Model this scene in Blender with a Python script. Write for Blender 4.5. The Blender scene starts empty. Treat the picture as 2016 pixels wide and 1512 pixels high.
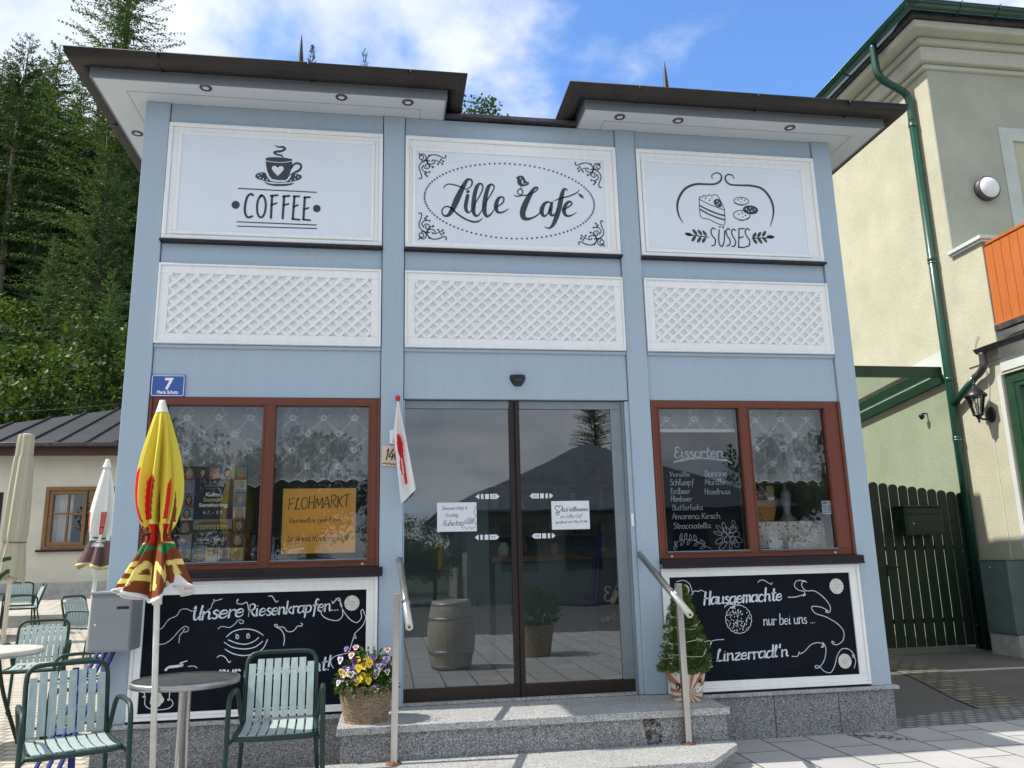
import bpy, bmesh, math, random
from mathutils import Vector, Matrix, noise as mnoise
random.seed(7)
S = bpy.context.scene
COL = S.collection
R = math.radians
# ------------------------------------------------------------------ camera
cam_data = bpy.data.cameras.new("camera")
cam = bpy.data.objects.new("camera", cam_data); COL.objects.link(cam)
PITCH, YAW, ROLL, FPX = 2.13609520e-01, 1.58210266e-01, -2.36967754e-02, 1580.0
_f = Vector((math.sin(YAW)*math.cos(PITCH), math.cos(YAW)*math.cos(PITCH), math.sin(PITCH)))
_r = _f.cross(Vector((0, 0, 1))).normalized(); _u = _r.cross(_f)
_r2 = _r*math.cos(ROLL) + _u*math.sin(ROLL); _u2 = -_r*math.sin(ROLL) + _u*math.cos(ROLL)
cam.matrix_world = Matrix(((_r2.x, _u2.x, -_f.x, 0.0), (_r2.y, _u2.y, -_f.y, -6.1), (_r2.z, _u2.z, -_f.z, 1.37), (0, 0, 0, 1)))
cam_data.sensor_fit = 'HORIZONTAL'; cam_data.sensor_width = 36.0
cam_data.lens = 36.0*FPX/2016.0
cam_data.clip_start = 0.05; cam_data.clip_end = 6000
S.camera = cam
# ------------------------------------------------------------------ light
SUNV = Vector((-0.76, 0.041, 1.0)).normalized()          # towards the sun
SUN_EL = math.asin(SUNV.z)
sd = bpy.data.lights.new("sun", 'SUN'); sd.energy = 2.7; sd.angle = R(0.5); sd.color = (1.0, 0.945, 0.86)
so = bpy.data.objects.new("sun", sd); COL.objects.link(so)
so.rotation_euler = (-SUNV).to_track_quat('-Z', 'Y').to_euler(); so.location = (-20, 0, 30)
W = bpy.data.worlds.new("World"); S.world = W; W.use_nodes = True
nt = W.node_tree; nt.nodes.clear()
def N(t, ty, **k):
    n = t.nodes.new(ty)
    for a, b in k.items(): setattr(n, a, b)
    return n
out = N(nt, 'ShaderNodeOutputWorld'); bg = N(nt, 'ShaderNodeBackground'); bg.inputs[1].default_value = 0.15
sky = N(nt, 'ShaderNodeTexSky', sky_type='NISHITA', sun_disc=False)
sky.sun_elevation = SUN_EL; sky.sun_rotation = math.atan2(SUNV.x, SUNV.y); sky.altitude = 700; sky.dust_density = 0.3; sky.ozone_density = 4.0
tc = N(nt, 'ShaderNodeTexCoord'); sep = N(nt, 'ShaderNodeSeparateXYZ'); nt.links.new(tc.outputs['Generated'], sep.inputs[0])
def M(op, a, b=None, c=None, t=nt, clamp=False):
    n = N(t, 'ShaderNodeMath', operation=op); n.use_clamp = clamp
    for i, v in enumerate((a, b, c)):
        if v is None: continue
        if isinstance(v, (int, float)): n.inputs[i].default_value = v
        else: t.links.new(v, n.inputs[i])
    return n.outputs[0]
zz = M('MAXIMUM', M('ADD', sep.outputs[2], 0.30), 0.05)
comb = N(nt, 'ShaderNodeCombineXYZ')
nt.links.new(M('DIVIDE', sep.outputs[0], zz), comb.inputs[0]); nt.links.new(M('DIVIDE', sep.outputs[1], zz), comb.inputs[1]); comb.inputs[2].default_value = 12.4
n1 = N(nt, 'ShaderNodeTexNoise'); n1.inputs['Scale'].default_value = 2.3; n1.inputs['Detail'].default_value = 10; n1.inputs['Roughness'].default_value = 0.52; n1.inputs['Distortion'].default_value = 0.12
nt.links.new(comb.outputs[0], n1.inputs['Vector'])
n2 = N(nt, 'ShaderNodeTexNoise'); n2.inputs['Scale'].default_value = 3.1; n2.inputs['Detail'].default_value = 7; n2.inputs['Roughness'].default_value = 0.55
nt.links.new(comb.outputs[0], n2.inputs['Vector'])
# more blue towards +x, as the clouds thin out there
bias = M('MULTIPLY', M('SUBTRACT', sep.outputs[0], 0.22), -0.105)
cm = N(nt, 'ShaderNodeMapRange', interpolation_type='SMOOTHSTEP'); cm.inputs['From Min'].default_value = 0.405; cm.inputs['From Max'].default_value = 0.57
bias = M('ADD', bias, M('MULTIPLY', M('MAXIMUM', M('MULTIPLY', sep.outputs[1], -1.0), 0.0), 0.16))
nt.links.new(M('ADD', n1.outputs[0], bias), cm.inputs['Value'])
ramp = N(nt, 'ShaderNodeValToRGB'); nt.links.new(n2.outputs[0], ramp.inputs[0])
ramp.color_ramp.elements[0].position = 0.36; ramp.color_ramp.elements[0].color = (2.1, 2.5, 3.05, 1)
ramp.color_ramp.elements[1].position = 0.62; ramp.color_ramp.elements[1].color = (3.45, 3.55, 3.75, 1)
mix = N(nt, 'ShaderNodeMixRGB'); nt.links.new(cm.outputs[0], mix.inputs[0]); _sk = N(nt, 'ShaderNodeMixRGB', blend_type='MULTIPLY'); _sk.inputs[0].default_value = 1; _sk.inputs[2].default_value = (.66, .80, .93, 1); nt.links.new(sky.outputs[0], _sk.inputs[1]); nt.links.new(_sk.outputs[0], mix.inputs[1]); nt.links.new(ramp.outputs[0], mix.inputs[2])
nt.links.new(mix.outputs[0], bg.inputs[0]); nt.links.new(bg.outputs[0], out.inputs[0])
S.view_settings.view_transform = 'Standard'; S.view_settings.look = 'None'; S.view_settings.exposure = 1.12; S.view_settings.gamma = 1.0
S.cycles.max_bounces = 10; S.cycles.transparent_max_bounces = 24; S.cycles.diffuse_bounces = 4

# ------------------------------------------------------------------ mesh helpers
class MB:
    """collects verts and faces (with a material slot per face) and links them as one mesh object"""
    def __init__(s): s.v = []; s.f = []; s.m = []; s.mi = 0; s.sm = []; s.smooth = False
    def face(s, idx): s.f.append(idx); s.m.append(s.mi); s.sm.append(s.smooth)
    def pts(s, ps): b = len(s.v); s.v += [tuple(p) for p in ps]; return b
    def poly(s, ps): b = s.pts(ps); s.face(tuple(range(b, b+len(ps))))
    def box(s, x0, x1, y0, y1, z0, z1, T=None):
        ps = [(x, y, z) for z in (z0, z1) for y in (y0, y1) for x in (x0, x1)]
        if T: ps = [tuple(T @ Vector(p)) for p in ps]
        b = s.pts(ps)
        for q in ((0, 2, 3, 1), (4, 5, 7, 6), (0, 1, 5, 4), (2, 6, 7, 3), (0, 4, 6, 2), (1, 3, 7, 5)): s.face(tuple(b+i for i in q))
    def bar(s, a, b, w, h, up=(0, 0, 1)):
        a, b = Vector(a), Vector(b); d = (b-a); L = d.length; d.normalize(); up = Vector(up)
        if abs(d.dot(up)) > .98: up = Vector((1, 0, 0))
        x = d.cross(up).normalized(); z = x.cross(d)
        T = Matrix(((x.x, d.x, z.x, a.x), (x.y, d.y, z.y, a.y), (x.z, d.z, z.z, a.z), (0, 0, 0, 1)))
        s.box(-w/2, w/2, 0, L, -h/2, h/2, T)
    def tube(s, path, r, seg=10, cap=True, closed=False):
        P = [Vector(p) for p in path]; n = len(P); rr = r if isinstance(r, (list, tuple)) else [r]*n
        sm = s.smooth; s.smooth = True; rings = []; ref = None
        for i in range(n):
            if closed: d = (P[(i+1) % n]-P[i-1])
            else: d = P[min(i+1, n-1)]-P[max(i-1, 0)]
            d.normalize()
            if ref is None:
                ref = Vector((0, 0, 1)) if abs(d.z) < .9 else Vector((1, 0, 0))
            x = (ref - d*ref.dot(d)).normalized(); ref = x; y = d.cross(x)
            rings.append(s.pts([P[i] + x*rr[i]*math.cos(2*math.pi*k/seg) + y*rr[i]*math.sin(2*math.pi*k/seg) for k in range(seg)]))
        for i in range(n if closed else n-1):
            a, b = rings[i], rings[(i+1) % n]
            for k in range(seg):
                k2 = (k+1) % seg; s.face((a+k, a+k2, b+k2, b+k))
        s.smooth = False
        if cap and not closed:
            s.face(tuple(rings[0]+k for k in reversed(range(seg)))); s.face(tuple(rings[-1]+k for k in range(seg)))
        s.smooth = sm
    def lathe(s, prof, c=(0, 0, 0), seg=32, fn=None):
        """prof: (radius, z) list; fn(theta, i, r) may bend the radius"""
        sm = s.smooth; s.smooth = True; rings = []
        for i, (r, z) in enumerate(prof):
            rings.append(s.pts([(c[0] + (fn(t, i, r) if fn else r)*math.cos(t), c[1] + (fn(t, i, r) if fn else r)*math.sin(t), c[2]+z) for t in (2*math.pi*k/seg for k in range(seg))]))
        for i in range(len(prof)-1):
            a, b = rings[i], rings[i+1]
            for k in range(seg):
                k2 = (k+1) % seg; s.face((a+k, a+k2, b+k2, b+k))
        s.smooth = sm
        return rings
    def prism(s, poly, y0, y1):
        """poly in (x,z), extruded along y"""
        n = len(poly); a = s.pts([(x, y0, z) for x, z in poly]); b = s.pts([(x, y1, z) for x, z in poly])
        s.face(tuple(a+i for i in range(n))); s.face(tuple(b+n-1-i for i in range(n)))
        for i in range(n): j = (i+1) % n; s.face((a+j, a+i, b+i, b+j))
    def build(s, name, mats, parent=None, loc=None, bevel=0.0, autosmooth=False):
        me = bpy.data.meshes.new(name); me.from_pydata(s.v, [], s.f)
        if not isinstance(mats, (list, tuple)): mats = [mats]
        for m in mats: me.materials.append(m)
        me.polygons.foreach_set('material_index', s.m); me.polygons.foreach_set('use_smooth', s.sm)
        me.update()
        o = bpy.data.objects.new(name, me); COL.objects.link(o)
        if parent: o.parent = parent
        if loc: o.location = loc
        if bevel:
            bv = o.modifiers.new('bevel', 'BEVEL'); bv.width = bevel; bv.segments = 2; bv.limit_method = 'ANGLE'; bv.angle_limit = R(40); bv.harden_normals = False
        return o
def tag(o, label=None, cat=None, group=None, kind=None):
    if label: o['label'] = label
    if cat: o['category'] = cat
    if group: o['group'] = group
    if kind: o['kind'] = kind
    return o
def thing(name, label, cat, loc=(0, 0, 0), rz=0.0, group=None):
    o = bpy.data.objects.new(name, None); COL.objects.link(o); o.empty_display_size = .1
    o.location = loc; o.rotation_euler = (0, 0, rz)
    return tag(o, label, cat, group)
def copy_tree(o, parent=None):
    c = o.copy(); COL.objects.link(c)
    if parent: c.parent = parent
    for ch in list(o.children): copy_tree(ch, c)
    return c
def frame_box(m, x0, x1, z0, z1, w, y0, y1, wz=None):
    """a rectangular frame in the x-z plane: uprights between the rails"""
    wz = wz or w
    m.box(x0, x1, y0, y1, z1-wz, z1); m.box(x0, x1, y0, y1, z0, z0+wz)
    m.box(x0, x0+w, y0, y1, z0+wz, z1-wz); m.box(x1-w, x1, y0, y1, z0+wz, z1-wz)
def smooth_path(P, k=6):
    """Catmull-Rom through points of any dimension"""
    if len(P) < 3: return [tuple(p) for p in P]
    o = []; n = len(P)
    for i in range(n-1):
        p0, p1, p2, p3 = P[max(i-1, 0)], P[i], P[i+1], P[min(i+2, n-1)]
        for j in range(k):
            t = j/k
            o.append(tuple(.5*((2*b)+(c-a)*t+(2*a-5*b+4*c-d)*t*t+(-a+3*b-3*c+d)*t**3) for a, b, c, d in zip(p0, p1, p2, p3)))
    o.append(tuple(P[-1])); return o
def ribbon(m, pts, y, w=None, map3=None):
    """a painted stroke: pts (x,z[,w]) as a flat band with round ends at depth y (map3 puts (x,z) onto a curved surface)"""
    n = len(pts)
    if n < 2: return
    L = []; Rr = []
    for i in range(n):
        a = pts[max(i-1, 0)]; b = pts[min(i+1, n-1)]; dx, dz = b[0]-a[0], b[1]-a[1]; l = math.hypot(dx, dz) or 1e-9
        h = (pts[i][2] if len(pts[i]) > 2 else w)/2
        L.append((pts[i][0]-dz/l*h, pts[i][1]+dx/l*h)); Rr.append((pts[i][0]+dz/l*h, pts[i][1]-dx/l*h))
    f3 = map3 or (lambda x, z: (x, y, z))
    a = m.pts([f3(*p) for p in L]); b = m.pts([f3(*p) for p in Rr])
    for i in range(n-1): m.face((a+i, b+i, b+i+1, a+i+1))
    for e, q in ((0, pts[0]), (n-1, pts[-1])):
        h = (q[2] if len(q) > 2 else w)/2
        c = pts[1] if e == 0 else pts[-2]; an = math.atan2(q[1]-c[1], q[0]-c[0])
        ps = [f3(q[0]+h*math.cos(an+t), q[1]+h*math.sin(an+t)) for t in (-1.57, -1.05, -.5, 0, .5, 1.05, 1.57)]
        k = m.pts(ps); m.face(tuple(range(k, k+7)))
def disc(m, x, z, y, rx, rz=None, seg=20, rot=0.0, map3=None):
    rz = rz or rx; f3 = map3 or (lambda a, b: (a, y, b)); ps = []
    for k in range(seg):
        t = -2*math.pi*k/seg; a, b = rx*math.cos(t), rz*math.sin(t)
        ps.append(f3(x+a*math.cos(rot)-b*math.sin(rot), z+a*math.sin(rot)+b*math.cos(rot)))
    m.poly(ps)
def ellipse_pts(x, z, rx, rz, rot=0, n=28, a0=0, a1=2*math.pi):
    o = []
    for k in range(n+1):
        t = a0+(a1-a0)*k/n; a, b = rx*math.cos(t), rz*math.sin(t)
        o.append((x+a*math.cos(rot)-b*math.sin(rot), z+a*math.sin(rot)+b*math.cos(rot)))
    return o
# ------------------------------------------------------------------ stroke alphabet (x-height 4, capitals 7)
GL = {
'a': (5, "4,3 3,4 1,3.8 0,2.3 .3,.6 1.6,0 3,.7 4,2.4|4,4 4,1 4.6,0 5.2,.4"), 'b': (4.8, ".5,7.4 .3,3 .3,0|.3,2.5 1.5,4 3,4 4,2.5 3.6,.7 2.3,0 1,.1 .3,.8"),
'c': (4.5, "4,3.2 3,4 1.4,3.9 .2,2.6 .3,1 1.4,0 3,.1 4,.9"), 'd': (5.2, "4,3 3,4 1.3,3.9 0,2.4 .3,.6 1.5,0 3,.6 4,2|4.3,7.5 4.1,3.4 4.1,1 4.6,0 5.2,.4"),
'e': (4.6, ".3,1.9 3.8,2.4 3.4,3.6 2.2,4 .8,3.4 .1,2 .6,.5 1.9,0 3.3,.3 4.2,1.2"), 'f': (3.6, "4,6.6 3.2,7.5 2.1,6.8 1.8,5 1.7,1 1.3,-2.6|.2,3.8 3.5,4.2"),
'g': (5, "4,3 3,4 1.3,3.9 0,2.4 .3,.7 1.5,.1 3,.8 4,2.2|4,4 4,0 3.5,-2.4 2.1,-3 .6,-2.2"), 'h': (5, ".5,7.5 .3,3 .3,0|.3,2 1.4,3.6 2.8,4 3.7,3 3.7,1 4.3,0 4.9,.4"),
'i': (2.2, ".5,4 .5,1 1,0 1.7,.4|.6,5.5 .75,5.9"), 'j': (2.2, ".9,4 .9,-1.5 0,-2.8 -1,-2.3|.9,5.5 1,5.9"), 'k': (4.6, ".5,7.5 .3,3 .3,0|3.6,4 2,2.6 .5,1.9|1.3,2.4 2.6,1 4.2,0"),
'l': (2.6, ".2,1.3 1.4,5 1.4,7.2 .7,7 .4,4 .5,1 1.2,0 2.2,.4"), 'm': (6.4, ".2,4 .3,0|.3,2 1.2,3.7 2.2,4 2.8,3 2.8,0|2.8,2 3.7,3.7 4.7,4 5.3,3 5.3,.8 5.9,0 6.4,.4"),
'n': (4.8, ".2,4 .3,0|.3,2 1.4,3.7 2.7,4 3.5,3 3.6,.8 4.2,0 4.8,.4"), 'o': (4.4, "2,4 .6,3.4 .1,2 .6,.5 2,0 3.4,.6 3.9,2 3.3,3.5 2,4 3,3.6 4.4,3.5"),
'p': (4.8, ".4,4 .3,0 .1,-3|.3,2.5 1.5,4 3,4 4,2.5 3.6,.7 2.3,0 1,.1 .3,.8"), 'r': (3.4, ".3,4 .4,0|.4,2 1.2,3.5 2.4,4 3.2,3.5"), 's': (3.6, "3.1,3.4 2,4 .8,3.6 .8,2.6 2.5,1.7 3.1,.8 2.2,0 .9,0 .1,.6"),
't': (3.6, "1.7,6.6 1.3,2.5 1.5,.5 2.4,0 3.4,.5|.1,4.2 3.3,4.5"), 'u': (4.8, ".2,4 .3,1.2 1.2,0 2.4,.3 3.6,2|3.7,4 3.7,1 4.3,0 4.9,.4"), 'v': (4, ".1,4 1.7,0 3.6,4"), 'w': (5.4, ".1,4 1.2,0 2.6,3.4 3.9,0 5.2,4"),
'z': (4, ".3,3.9 3.5,4 .3,0 3.8,.1"), 'y': (4.6, ".2,4 1.8,.3|3.8,4 1.6,-1.6 .2,-3"), '.': (1.6, ".4,.15 .75,.15"), "'": (1.6, ".7,7.4 .4,5.6"), '!': (2.4, "1.3,7.3 .9,2|.7,.2 .9,.2"), '-': (3, ".3,2.5 2.4,2.6"), '&': (5, "4.4,.2 1.2,5 1.4,6.6 2.6,6.6 2.6,5.2 .6,2.6 .6,.8 1.8,0 3.2,.6 4.3,2.6"),
'A': (5.2, ".1,0 2.3,7.2 4.7,0|.9,2.4 4.1,2.5"), 'B': (4.8, ".5,0 .6,7|.2,6.4 2,7.2 3.8,6.3 3.2,4.3 .8,3.7|.8,3.7 3,3.6 4.4,2 3.4,.3 1.6,-.1 .2,.4"), 'C': (5, "4.2,5.8 3,7 1.2,6.2 .2,3.5 .9,.8 2.6,0 4.4,1.2"),
'D': (5.4, ".8,7 .6,0|.1,6.6 2.2,7.2 4.4,5.8 4.7,3 3.2,.5 1.4,-.1 .2,.4"), 'E': (4.8, "3.8,6.2 2.6,7.2 1,6.6 .8,4.9 2.6,4 .9,3.3 .2,1.4 1.3,0 3.2,.1 4.4,1.3"), 'F': (4.8, ".7,0 .8,7|.1,6.8 4.6,7.2|.8,3.6 3.6,3.9"),
'H': (5.2, ".5,7.2 .2,0|4.3,7.4 4.2,0|.2,3.4 4.3,3.7"), 'K': (5, ".6,7.2 .3,0|4.3,7.2 .6,3.2|1.5,3.9 3,1.5 4.8,0"), 'L': (5, "2.6,6 3.2,7.2 2.2,7.4 1.6,5 1.2,1.2 .4,.2 .9,1 2.4,.2 4.6,.3"),
'M': (6.2, ".1,0 .7,7 2.9,2 5.2,7 5.7,0"), 'N': (5.4, ".2,0 .4,7 4.2,.2 4.5,7"), 'O': (5.6, "2.6,7 .8,6 .1,3.4 .9,.8 2.6,0 4.4,1 5,3.6 4.3,6 2.6,7"), 'R': (5.2, ".5,0 .7,7|.1,6.4 2.2,7.3 4.2,6.2 3.7,4.2 .8,3.5|1.8,3.6 3.2,1.4 5,0"),
'S': (4.6, "4,6.2 2.8,7.2 1,6.7 .7,5 2.3,3.8 3.9,2.6 3.7,.7 2,-.1 .2,.8"), 'T': (4.8, "2.4,7 2.1,0|.1,6.8 4.8,7.2"), 'U': (5.4, ".1,6.2 1,7.2 1.2,3 1.8,.5 3,.2 4.2,2.5|4.5,7.2 4.4,1.2 5,0 5.6,.5"), 'V': (4.8, ".1,6.4 .8,7.2 1.3,5 2.2,0 3.4,4.2 4.6,7.3"),
'W': (7, ".1,7 1.5,0 3.3,5 4.8,0 6.8,7.4"), 'Z': (5, ".4,6.6 4.2,7 .3,.2 4.6,.3"), 'I': (2, ".7,7 .6,0"), 'P': (4.6, ".5,0 .6,7|.2,6.4 2.2,7.2 4,6 3.4,3.9 .7,3.3"),
'1': (3, ".3,5.4 1.8,7 1.6,0"), '4': (4.6, "2.6,7 .3,2.2 4.2,2.4|3.2,4 3,0"), '0': (4.4, "2.1,7 .6,5.6 .2,3 1,.4 2.2,0 3.5,1 3.9,4 3.2,6.4 2.1,7"), '9': (4.2, "3.6,4.2 2,3.4 .4,4.4 .8,6.6 2.4,7.2 3.6,6 3.5,3 2.8,0"), '8': (4.4, "2.2,3.8 .7,5.2 1.4,7 3,7 3.5,5.4 .5,2.2 1,.2 2.6,0 3.7,1.4 2.2,3.8"),
}
def glyph(ch):
    if ch in 'äöüÜ':
        w, s = GL[{'ä': 'a', 'ö': 'o', 'ü': 'u', 'Ü': 'U'}[ch]]; return w, s+"|1,5.4 1.1,5.8|2.9,5.5 3,5.9"
    return GL.get(ch, (2.6, ""))
def write(m, text, x0, z0, x1, z1, xh, w, y, slant=0.08, jit=0.12, wvar=0.35, map3=None, seed=1, track=.35):
    """handwriting from (x0,z0) to (x1,z1): strokes with a pen that swells on the way down"""
    rnd = random.Random(seed); tot = sum(glyph(c)[0]+track for c in text)-track
    ux = (x1-x0)/tot; sl = (z1-z0)/(x1-x0); sz = xh/4; cx = 0
    for c in text:
        gw, st = glyph(c); dz = rnd.uniform(-jit, jit); k = 1+rnd.uniform(-jit, jit)*.5
        for s in st.split('|'):
            if not s: continue
            P = []
            for q in s.split():
                a, b = q.split(','); a, b = float(a)+rnd.uniform(-jit, jit)*.6, float(b)*k+dz
                X = x0+(cx+a)*ux+b*sz*slant; P.append((X, z0+(X-x0)*sl+b*sz))
            P = smooth_path(P, 5); n = len(P); Q = []
            for i, p in enumerate(P):
                a, b = P[max(i-1, 0)], P[min(i+1, n-1)]; dn = (a[1]-b[1])/(math.hypot(b[0]-a[0], b[1]-a[1]) or 1)
                Q.append((p[0], p[1], w*(1+wvar*dn)))
            ribbon(m, Q, y, map3=map3)
        cx += gw+track
def text_mesh(name, body, x, z, y, size, mat, parent=None, align='CENTER', width=None, bold=0.0):
    """printed letters (builtin font) standing in the facade plane, as a mesh"""
    cu = bpy.data.curves.new(name, 'FONT'); cu.body = body; cu.size = size; cu.align_x = align; cu.offset = bold; cu.resolution_u = 4
    o = bpy.data.objects.new(name, cu); COL.objects.link(o)
    dg = bpy.context.evaluated_depsgraph_get(); me = bpy.data.meshes.new_from_object(o.evaluated_get(dg))
    bpy.data.objects.remove(o); bpy.data.curves.remove(cu)
    xs = [v.co.x for v in me.vertices]; s = width/(max(xs)-min(xs)) if width else 1.0
    for v in me.vertices: v.co = Vector((x+v.co.x*s, y, z+v.co.y))
    me.materials.clear(); me.materials.append(mat); me.name = name
    o = bpy.data.objects.new(name, me); COL.objects.link(o)
    if parent: o.parent = parent
    return o
# ------------------------------------------------------------------ materials
def new_mat(name):
    m = bpy.data.materials.new(name); m.use_nodes = True; t = m.node_tree; t.nodes.clear()
    o = N(t, 'ShaderNodeOutputMaterial'); b = N(t, 'ShaderNodeBsdfPrincipled'); t.links.new(b.outputs[0], o.inputs[0])
    return m, t, b, o
def coords(t, kind='Object', scale=(1, 1, 1), rot=(0, 0, 0)):
    c = N(t, 'ShaderNodeTexCoord'); mp = N(t, 'ShaderNodeMapping'); mp.inputs['Scale'].default_value = scale; mp.inputs['Rotation'].default_value = rot
    t.links.new(c.outputs[kind], mp.inputs[0]); return mp.outputs[0]
def noise_tex(t, vec, scale, detail=4, rough=.55):
    n = N(t, 'ShaderNodeTexNoise'); n.inputs['Scale'].default_value = scale; n.inputs['Detail'].default_value = detail; n.inputs['Roughness'].default_value = rough
    t.links.new(vec, n.inputs['Vector']); return n.outputs[0]
def ramp_of(t, val, stops):
    r = N(t, 'ShaderNodeValToRGB'); t.links.new(val, r.inputs[0]); e = r.color_ramp.elements
    while len(e) < len(stops): e.new(.5)
    for i, (p, c) in enumerate(stops): e[i].position = p; e[i].color = (*c, 1)
    return r.outputs[0]
def bump_of(t, b, h, strength=.2, dist=.01):
    n = N(t, 'ShaderNodeBump'); n.inputs['Strength'].default_value = strength; n.inputs['Distance'].default_value = dist
    t.links.new(h, n.inputs['Height']); t.links.new(n.outputs[0], b.inputs['Normal'])
def mixc(t, f, a, b, mode='MIX'):
    n = N(t, 'ShaderNodeMixRGB', blend_type=mode)
    for i, v in enumerate((f, a, b)):
        if isinstance(v, (int, float)): n.inputs[i].default_value = v
        elif isinstance(v, tuple): n.inputs[i].default_value = (*v, 1)
        else: t.links.new(v, n.inputs[i])
    return n.outputs[0]
def plain(name, col, rough=.5, metal=0, var=.08, vscale=6, bump=0, bscale=60, spec=.5, stretch=(1, 1, 1), coat=0):
    """one colour with faint blotches of wear and an optional fine bump"""
    m, t, b, o = new_mat(name); v = coords(t, 'Object', stretch)
    n = noise_tex(t, v, vscale, 5, .6)
    lo = tuple(c*(1-var*1.6) for c in col); hi = tuple(min(1, c*(1+var)) for c in col)
    t.links.new(ramp_of(t, n, [(.3, lo), (.7, hi)]), b.inputs['Base Color'])
    b.inputs['Roughness'].default_value = rough; b.inputs['Metallic'].default_value = metal; b.inputs['Specular IOR Level'].default_value = spec
    if coat: b.inputs['Coat Weight'].default_value = coat; b.inputs['Coat Roughness'].default_value = .15
    if bump: bump_of(t, b, noise_tex(t, v, bscale, 3), bump, .004)
    return m
def painted_wood(name, col, rough=.42, grime=.12):
    """gloss paint on boards: soft vertical runs of dirt, a little grain"""
    m, t, b, o = new_mat(name)
    g = noise_tex(t, coords(t, 'Object', (9, 9, .7)), 3, 6, .65); f = noise_tex(t, coords(t, 'Object', (1, 1, 1)), 2.2, 5, .6); sp = noise_tex(t, coords(t), 55, 2)
    c1 = ramp_of(t, g, [(.28, tuple(c*(1-grime) for c in col)), (.6, col)])
    c2 = mixc(t, ramp_of(t, f, [(.35, (0, 0, 0)), (.75, (.5, .5, .5))]), c1, tuple(min(1, c*1.07) for c in col))
    c3 = mixc(t, ramp_of(t, sp, [(.70, (0, 0, 0)), (.80, (.35, .35, .35))]), c2, tuple(c*.72 for c in col))
    t.links.new(c3, b.inputs['Base Color'])
    r = N(t, 'ShaderNodeMapRange'); r.inputs['To Min'].default_value = rough-.08; r.inputs['To Max'].default_value = rough+.15; t.links.new(f, r.inputs[0]); t.links.new(r.outputs[0], b.inputs['Roughness'])
    bump_of(t, b, noise_tex(t, coords(t, 'Object', (1.2, 1.2, .8)), 2, 3), .05, .006)
    return m
def granite(name, dark, mid, light, scale=85, rough=.5, bump=.15):
    m, t, b, o = new_mat(name); v = coords(t)
    vo = N(t, 'ShaderNodeTexVoronoi'); vo.inputs['Scale'].default_value = scale; vo.inputs['Randomness'].default_value = 1; t.links.new(v, vo.inputs['Vector'])
    sp = N(t, 'ShaderNodeSeparateColor'); t.links.new(vo.outputs['Color'], sp.inputs[0])
    n = noise_tex(t, v, scale*.9, 4, .7); mx = M('ADD', M('MULTIPLY', sp.outputs[0], .6, t=t), M('MULTIPLY', n, .45, t=t), t=t)
    c = ramp_of(t, mx, [(.24, dark), (.42, mid), (.62, mid), (.80, light)])
    big = noise_tex(t, v, 3.0, 5); c = mixc(t, .55, c, ramp_of(t, big, [(.3, (.72, .72, .72)), (.7, (1.05, 1.05, 1.05))]), 'MULTIPLY')
    t.links.new(c, b.inputs['Base Color']); b.inputs['Roughness'].default_value = rough
    if bump: bump_of(t, b, mx, bump, .003)
    return m
def stucco(name, col, scale=55, bump=.5):
    m, t, b, o = new_mat(name); v = coords(t)
    n = noise_tex(t, v, 1.4, 6, .6); fine = noise_tex(t, v, scale, 5, .65)
    c = ramp_of(t, n, [(.3, tuple(x*.85 for x in col)), (.7, tuple(min(1, x*1.05) for x in col))])
    c = mixc(t, .35, c, ramp_of(t, fine, [(.35, (.75, .75, .75)), (.65, (1, 1, 1))]), 'MULTIPLY')
    t.links.new(c, b.inputs['Base Color']); b.inputs['Roughness'].default_value = .92; b.inputs['Specular IOR Level'].default_value = .2
    bump_of(t, b, fine, bump, .008); return m
def glass(name, tint=(.9, .95, .93), refl=1.6, wob=.02):
    """thin pane: light passes straight through or is mirrored by Fresnel; a slight waviness of the sheet"""
    m, t, b, o = new_mat(name); t.nodes.remove(b)
    fr = N(t, 'ShaderNodeFresnel'); fr.inputs[0].default_value = 1.5
    tr = N(t, 'ShaderNodeBsdfTransparent'); tr.inputs[0].default_value = (*tint, 1)
    gl = N(t, 'ShaderNodeBsdfGlossy'); gl.inputs['Roughness'].default_value = .012; gl.inputs[0].default_value = (.93, .97, 1, 1)
    if wob:
        bp = N(t, 'ShaderNodeBump'); bp.inputs['Strength'].default_value = wob; bp.inputs['Distance'].default_value = .05
        t.links.new(noise_tex(t, coords(t), 2.2, 1), bp.inputs['Height']); t.links.new(bp.outputs[0], gl.inputs['Normal'])
    ms = N(t, 'ShaderNodeMixShader'); t.links.new(M('MULTIPLY', fr.outputs[0], refl, t=t, clamp=True), ms.inputs[0]); t.links.new(tr.outputs[0], ms.inputs[1]); t.links.new(gl.outputs[0], ms.inputs[2])
    t.links.new(ms.outputs[0], o.inputs[0]); return m
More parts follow.
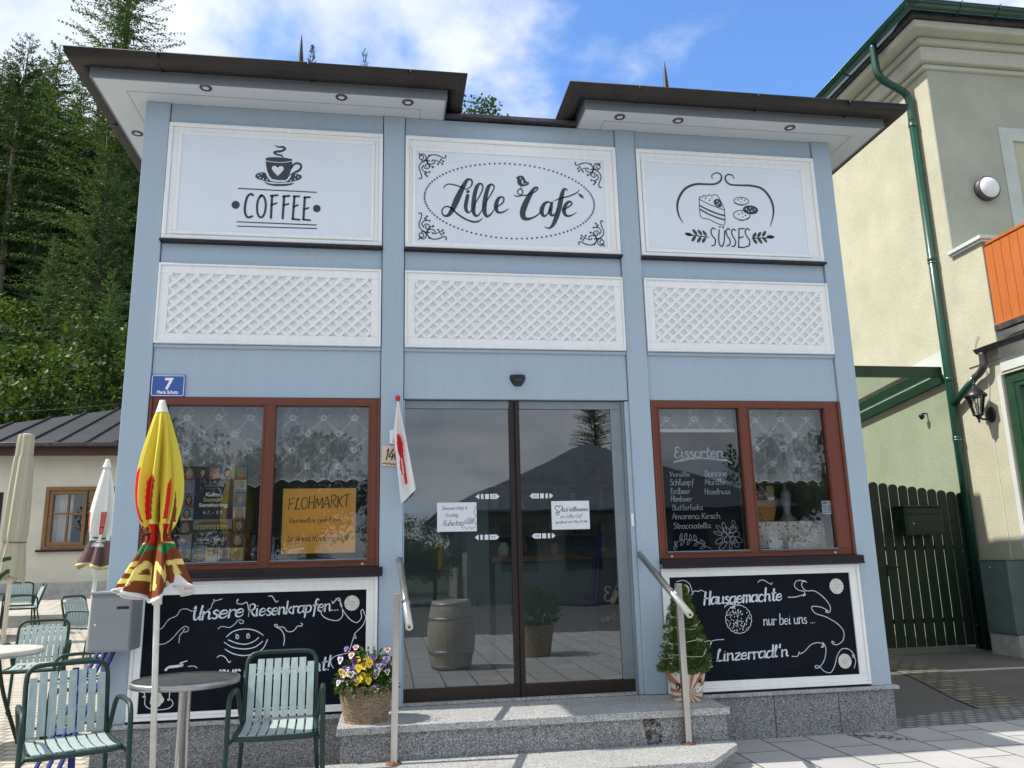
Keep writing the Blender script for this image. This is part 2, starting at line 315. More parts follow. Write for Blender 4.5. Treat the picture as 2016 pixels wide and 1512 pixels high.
def leafy(name, c0, c1, trans=.25, rough=.55):
    """leaves: each face takes its own tone, some light passes through"""
    m, t, b, o = new_mat(name)
    gi = N(t, 'ShaderNodeNewGeometry'); oi = N(t, 'ShaderNodeObjectInfo')
    n = noise_tex(t, coords(t, 'Object'), .9, 3); k = M('ADD', M('MULTIPLY', gi.outputs['Random Per Island'], .45, t=t), M('MULTIPLY', n, .55, t=t), t=t)
    c = ramp_of(t, k, [(.25, c0), (.75, c1)])
    hs = N(t, 'ShaderNodeHueSaturation'); t.links.new(c, hs.inputs['Color']); t.links.new(M('ADD', M('MULTIPLY', oi.outputs['Random'], .5, t=t), .75, t=t), hs.inputs['Value'])
    t.links.new(hs.outputs[0], b.inputs['Base Color']); b.inputs['Roughness'].default_value = rough; b.inputs['Specular IOR Level'].default_value = .25
    tl = N(t, 'ShaderNodeBsdfTranslucent'); t.links.new(mixc(t, 1.0, hs.outputs[0], (1.3, 1.25, .6), 'MULTIPLY'), tl.inputs[0])
    ms = N(t, 'ShaderNodeMixShader'); ms.inputs[0].default_value = trans; t.links.new(b.outputs[0], ms.inputs[1]); t.links.new(tl.outputs[0], ms.inputs[2]); t.links.new(ms.outputs[0], o.inputs[0])
    return m
def attr_mat(name, rough=.8, trans=0.0, bump=0):
    """colours come from the pattern printed on the cloth (mesh colour attribute)"""
    m, t, b, o = new_mat(name); a = N(t, 'ShaderNodeAttribute'); a.attribute_name = 'print'
    t.links.new(a.outputs['Color'], b.inputs['Base Color']); b.inputs['Roughness'].default_value = rough; b.inputs['Specular IOR Level'].default_value = .2
    if bump: bump_of(t, b, noise_tex(t, coords(t), 60, 3), bump, .004)
    if trans:
        tl = N(t, 'ShaderNodeBsdfTranslucent'); t.links.new(a.outputs['Color'], tl.inputs[0]); ms = N(t, 'ShaderNodeMixShader'); ms.inputs[0].default_value = trans
        t.links.new(b.outputs[0], ms.inputs[1]); t.links.new(tl.outputs[0], ms.inputs[2]); t.links.new(ms.outputs[0], o.inputs[0])
    return m
K = {}
K['blue'] = painted_wood('greyblue_paint', (.370, .468, .548), .45, .06)
K['white'] = painted_wood('white_paint', (.86, .865, .85), .4, .08)
K['signwhite'] = plain('sign_board_white', (.74, .79, .86), .3, 0, .02, 1.2)
K['gap'] = plain('joint_shadow_gap', (.05, .06, .07), .9)
K['soffit'] = painted_wood('soffit_paint', (.56, .59, .61), .5, .06)
K['fascia'] = painted_wood('fascia_paint', (.16, .175, .19), .45, .1)
K['brown'] = plain('dark_brown_sheet', (.024, .0185, .0155), .5, .1, .3, 4, .05, 30)
K['roof'] = plain('roof_sheet', (.035, .03, .03), .5, .3, .2, 3)
K['ink'] = plain('sign_ink', (.032, .038, .052), .5, 0, .03)
K['board'] = plain('blackboard', (.005, .0075, .014), .6, 0, .3, 3, spec=.12)
K['chalk'] = plain('chalk_paint', (.70, .75, .82), .7, 0, .2, 90)
K['doily'] = plain('doily_cotton', (.72, .70, .62), .9, 0, .12, 40, .4, 120)
K['winframe'] = painted_wood('redbrown_window_paint', (.150, .036, .017), .5, .15)
K['sill'] = plain('window_sill_sheet', (.022, .016, .020), .35, .4, .2, 5)
K['darkframe'] = plain('bronze_door_frame', (.030, .019, .016), .4, .4, .1)
K['greyframe'] = plain('grey_door_frame', (.20, .24, .27), .45, .1, .05)
K['glass'] = glass('window_glass', (.95, .97, .97), 2.2, .012)
K['doorglass'] = glass('door_glass', (.72, .80, .78), 4.0, .015)
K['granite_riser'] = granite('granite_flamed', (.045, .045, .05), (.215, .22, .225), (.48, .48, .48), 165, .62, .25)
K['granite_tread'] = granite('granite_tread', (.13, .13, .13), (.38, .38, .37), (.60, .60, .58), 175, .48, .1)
K['steel'] = plain('brushed_steel', (.56, .53, .49), .28, .95, .10, 20, .06, 90, stretch=(1, 1, .1))
K['galv'] = plain('galvanised_steel', (.42, .42, .41), .42, .9, .12, 20)
K['rust'] = plain('rusty_flange', (.20, .10, .05), .8, .2, .4, 40)
K['chairgreen'] = plain('green_tube_paint', (.003, .030, .020), .5, 0, .15, 12)
K['slat'] = plain('pale_green_slats', (.36, .455, .435), .5, 0, .10, 14, .12, 60, stretch=(3, 3, .5))
K['foot'] = plain('white_rubber_foot', (.6, .6, .57), .7)
K['pole'] = plain('white_pole_paint', (.70, .68, .60), .4, 0, .08, 14)
K['yellowwall'] = stucco('cream_yellow_render', (.55, .53, .40), 42, .9)
K['greywall'] = stucco('pale_green_render', (.47, .48, .39), 42, .4)
K['cornice'] = stucco('cream_cornice', (.60, .59, .50), 30, .12)
K['trimwhite'] = stucco('trim_pale', (.62, .66, .62), 30, .12)
K['gutter'] = plain('green_gutter_paint', (.005, .060, .039), .32, 0, .12, 6, coat=.35)
K['dgreen'] = plain('dark_green_paint', (.004, .020, .009), .6, 0, .25, 7, .1, 30, stretch=(4, 4, .5))
K['canopygreen'] = plain('canopy_green_paint', (.014, .056, .029), .45, 0, .12, 6)
K['orange'] = painted_wood('orange_boards', (.50, .14, .026), .45, .2)
K['lead'] = plain('grey_copper_flashing', (.10, .09, .10), .5, .5, .3, 9)
K['black'] = plain('black_plastic', (.012, .012, .013), .4)
K['lampwhite'] = plain('opal_lamp', (.80, .80, .80), .3, 0, .02)
K['cabinet'] = plain('cabinet_grey_green', (.11, .155, .155), .55, 0, .12, 4)
K['concrete'] = plain('concrete', (.40, .40, .38), .85, 0, .15, 7, .25, 50)
K['mailbox'] = plain('mailbox_grey_paint', (.27, .285, .30), .45, 0, .05, 3, .1, 140)
K['signblue'] = plain('enamel_blue', (.006, .070, .33), .2, 0, .04, 3, coat=.5)
K['enamelwhite'] = plain('enamel_white', (.85, .86, .87), .25, 0, .02)
K['paper'] = plain('white_paper', (.72, .74, .78), .8, 0, .02)
K['pen'] = plain('pen_ink', (.035, .035, .045), .6)
K['orangepaper'] = plain('orange_card', (.88, .49, .105), .75, 0, .06, 5)
K['cork'] = plain('plaque_clay', (.70, .58, .44), .8, 0, .06)
K['brownink'] = plain('brown_ink', (.12, .05, .035), .7)
K['red'] = plain('red_print', (.62, .02, .022), .6)
K['flagcloth'] = plain('flag_cloth', (.78, .76, .74), .85, 0, .05)
K['bark'] = plain('bark', (.085, .066, .05), .95, 0, .35, 5, .6, 20, stretch=(3, 3, .6))
K['palebark'] = plain('pale_bark', (.16, .13, .105), .95, 0, .3, 5, .6, 20, stretch=(3, 3, .6))
K['wood'] = plain('shop_wood', (.33, .17, .07), .5, 0, .2, 6, .1, 20, stretch=(1, 8, 8))
K['greydoor'] = plain('grey_inner_wall', (.20, .25, .26), .7)
K['innerwall'] = plain('inner_wall', (.34, .37, .36), .85)
K['innerfloor'] = plain('inner_floor', (.16, .15, .14), .5)
K['brass'] = plain('brass', (.45, .28, .06), .4, .6)
K['cobalt'] = plain('cobalt_blue', (.006, .016, .16), .5)
K['backboard'] = painted_wood('lattice_backboard_paint', (.84, .845, .83), .55, .08)
# ---- drawings on signs and boards: strokes (x,z,width), patches and ellipses in the facade plane, tenths of a millimetre
ART = {
'coffee': [('p',[-9740,45350,-9480,45440,-9010,45480,-8350,45490,-7680,45380,-7680,45030,-7720,44580,-7820,44130,-7960,43720,-8120,43550,-8680,43510,-9180,43570,-9380,43790,-9590,44290,-9700,44770]),('sw',[-9700,45110,52,-9260,45050,52,-8730,45030,52,-8200,45080,52,-7700,45200,56]),('pw',[-8750,43860,-9060,44170,-9230,44420,-9210,44630,-9080,44730,-8920,44690,-8780,44550,-8640,44710,-8470,44730,-8330,44620,-8320,44420,-8490,44170]),('s',[-7730,44610,156,-7580,44890,156,-7340,45040,183,-7070,44990,183,-6970,44770,169,-7090,44470,196,-7400,44260,183,-7640,44100,156,-7820,43910,104]),('p',[-9730,44100,-9540,43790,-9270,43450,-8540,43370,-8070,43450,-7790,43820,-7660,44070,-7240,44120,-6940,44020,-6870,43840,-7090,43620,-7750,43380,-8670,43270,-9590,43340,-10320,43540,-10510,43730,-10400,43950,-10080,44110]),('sw',[-9640,43990,65,-9440,43640,65,-9200,43420,65,-8540,43370,65,-8080,43450,65,-7820,43760,65,-7740,43970,70]),('ew',[-10240,43810,52,56,0,78]),('ew',[-10040,43970,52,56,0,78]),('ew',[-10100,43640,52,56,0,78]),('ew',[-9860,43530,52,56,0,78]),('ew',[-9570,43490,56,60,0,84]),('ew',[-8940,43410,39,42,0,78]),('ew',[-8410,43370,39,42,0,78]),('ew',[-7750,43500,56,61,0,84]),('ew',[-7420,43660,52,56,0,78]),('ew',[-7160,43830,52,56,0,78]),('ew',[-7370,43960,52,56,0,78]),('p',[-9850,43300,-9190,43160,-8140,43210,-7430,43340,-7670,43150,-8130,43030,-8920,42980,-9470,43070]),('s',[-9050,46500,65,-8780,46380,130,-8450,46400,182,-8270,46240,182,-8570,46030,196,-8970,45960,196,-9090,45830,169,-8820,45700,156,-8530,45660,140,-8420,45500,52]),('s',[-11710,42640,91,-5730,42610,91]),('s',[-11670,39830,84,-5650,39820,91]),('s',[-11650,39470,78,-5640,39520,84]),('e',[-11850,41240,313,338,0,78]),('e',[-5650,41220,299,323,0,78]),('s',[-10580,42120,182,-10750,42210,183,-10990,41980,183,-11120,41400,183,-11140,40820,183,-11030,40390,182,-10830,40230,183,-10580,40340,182]),('s',[-9930,42150,169,-10150,41810,169,-10230,41150,169,-10130,40500,169,-9880,40270,169,-9650,40600,169,-9570,41320,169,-9700,41930,169,-9930,42150,169,-10030,42000,169]),('s',[-9120,42150,183,-9140,40260,182]),('s',[-9210,42130,169,-8710,42210,169]),('s',[-9160,41340,143,-8760,41540,143]),('s',[-8200,42150,182,-8250,40260,183]),('s',[-8280,42120,169,-7810,42200,182]),('s',[-8240,41360,143,-7840,41520,154]),('s',[-7410,42190,182,-7470,40230,183]),('s',[-7470,42160,156,-7040,42210,156]),('s',[-7460,41280,143,-7120,41440,143]),('s',[-7480,40260,156,-6950,40200,156]),('s',[-6600,42140,182,-6660,40240,182]),('s',[-6640,42120,156,-6220,42170,168]),('s',[-6660,41080,143,-6290,41250,143]),('s',[-6680,40240,156,-6140,40200,156])],
'lille': [('s',[4450,43500,66,4570,43730,90,4880,43880,100,5300,43830,110,5660,43740,110,5970,43640,140]),('s',[6040,43500,60,6330,43510,88,6630,43700,100,6780,43990,141,6760,44290,160,6550,44400,181,6340,44270,260,6110,43840,360,5810,43210,440,5510,42520,508,5260,41900,440,5020,41410,362,4780,41110,261,4500,41060,165,4310,41270,120,4310,41580,110,4510,41830,110,4770,41880,121,5070,41750,143,5430,41390,150,5790,41100,151,6300,40810,150,6870,40640,161,7290,40720,143,7630,41000,50]),('p',[6340,43430,6600,43390,6540,43160,6280,43190]),('s',[6410,42950,281,6300,42430,320,6230,41950,301,6310,41560,260,6520,41440,120,6830,41810,60]),('s',[6830,41810,60,7150,42490,99,7480,43120,110,7670,43640,121,7620,43970,155,7410,44040,188,7190,43780,309,7030,43270,340,6930,42700,352,6870,42030,385,6870,41530,320,7050,41180,221,7350,41330,110,7720,42020,60]),('s',[7720,42020,60,8120,42760,100,8450,43340,110,8620,43740,111,8560,43970,141,8350,44020,188,8140,43780,309,7970,43260,340,7860,42690,387,7780,42080,387,7790,41520,352,7970,41170,220,8310,41380,133,8630,41890,60]),('s',[8630,41950,60,9030,42190,110,9350,42490,121,9410,42830,133,9240,42950,141,8990,42830,242,8810,42460,330,8740,42010,352,8850,41620,243,9150,41560,165,9500,41710,110,9790,41940,44]),('p',[10490,44840,10630,44840,10770,44950,10950,44970,11110,44900,11210,44730,11290,44530,11420,44420,11650,44390,11460,44300,11630,44260,11430,44120,11170,44010,10890,43990,10680,44090,10580,44300,10570,44580]),('pw',[10990,44630,11060,44470,11110,44190,10970,44350,10950,44510]),('ew',[10860,44710,50,54,0,60]),('sw',[10950,44350,33,11110,44190,33,11390,44290,33]),('s',[10870,44010,44,10820,43730,44]),('s',[10970,44010,40,10940,43720,40]),('o',[10810,43480,221,262,0,99]),('s',[10300,43190,50,10450,43090,99,10690,43090,100,10980,43170,100,11300,43190,100]),('s',[11280,43190,90,11710,43370,100,12090,43580,100,12290,43850,133,12200,43970,155,11960,43800,243,11690,43370,360,11350,42720,460,11090,42120,500,10960,41610,480,11030,41220,440,11310,41090,286,11750,41200,165,12190,41460,121,12500,41790,88]),('s',[13420,42540,99,13190,42690,155,12880,42570,243,12630,42140,353,12580,41720,352,12740,41410,220,13040,41590,121,13330,42110,99]),('s',[13490,42660,177,13360,42170,330,13290,41750,330,13450,41500,220,13710,41660,90,13940,42090,60]),('s',[14850,43820,77,14690,43950,155,14500,43820,264,14330,43300,376,14170,42610,409,14000,41920,407,13780,41290,396,13530,40720,309,13240,40390,176,12980,40370,99,12790,40440,55]),('s',[13620,42780,50,14000,42980,99,14500,43160,121,14990,43310,121,15490,43560,110,15730,43730,77,15900,43970,44]),('s',[14340,41990,66,14790,42270,110,15140,42560,132,15130,42770,141,14890,42780,221,14620,42460,301,14470,42000,353,14570,41610,265,14860,41510,177,15190,41630,110,15530,41850,44]),('s',[15780,43570,66,15970,43420,221,16090,43290,198,16210,43160,44])],
'ell': [('x',[2870,42530,17110,42460,9270,45980,10540,39310])],
'corner': [('s',[2430,44280,90,2550,44220,90,2650,44360,99,2580,44720,90,2430,45140,90,2490,45480,90,2720,45740,99,3030,45870,99,3280,45860,99]),('s',[4590,46440,99,4630,46260,99,4430,46180,90,4060,46360,99,3650,46440,90,3280,46320,99,3090,45990,90,3180,45650,90,3440,45580,90,3690,45700,90,3730,45910,90,3560,45960,99,3470,45830,90]),('s',[2820,45320,80,3000,45150,88,3250,45250,80,3310,45480,88,3150,45630,80,2960,45490,88,3030,45330,88]),('s',[2430,46510,88,2490,46350,80,2440,46120,80,2560,45960,80,2760,46020,80,2800,46220,80,2660,46340,88,2550,46240,80]),('s',[2490,46350,80,2720,46460,88,2940,46340,80,3010,46070,88,2820,45840,80,2610,45870,80]),('s',[2820,45460,80,2650,45170,88,2800,44930,80,3080,44770,80]),('s',[2900,44850,60,3030,44520,66]),('s',[2870,44850,60,3290,44870,60]),('s',[3800,45970,60,4060,45820,60,4320,45720,60]),('s',[4060,45820,60,4230,46000,60]),('s',[4100,45800,66,4000,45630,60]),('s',[3010,45930,66,3230,45430,60,3560,45340,60]),('e',[4240,46020,80,86,0,60]),('e',[4410,45880,88,95,0,66]),('e',[4340,45630,80,86,0,60]),('e',[3980,45610,80,87,0,60]),('e',[3080,44490,80,87,0,60]),('e',[3290,44870,80,86,0,60]),('e',[2920,44660,80,86,0,60]),('e',[3570,45320,90,98,0,60]),('e',[3270,46340,88,95,0,66])],
'sweets': [('s',[24860,41320,51,24550,41940,128,24430,42760,176,24640,43610,204,25250,44490,204,26160,44960,192,27160,45030,176,27990,45090,170,28520,45390,170,28690,45810,153,28490,46130,119,28090,46120,102,27790,45850,85,27850,45580,64]),('s',[32800,41380,51,33140,42320,136,33240,43180,187,32990,44110,204,32340,44880,204,31350,45110,187,30250,45090,170,29410,45130,153,29040,45490,153,29080,45880,136,29380,46070,119,29720,45970,102,29830,45680,68]),('s',[26470,43600,64,26550,43840,68,26750,43780,64,26930,44000,64,27150,43890,64,27400,44050,68,27650,43960,68,27960,44100,68,28240,43890,68,28470,43380,68,28710,42730,68]),('s',[26470,43600,64,27180,43230,68,27980,42930,68,28690,42700,68]),('s',[28690,42700,68,28600,41370,64,27940,41420,68,27230,41770,64,26480,42020,64,26470,43600,64]),('s',[26490,43000,128,27220,42630,136,28020,42330,136,28630,42170,136]),('s',[26500,42640,136,27190,42260,128,27990,41960,136,28620,41780,136]),('p',[27790,43560,28050,43710,28320,43660,28450,43380,28470,42990,28230,42910,27910,43060,27770,43290]),('ew',[28080,43480,51,55,0,102]),('ew',[28260,43320,51,55,0,102]),('ew',[28090,43170,51,55,0,102]),('e',[27050,43700,68,74,0,102]),('e',[27420,43550,68,74,0,102]),('e',[27640,43760,51,55,0,102]),('o',[30320,43620,672,346,0,64]),('o',[30250,42280,766,441,0,68]),('e',[31100,42820,715,423,0,102]),('s',[29640,43430,51,30250,43190,48,30940,43450,51]),('s',[29520,42080,48,30210,41770,51,30960,42140,51]),('ew',[30720,42860,64,69,0,96]),('ew',[31070,42990,51,55,0,102]),('ew',[31210,42710,64,69,0,96]),('ew',[31480,42860,51,55,0,102]),('ew',[30900,42650,51,55,0,102]),('e',[30040,43710,68,74,0,102]),('e',[30340,43820,68,74,0,102]),('e',[30630,43700,64,69,0,96]),('e',[30280,43520,51,55,0,102]),('e',[29970,42350,68,73,0,102]),('e',[30290,42500,68,73,0,102]),('e',[30590,42290,68,74,0,102]),('e',[30320,42130,51,55,0,102]),('s',[25000,40330,102,25730,40230,102,27020,40120,96]),('e',[25280,40310,320,156,-1745,96]),('e',[25850,40530,136,313,6109,102]),('e',[26300,40520,128,294,6109,96]),('e',[26720,40470,128,294,6109,96]),('e',[25700,39930,136,313,-6109,102]),('e',[26180,39850,136,313,-6109,102]),('e',[26610,39840,136,294,-6109,102]),('s',[33040,40400,102,32320,40270,96,31010,40180,96]),('e',[32700,40380,341,166,0,102]),('e',[32150,40650,136,313,-6109,102]),('e',[31680,40540,136,313,-6109,102]),('e',[31240,40460,136,313,-6109,102]),('e',[32170,40090,128,294,6109,96]),('e',[31710,39980,136,313,6109,102]),('e',[31250,39920,136,294,6109,102]),('s',[27700,40880,112,27500,40980,112,27310,40690,112,27390,40270,112,27640,39950,119,27570,39480,112,27290,39350,119]),('s',[28060,40830,112,27950,39920,112,28010,39460,112,28220,39340,119,28440,39860,112,28550,40780,112]),('e',[28150,41110,80,87,0,96]),('e',[28440,41090,85,92,0,102]),('s',[29050,40880,119,28860,40990,119,28670,40700,119,28770,40290,112,28970,39930,112,28900,39500,112,28630,39390,112]),('s',[29550,40850,119,29360,40960,119,29170,40670,119,29260,40280,119,29460,39890,112,29370,39450,119,29100,39360,119]),('s',[29890,41000,112,29690,39300,112]),('s',[29840,41000,112,30360,41060,112]),('s',[29780,40160,119,30190,40280,112]),('s',[29680,39330,119,30230,39290,119]),('s',[30830,40940,112,30630,41070,119,30420,40770,119,30530,40360,112,30760,39950,119,30670,39500,119,30340,39390,119])],
'krapfen': [('s',[-15710,9350,44,-15260,9510,44,-14970,9920,40,-14730,10150,40,-14330,10320,40,-14090,10700,40,-13680,10750,40,-13360,10600,40,-13020,10640,44]),('s',[-15650,8460,44,-15030,8470,40,-14540,8790,40,-14110,9300,40,-13760,9580,44,-13510,9480,40,-13520,9280,40,-13700,9200,40,-13830,9290,40,-13730,9410,44]),('s',[-13830,9220,44,-14040,8980,40,-14070,8490,40]),('s',[-11360,11360,44,-11770,11260,44,-11920,11350,44,-11870,11190,44,-11770,11260,44,-11990,11060,44,-12060,10770,40,-12280,10620,44]),('s',[-11510,9330,44,-11260,9490,40,-10730,9410,40,-10340,9690,44,-10170,9890,44,-9860,9850,44,-9850,9670,44,-10030,9650,44,-10090,9760,44]),('s',[-10930,8780,60,-10450,9140,66,-9670,9270,60,-8940,9110,66,-8440,8800,60]),('s',[-10790,8570,66,-10150,8310,60,-9520,8250,60,-9000,8440,60,-8750,8650,66]),('s',[-11050,8420,60,-10510,8080,60,-9710,7920,66,-8980,8020,60,-8470,8380,66]),('s',[-10970,7950,60,-10430,7640,66,-9690,7480,66,-8960,7600,66,-8400,7930,66,-8140,8490,66]),('o',[-10190,8740,99,107,0,66]),('o',[-9460,8750,99,107,0,66]),('s',[-10310,8930,55,-10180,8890,50]),('s',[-9570,8920,50,-9420,8940,55]),('s',[-7020,8060,55,-6990,8640,55,-7220,9110,55,-7600,9340,50,-7700,9470,50,-7530,9490,50,-7440,9330,50,-7060,9280,55,-6780,8990,55,-6380,9020,55,-6100,9330,55,-5850,9320,55,-5770,9450,55,-5880,9530,55]),('s',[-3750,10970,55,-3670,10820,55,-3520,11010,55,-3320,11180,55,-3170,11060,55,-3180,10760,55]),('s',[-3480,11120,55,-3140,10870,55,-3020,10430,55,-2990,9940,55,-3310,9630,55,-3880,9700,55,-4300,9910,55,-4500,10210,55,-4340,10470,55]),('s',[-3160,10740,55,-2850,10150,55,-2400,9630,60,-1960,9440,55,-1650,9760,55,-1690,10190,55,-1560,10320,55,-1450,10050,55,-1350,9720,55,-1570,9190,55,-2090,8690,55,-2120,8410,55,-1990,8350,55,-2110,8570,55,-2330,7930,55,-2520,7430,55,-3060,7280,55,-3520,7150,55,-3750,6820,55,-3560,6400,55]),('s',[-11490,7430,50,-11260,7550,55,-10950,7430,55,-10670,7060,55,-10570,7160,50]),('s',[-16340,5370,50,-16100,5290,55,-16100,5030,50,-16200,5070,50,-16040,5110,50,-16040,4610,50,-15770,4310,50,-15160,4180,50,-14460,4250,55,-14210,4520,50,-14370,4810,50,-14570,4840,50,-14490,4770,50,-14470,5330,55]),('s',[-14820,6750,160,-14630,6910,161,-14170,6950,181,-13730,7010,140,-13900,7140,88,-13460,7280,60]),('s',[-13350,6910,50,-12990,6920,50,-12780,6790,55]),('s',[-8160,11450,55,-7950,11450,55,-7660,11060,55,-7510,11110,55]),('s',[-10340,11220,55,-10240,11320,50,-10330,11040,55,-9960,10970,50,-9650,11070,55,-9510,10530,55])],
'doilyL': [('e',[-2340,10800,528,570,0,66]),('e',[-15280,4820,440,475,0,60])],
'linzer': [('s',[28870,11380,52,29040,11540,52,29380,11550,52,29710,11350,48,29960,11230,52,30060,11340,52]),('s',[31280,10200,52,31870,10200,52,32410,10310,52,32780,10370,52,32560,10260,52,32700,10580,52,32190,10730,52,31900,11060,52,32100,11410,52,32660,11440,52,32980,11290,52,32650,11370,56,32510,11040,56,32840,10650,52,33550,10610,52,34250,10110,56,34710,9470,52,34680,9000,52,34380,8950,52,34340,9070,52,34550,9040,56,34030,9340,52,33390,9450,52,33160,9340,52,33430,8920,52,34320,8600,52,35200,8070,52,35660,7470,52,35520,6800,52,34990,6500,52,34630,6580,52,34600,6770,52,34820,6640,52]),('s',[31150,5790,52,31600,5780,48,31770,6090,52,31840,5950,52,32240,6120,52,32780,6560,52,33320,6710,52,33800,6610,52,33640,6360,52,33860,6420,52,33790,6730,52,34020,6280,52,33830,5480,52,33400,4950,52,33030,4830,48,33000,5010,52,33280,4980,52,33720,4570,52,34230,4470,52,34630,4990,52,34920,5690,52,35370,6160,52,35990,6090,52,36360,5630,52,36230,5500,52,36210,5730,52,36420,5260,52,36210,4690,52]),('s',[24130,7120,48,24550,7190,48,24680,7000,52,24570,6870,52,24820,7180,52,25700,7240,52]),('s',[23360,10600,48,23610,10890,48,23960,10850,52,24120,10950,52,24600,10720,52]),('s',[22220,11630,48,22790,11710,48,23270,11410,48,23470,10660,52]),('s',[24060,5410,48,24410,5420,48,24620,5290,48,24300,5240,52]),('s',[25970,9630,65,26170,9790,60,26560,9830,65,26990,9720,60,27190,9860,65])],
'cookie': [('x',[27030,8690,1014])],
'doilyR': [('e',[35470,10920,588,635,0,84]),('e',[35510,5250,546,590,0,78]),('e',[22800,11000,409,442,0,72])],
'eis': [('s',[23100,21010,132,23790,21170,176,24560,21270,99,25440,21310,88,26420,21250,99,27180,21160,132,27620,21130,155,28020,20870,88]),('s',[22550,14160,40,22780,14520,44,23230,14780,44,23870,14830,40,24500,14680,44,25110,14350,44,25680,14070,44]),('o',[22780,14470,80,238,3491,40]),('o',[23250,15040,88,261,-2618,44]),('o',[23650,15070,88,261,-1745,44]),('o',[24040,15000,80,216,873,40]),('o',[24430,14940,99,238,3491,44]),('o',[25030,14610,88,238,7854,44]),('o',[22710,14230,80,216,-1745,40]),('o',[23320,14540,88,238,-7854,44]),('o',[23850,14630,88,238,-5236,44]),('o',[24480,14440,80,216,-10472,40]),('o',[24990,14180,88,214,-12217,44]),('o',[27420,15130,200,216,0,50]),('o',[27140,15440,308,238,-5236,44]),('o',[27640,15500,309,239,5236,44]),('o',[27900,15180,287,239,0,44]),('o',[27620,14730,308,238,-8727,44]),('o',[27140,14790,308,238,8727,44]),('o',[26900,15140,260,216,0,40]),('o',[26560,15600,400,130,-7854,40]),('o',[26370,15250,382,109,-3491,40]),('o',[26950,15750,396,143,-13090,44]),('o',[28060,14720,352,214,-3491,44]),('o',[27840,14420,330,190,-10472,44]),('o',[26430,14650,330,190,5236,44]),('o',[26720,14290,440,166,6981,44]),('o',[27360,14230,110,285,-1745,44]),('o',[27760,16070,132,190,0,33]),('o',[27600,15690,110,143,0,33]),('o',[27980,15660,110,143,0,33])],
}
def draw(m, name, y, white=None, xf=None):
    """lays one of the drawings on a board at depth y; white: slot for what is left white inside dark shapes"""
    f = xf or (lambda x, z: (x, z)); base = m.mi
    for t, o in ART[name]:
        yy = y-(.0012 if t.endswith('w') else 0); m.mi = white if (t.endswith('w') and white is not None) else base
        q = [v*1e-4 for v in o]
        if t[0] == 's':
            P = smooth_path([(*f(q[i], q[i+1]), q[i+2]) for i in range(0, len(q), 3)], 6); ribbon(m, P, yy)
        elif t[0] == 'p':
            P = [f(q[i], q[i+1]) for i in range(0, len(q), 2)]; m.poly([(x, yy, z) for x, z in P])
        elif t[0] == 'e':
            x, z = f(q[0], q[1]); disc(m, x, z, yy, q[2], q[3], 18, q[4])
        elif t[0] == 'o':
            P = [f(*p) for p in ellipse_pts(q[0], q[1], q[2], q[3], q[4], 22)]; ribbon(m, P, yy, q[5])
    m.mi = base
# ------------------------------------------------------------------ the café building
ZS = 4.975                                     # underside of the eaves
cafe = thing("cafe_building", "grey-blue two-storey cafe pavilion with white lattice panels and twin dark eaves", "cafe")
BAYS = ((-1.72, -.047), (.128, 1.922), (2.097, 3.748))
PIL = ((-1.905, -1.722), (-.045, .126), (1.924, 2.095), (3.750, 3.922))
for i, (a, b) in enumerate(PIL):
    m = MB(); z0 = .335 if i in (0, 3) else .353
    m.box(a, b, 0, .16, z0, ZS-.002)
    m.build("pilaster", K['blue'], cafe, bevel=.004)
g = .0035
def panel(*q):
    m = MB(); m.box(*q); m.build("cladding_panel", K['blue'], cafe, bevel=.002)
for k, (a, b) in enumerate(BAYS):
    a += g; b -= g
    if k != 1: panel(a, b, .022, .12, .354, 1.30)                              # behind the blackboard
    panel(a, b, .022, .12, 2.592, 2.985); panel(a, b, .014, .12, 2.99, 3.625); panel(a, b, .022, .12, 3.63, 3.795); panel(a, b, .022, .12, 3.80, 4.80); panel(a, b, .016, .12, 4.805, ZS-.002)
    m = MB(); m.box(a, b, .005, .030, 2.965, 2.988); m.build("ledge", K['blue'], cafe, bevel=.002)
m = MB(); m.box(-1.9, 3.9, .122, .135, 2.60, ZS)                            # dark backing seen in the joints
m.box(-1.72, -.05, .122, .135, .36, 1.30); m.box(2.1, 3.74, .122, .135, .36, 1.30)
m.build("wall_backing", K['gap'], cafe)
m = MB(); disc(m, 0, 0, 0, .0032, seg=8); scr = None                          # screw heads
for k, (a, b) in enumerate(BAYS):
    for z in (2.66, 2.90, 3.71, 4.88):
        for q in (.06, .5, .94):
            c = m.build("screw_head", K['gap'], cafe) if scr is None else scr.copy()
            if scr is None: scr = c
            else: COL.objects.link(c)
            c.location = (a+(b-a)*q+random.uniform(-.04, .04), .0135 if z == 4.88 else .0205, z+random.uniform(-.02, .02))
m = MB(); m.box(-1.905, -1.74, .165, 2.6, .34, ZS); m.box(3.757, 3.922, .165, 2.6, .34, ZS); m.box(-1.74, 3.757, 2.45, 2.6, .0, ZS)
m.build("side_wall", K['blue'], cafe)
# plinth with its projecting cap, left and right of the steps
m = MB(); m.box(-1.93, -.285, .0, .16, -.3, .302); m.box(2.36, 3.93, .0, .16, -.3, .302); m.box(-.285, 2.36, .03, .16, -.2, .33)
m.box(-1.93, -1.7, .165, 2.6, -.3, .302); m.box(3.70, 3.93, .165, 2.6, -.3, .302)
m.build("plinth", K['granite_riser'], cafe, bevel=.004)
for q in (((-1.955, -.287, -.028, .012), (-1.955, -1.908, .012, 2.6)), ((2.362, 3.968, -.028, .012), (3.925, 3.968, .012, 2.6))):
    m = MB()
    for (x0, x1, y0, y1) in q: m.box(x0, x1, y0, y1, .306, .334)
    m.build("plinth_cap", K['granite_tread'], cafe, bevel=.004)
for x in (2.93, 3.46): m = MB(); m.box(x, x+.004, -.0025, .0, .0, .302); m.build("plinth_joint", K['gap'], cafe)
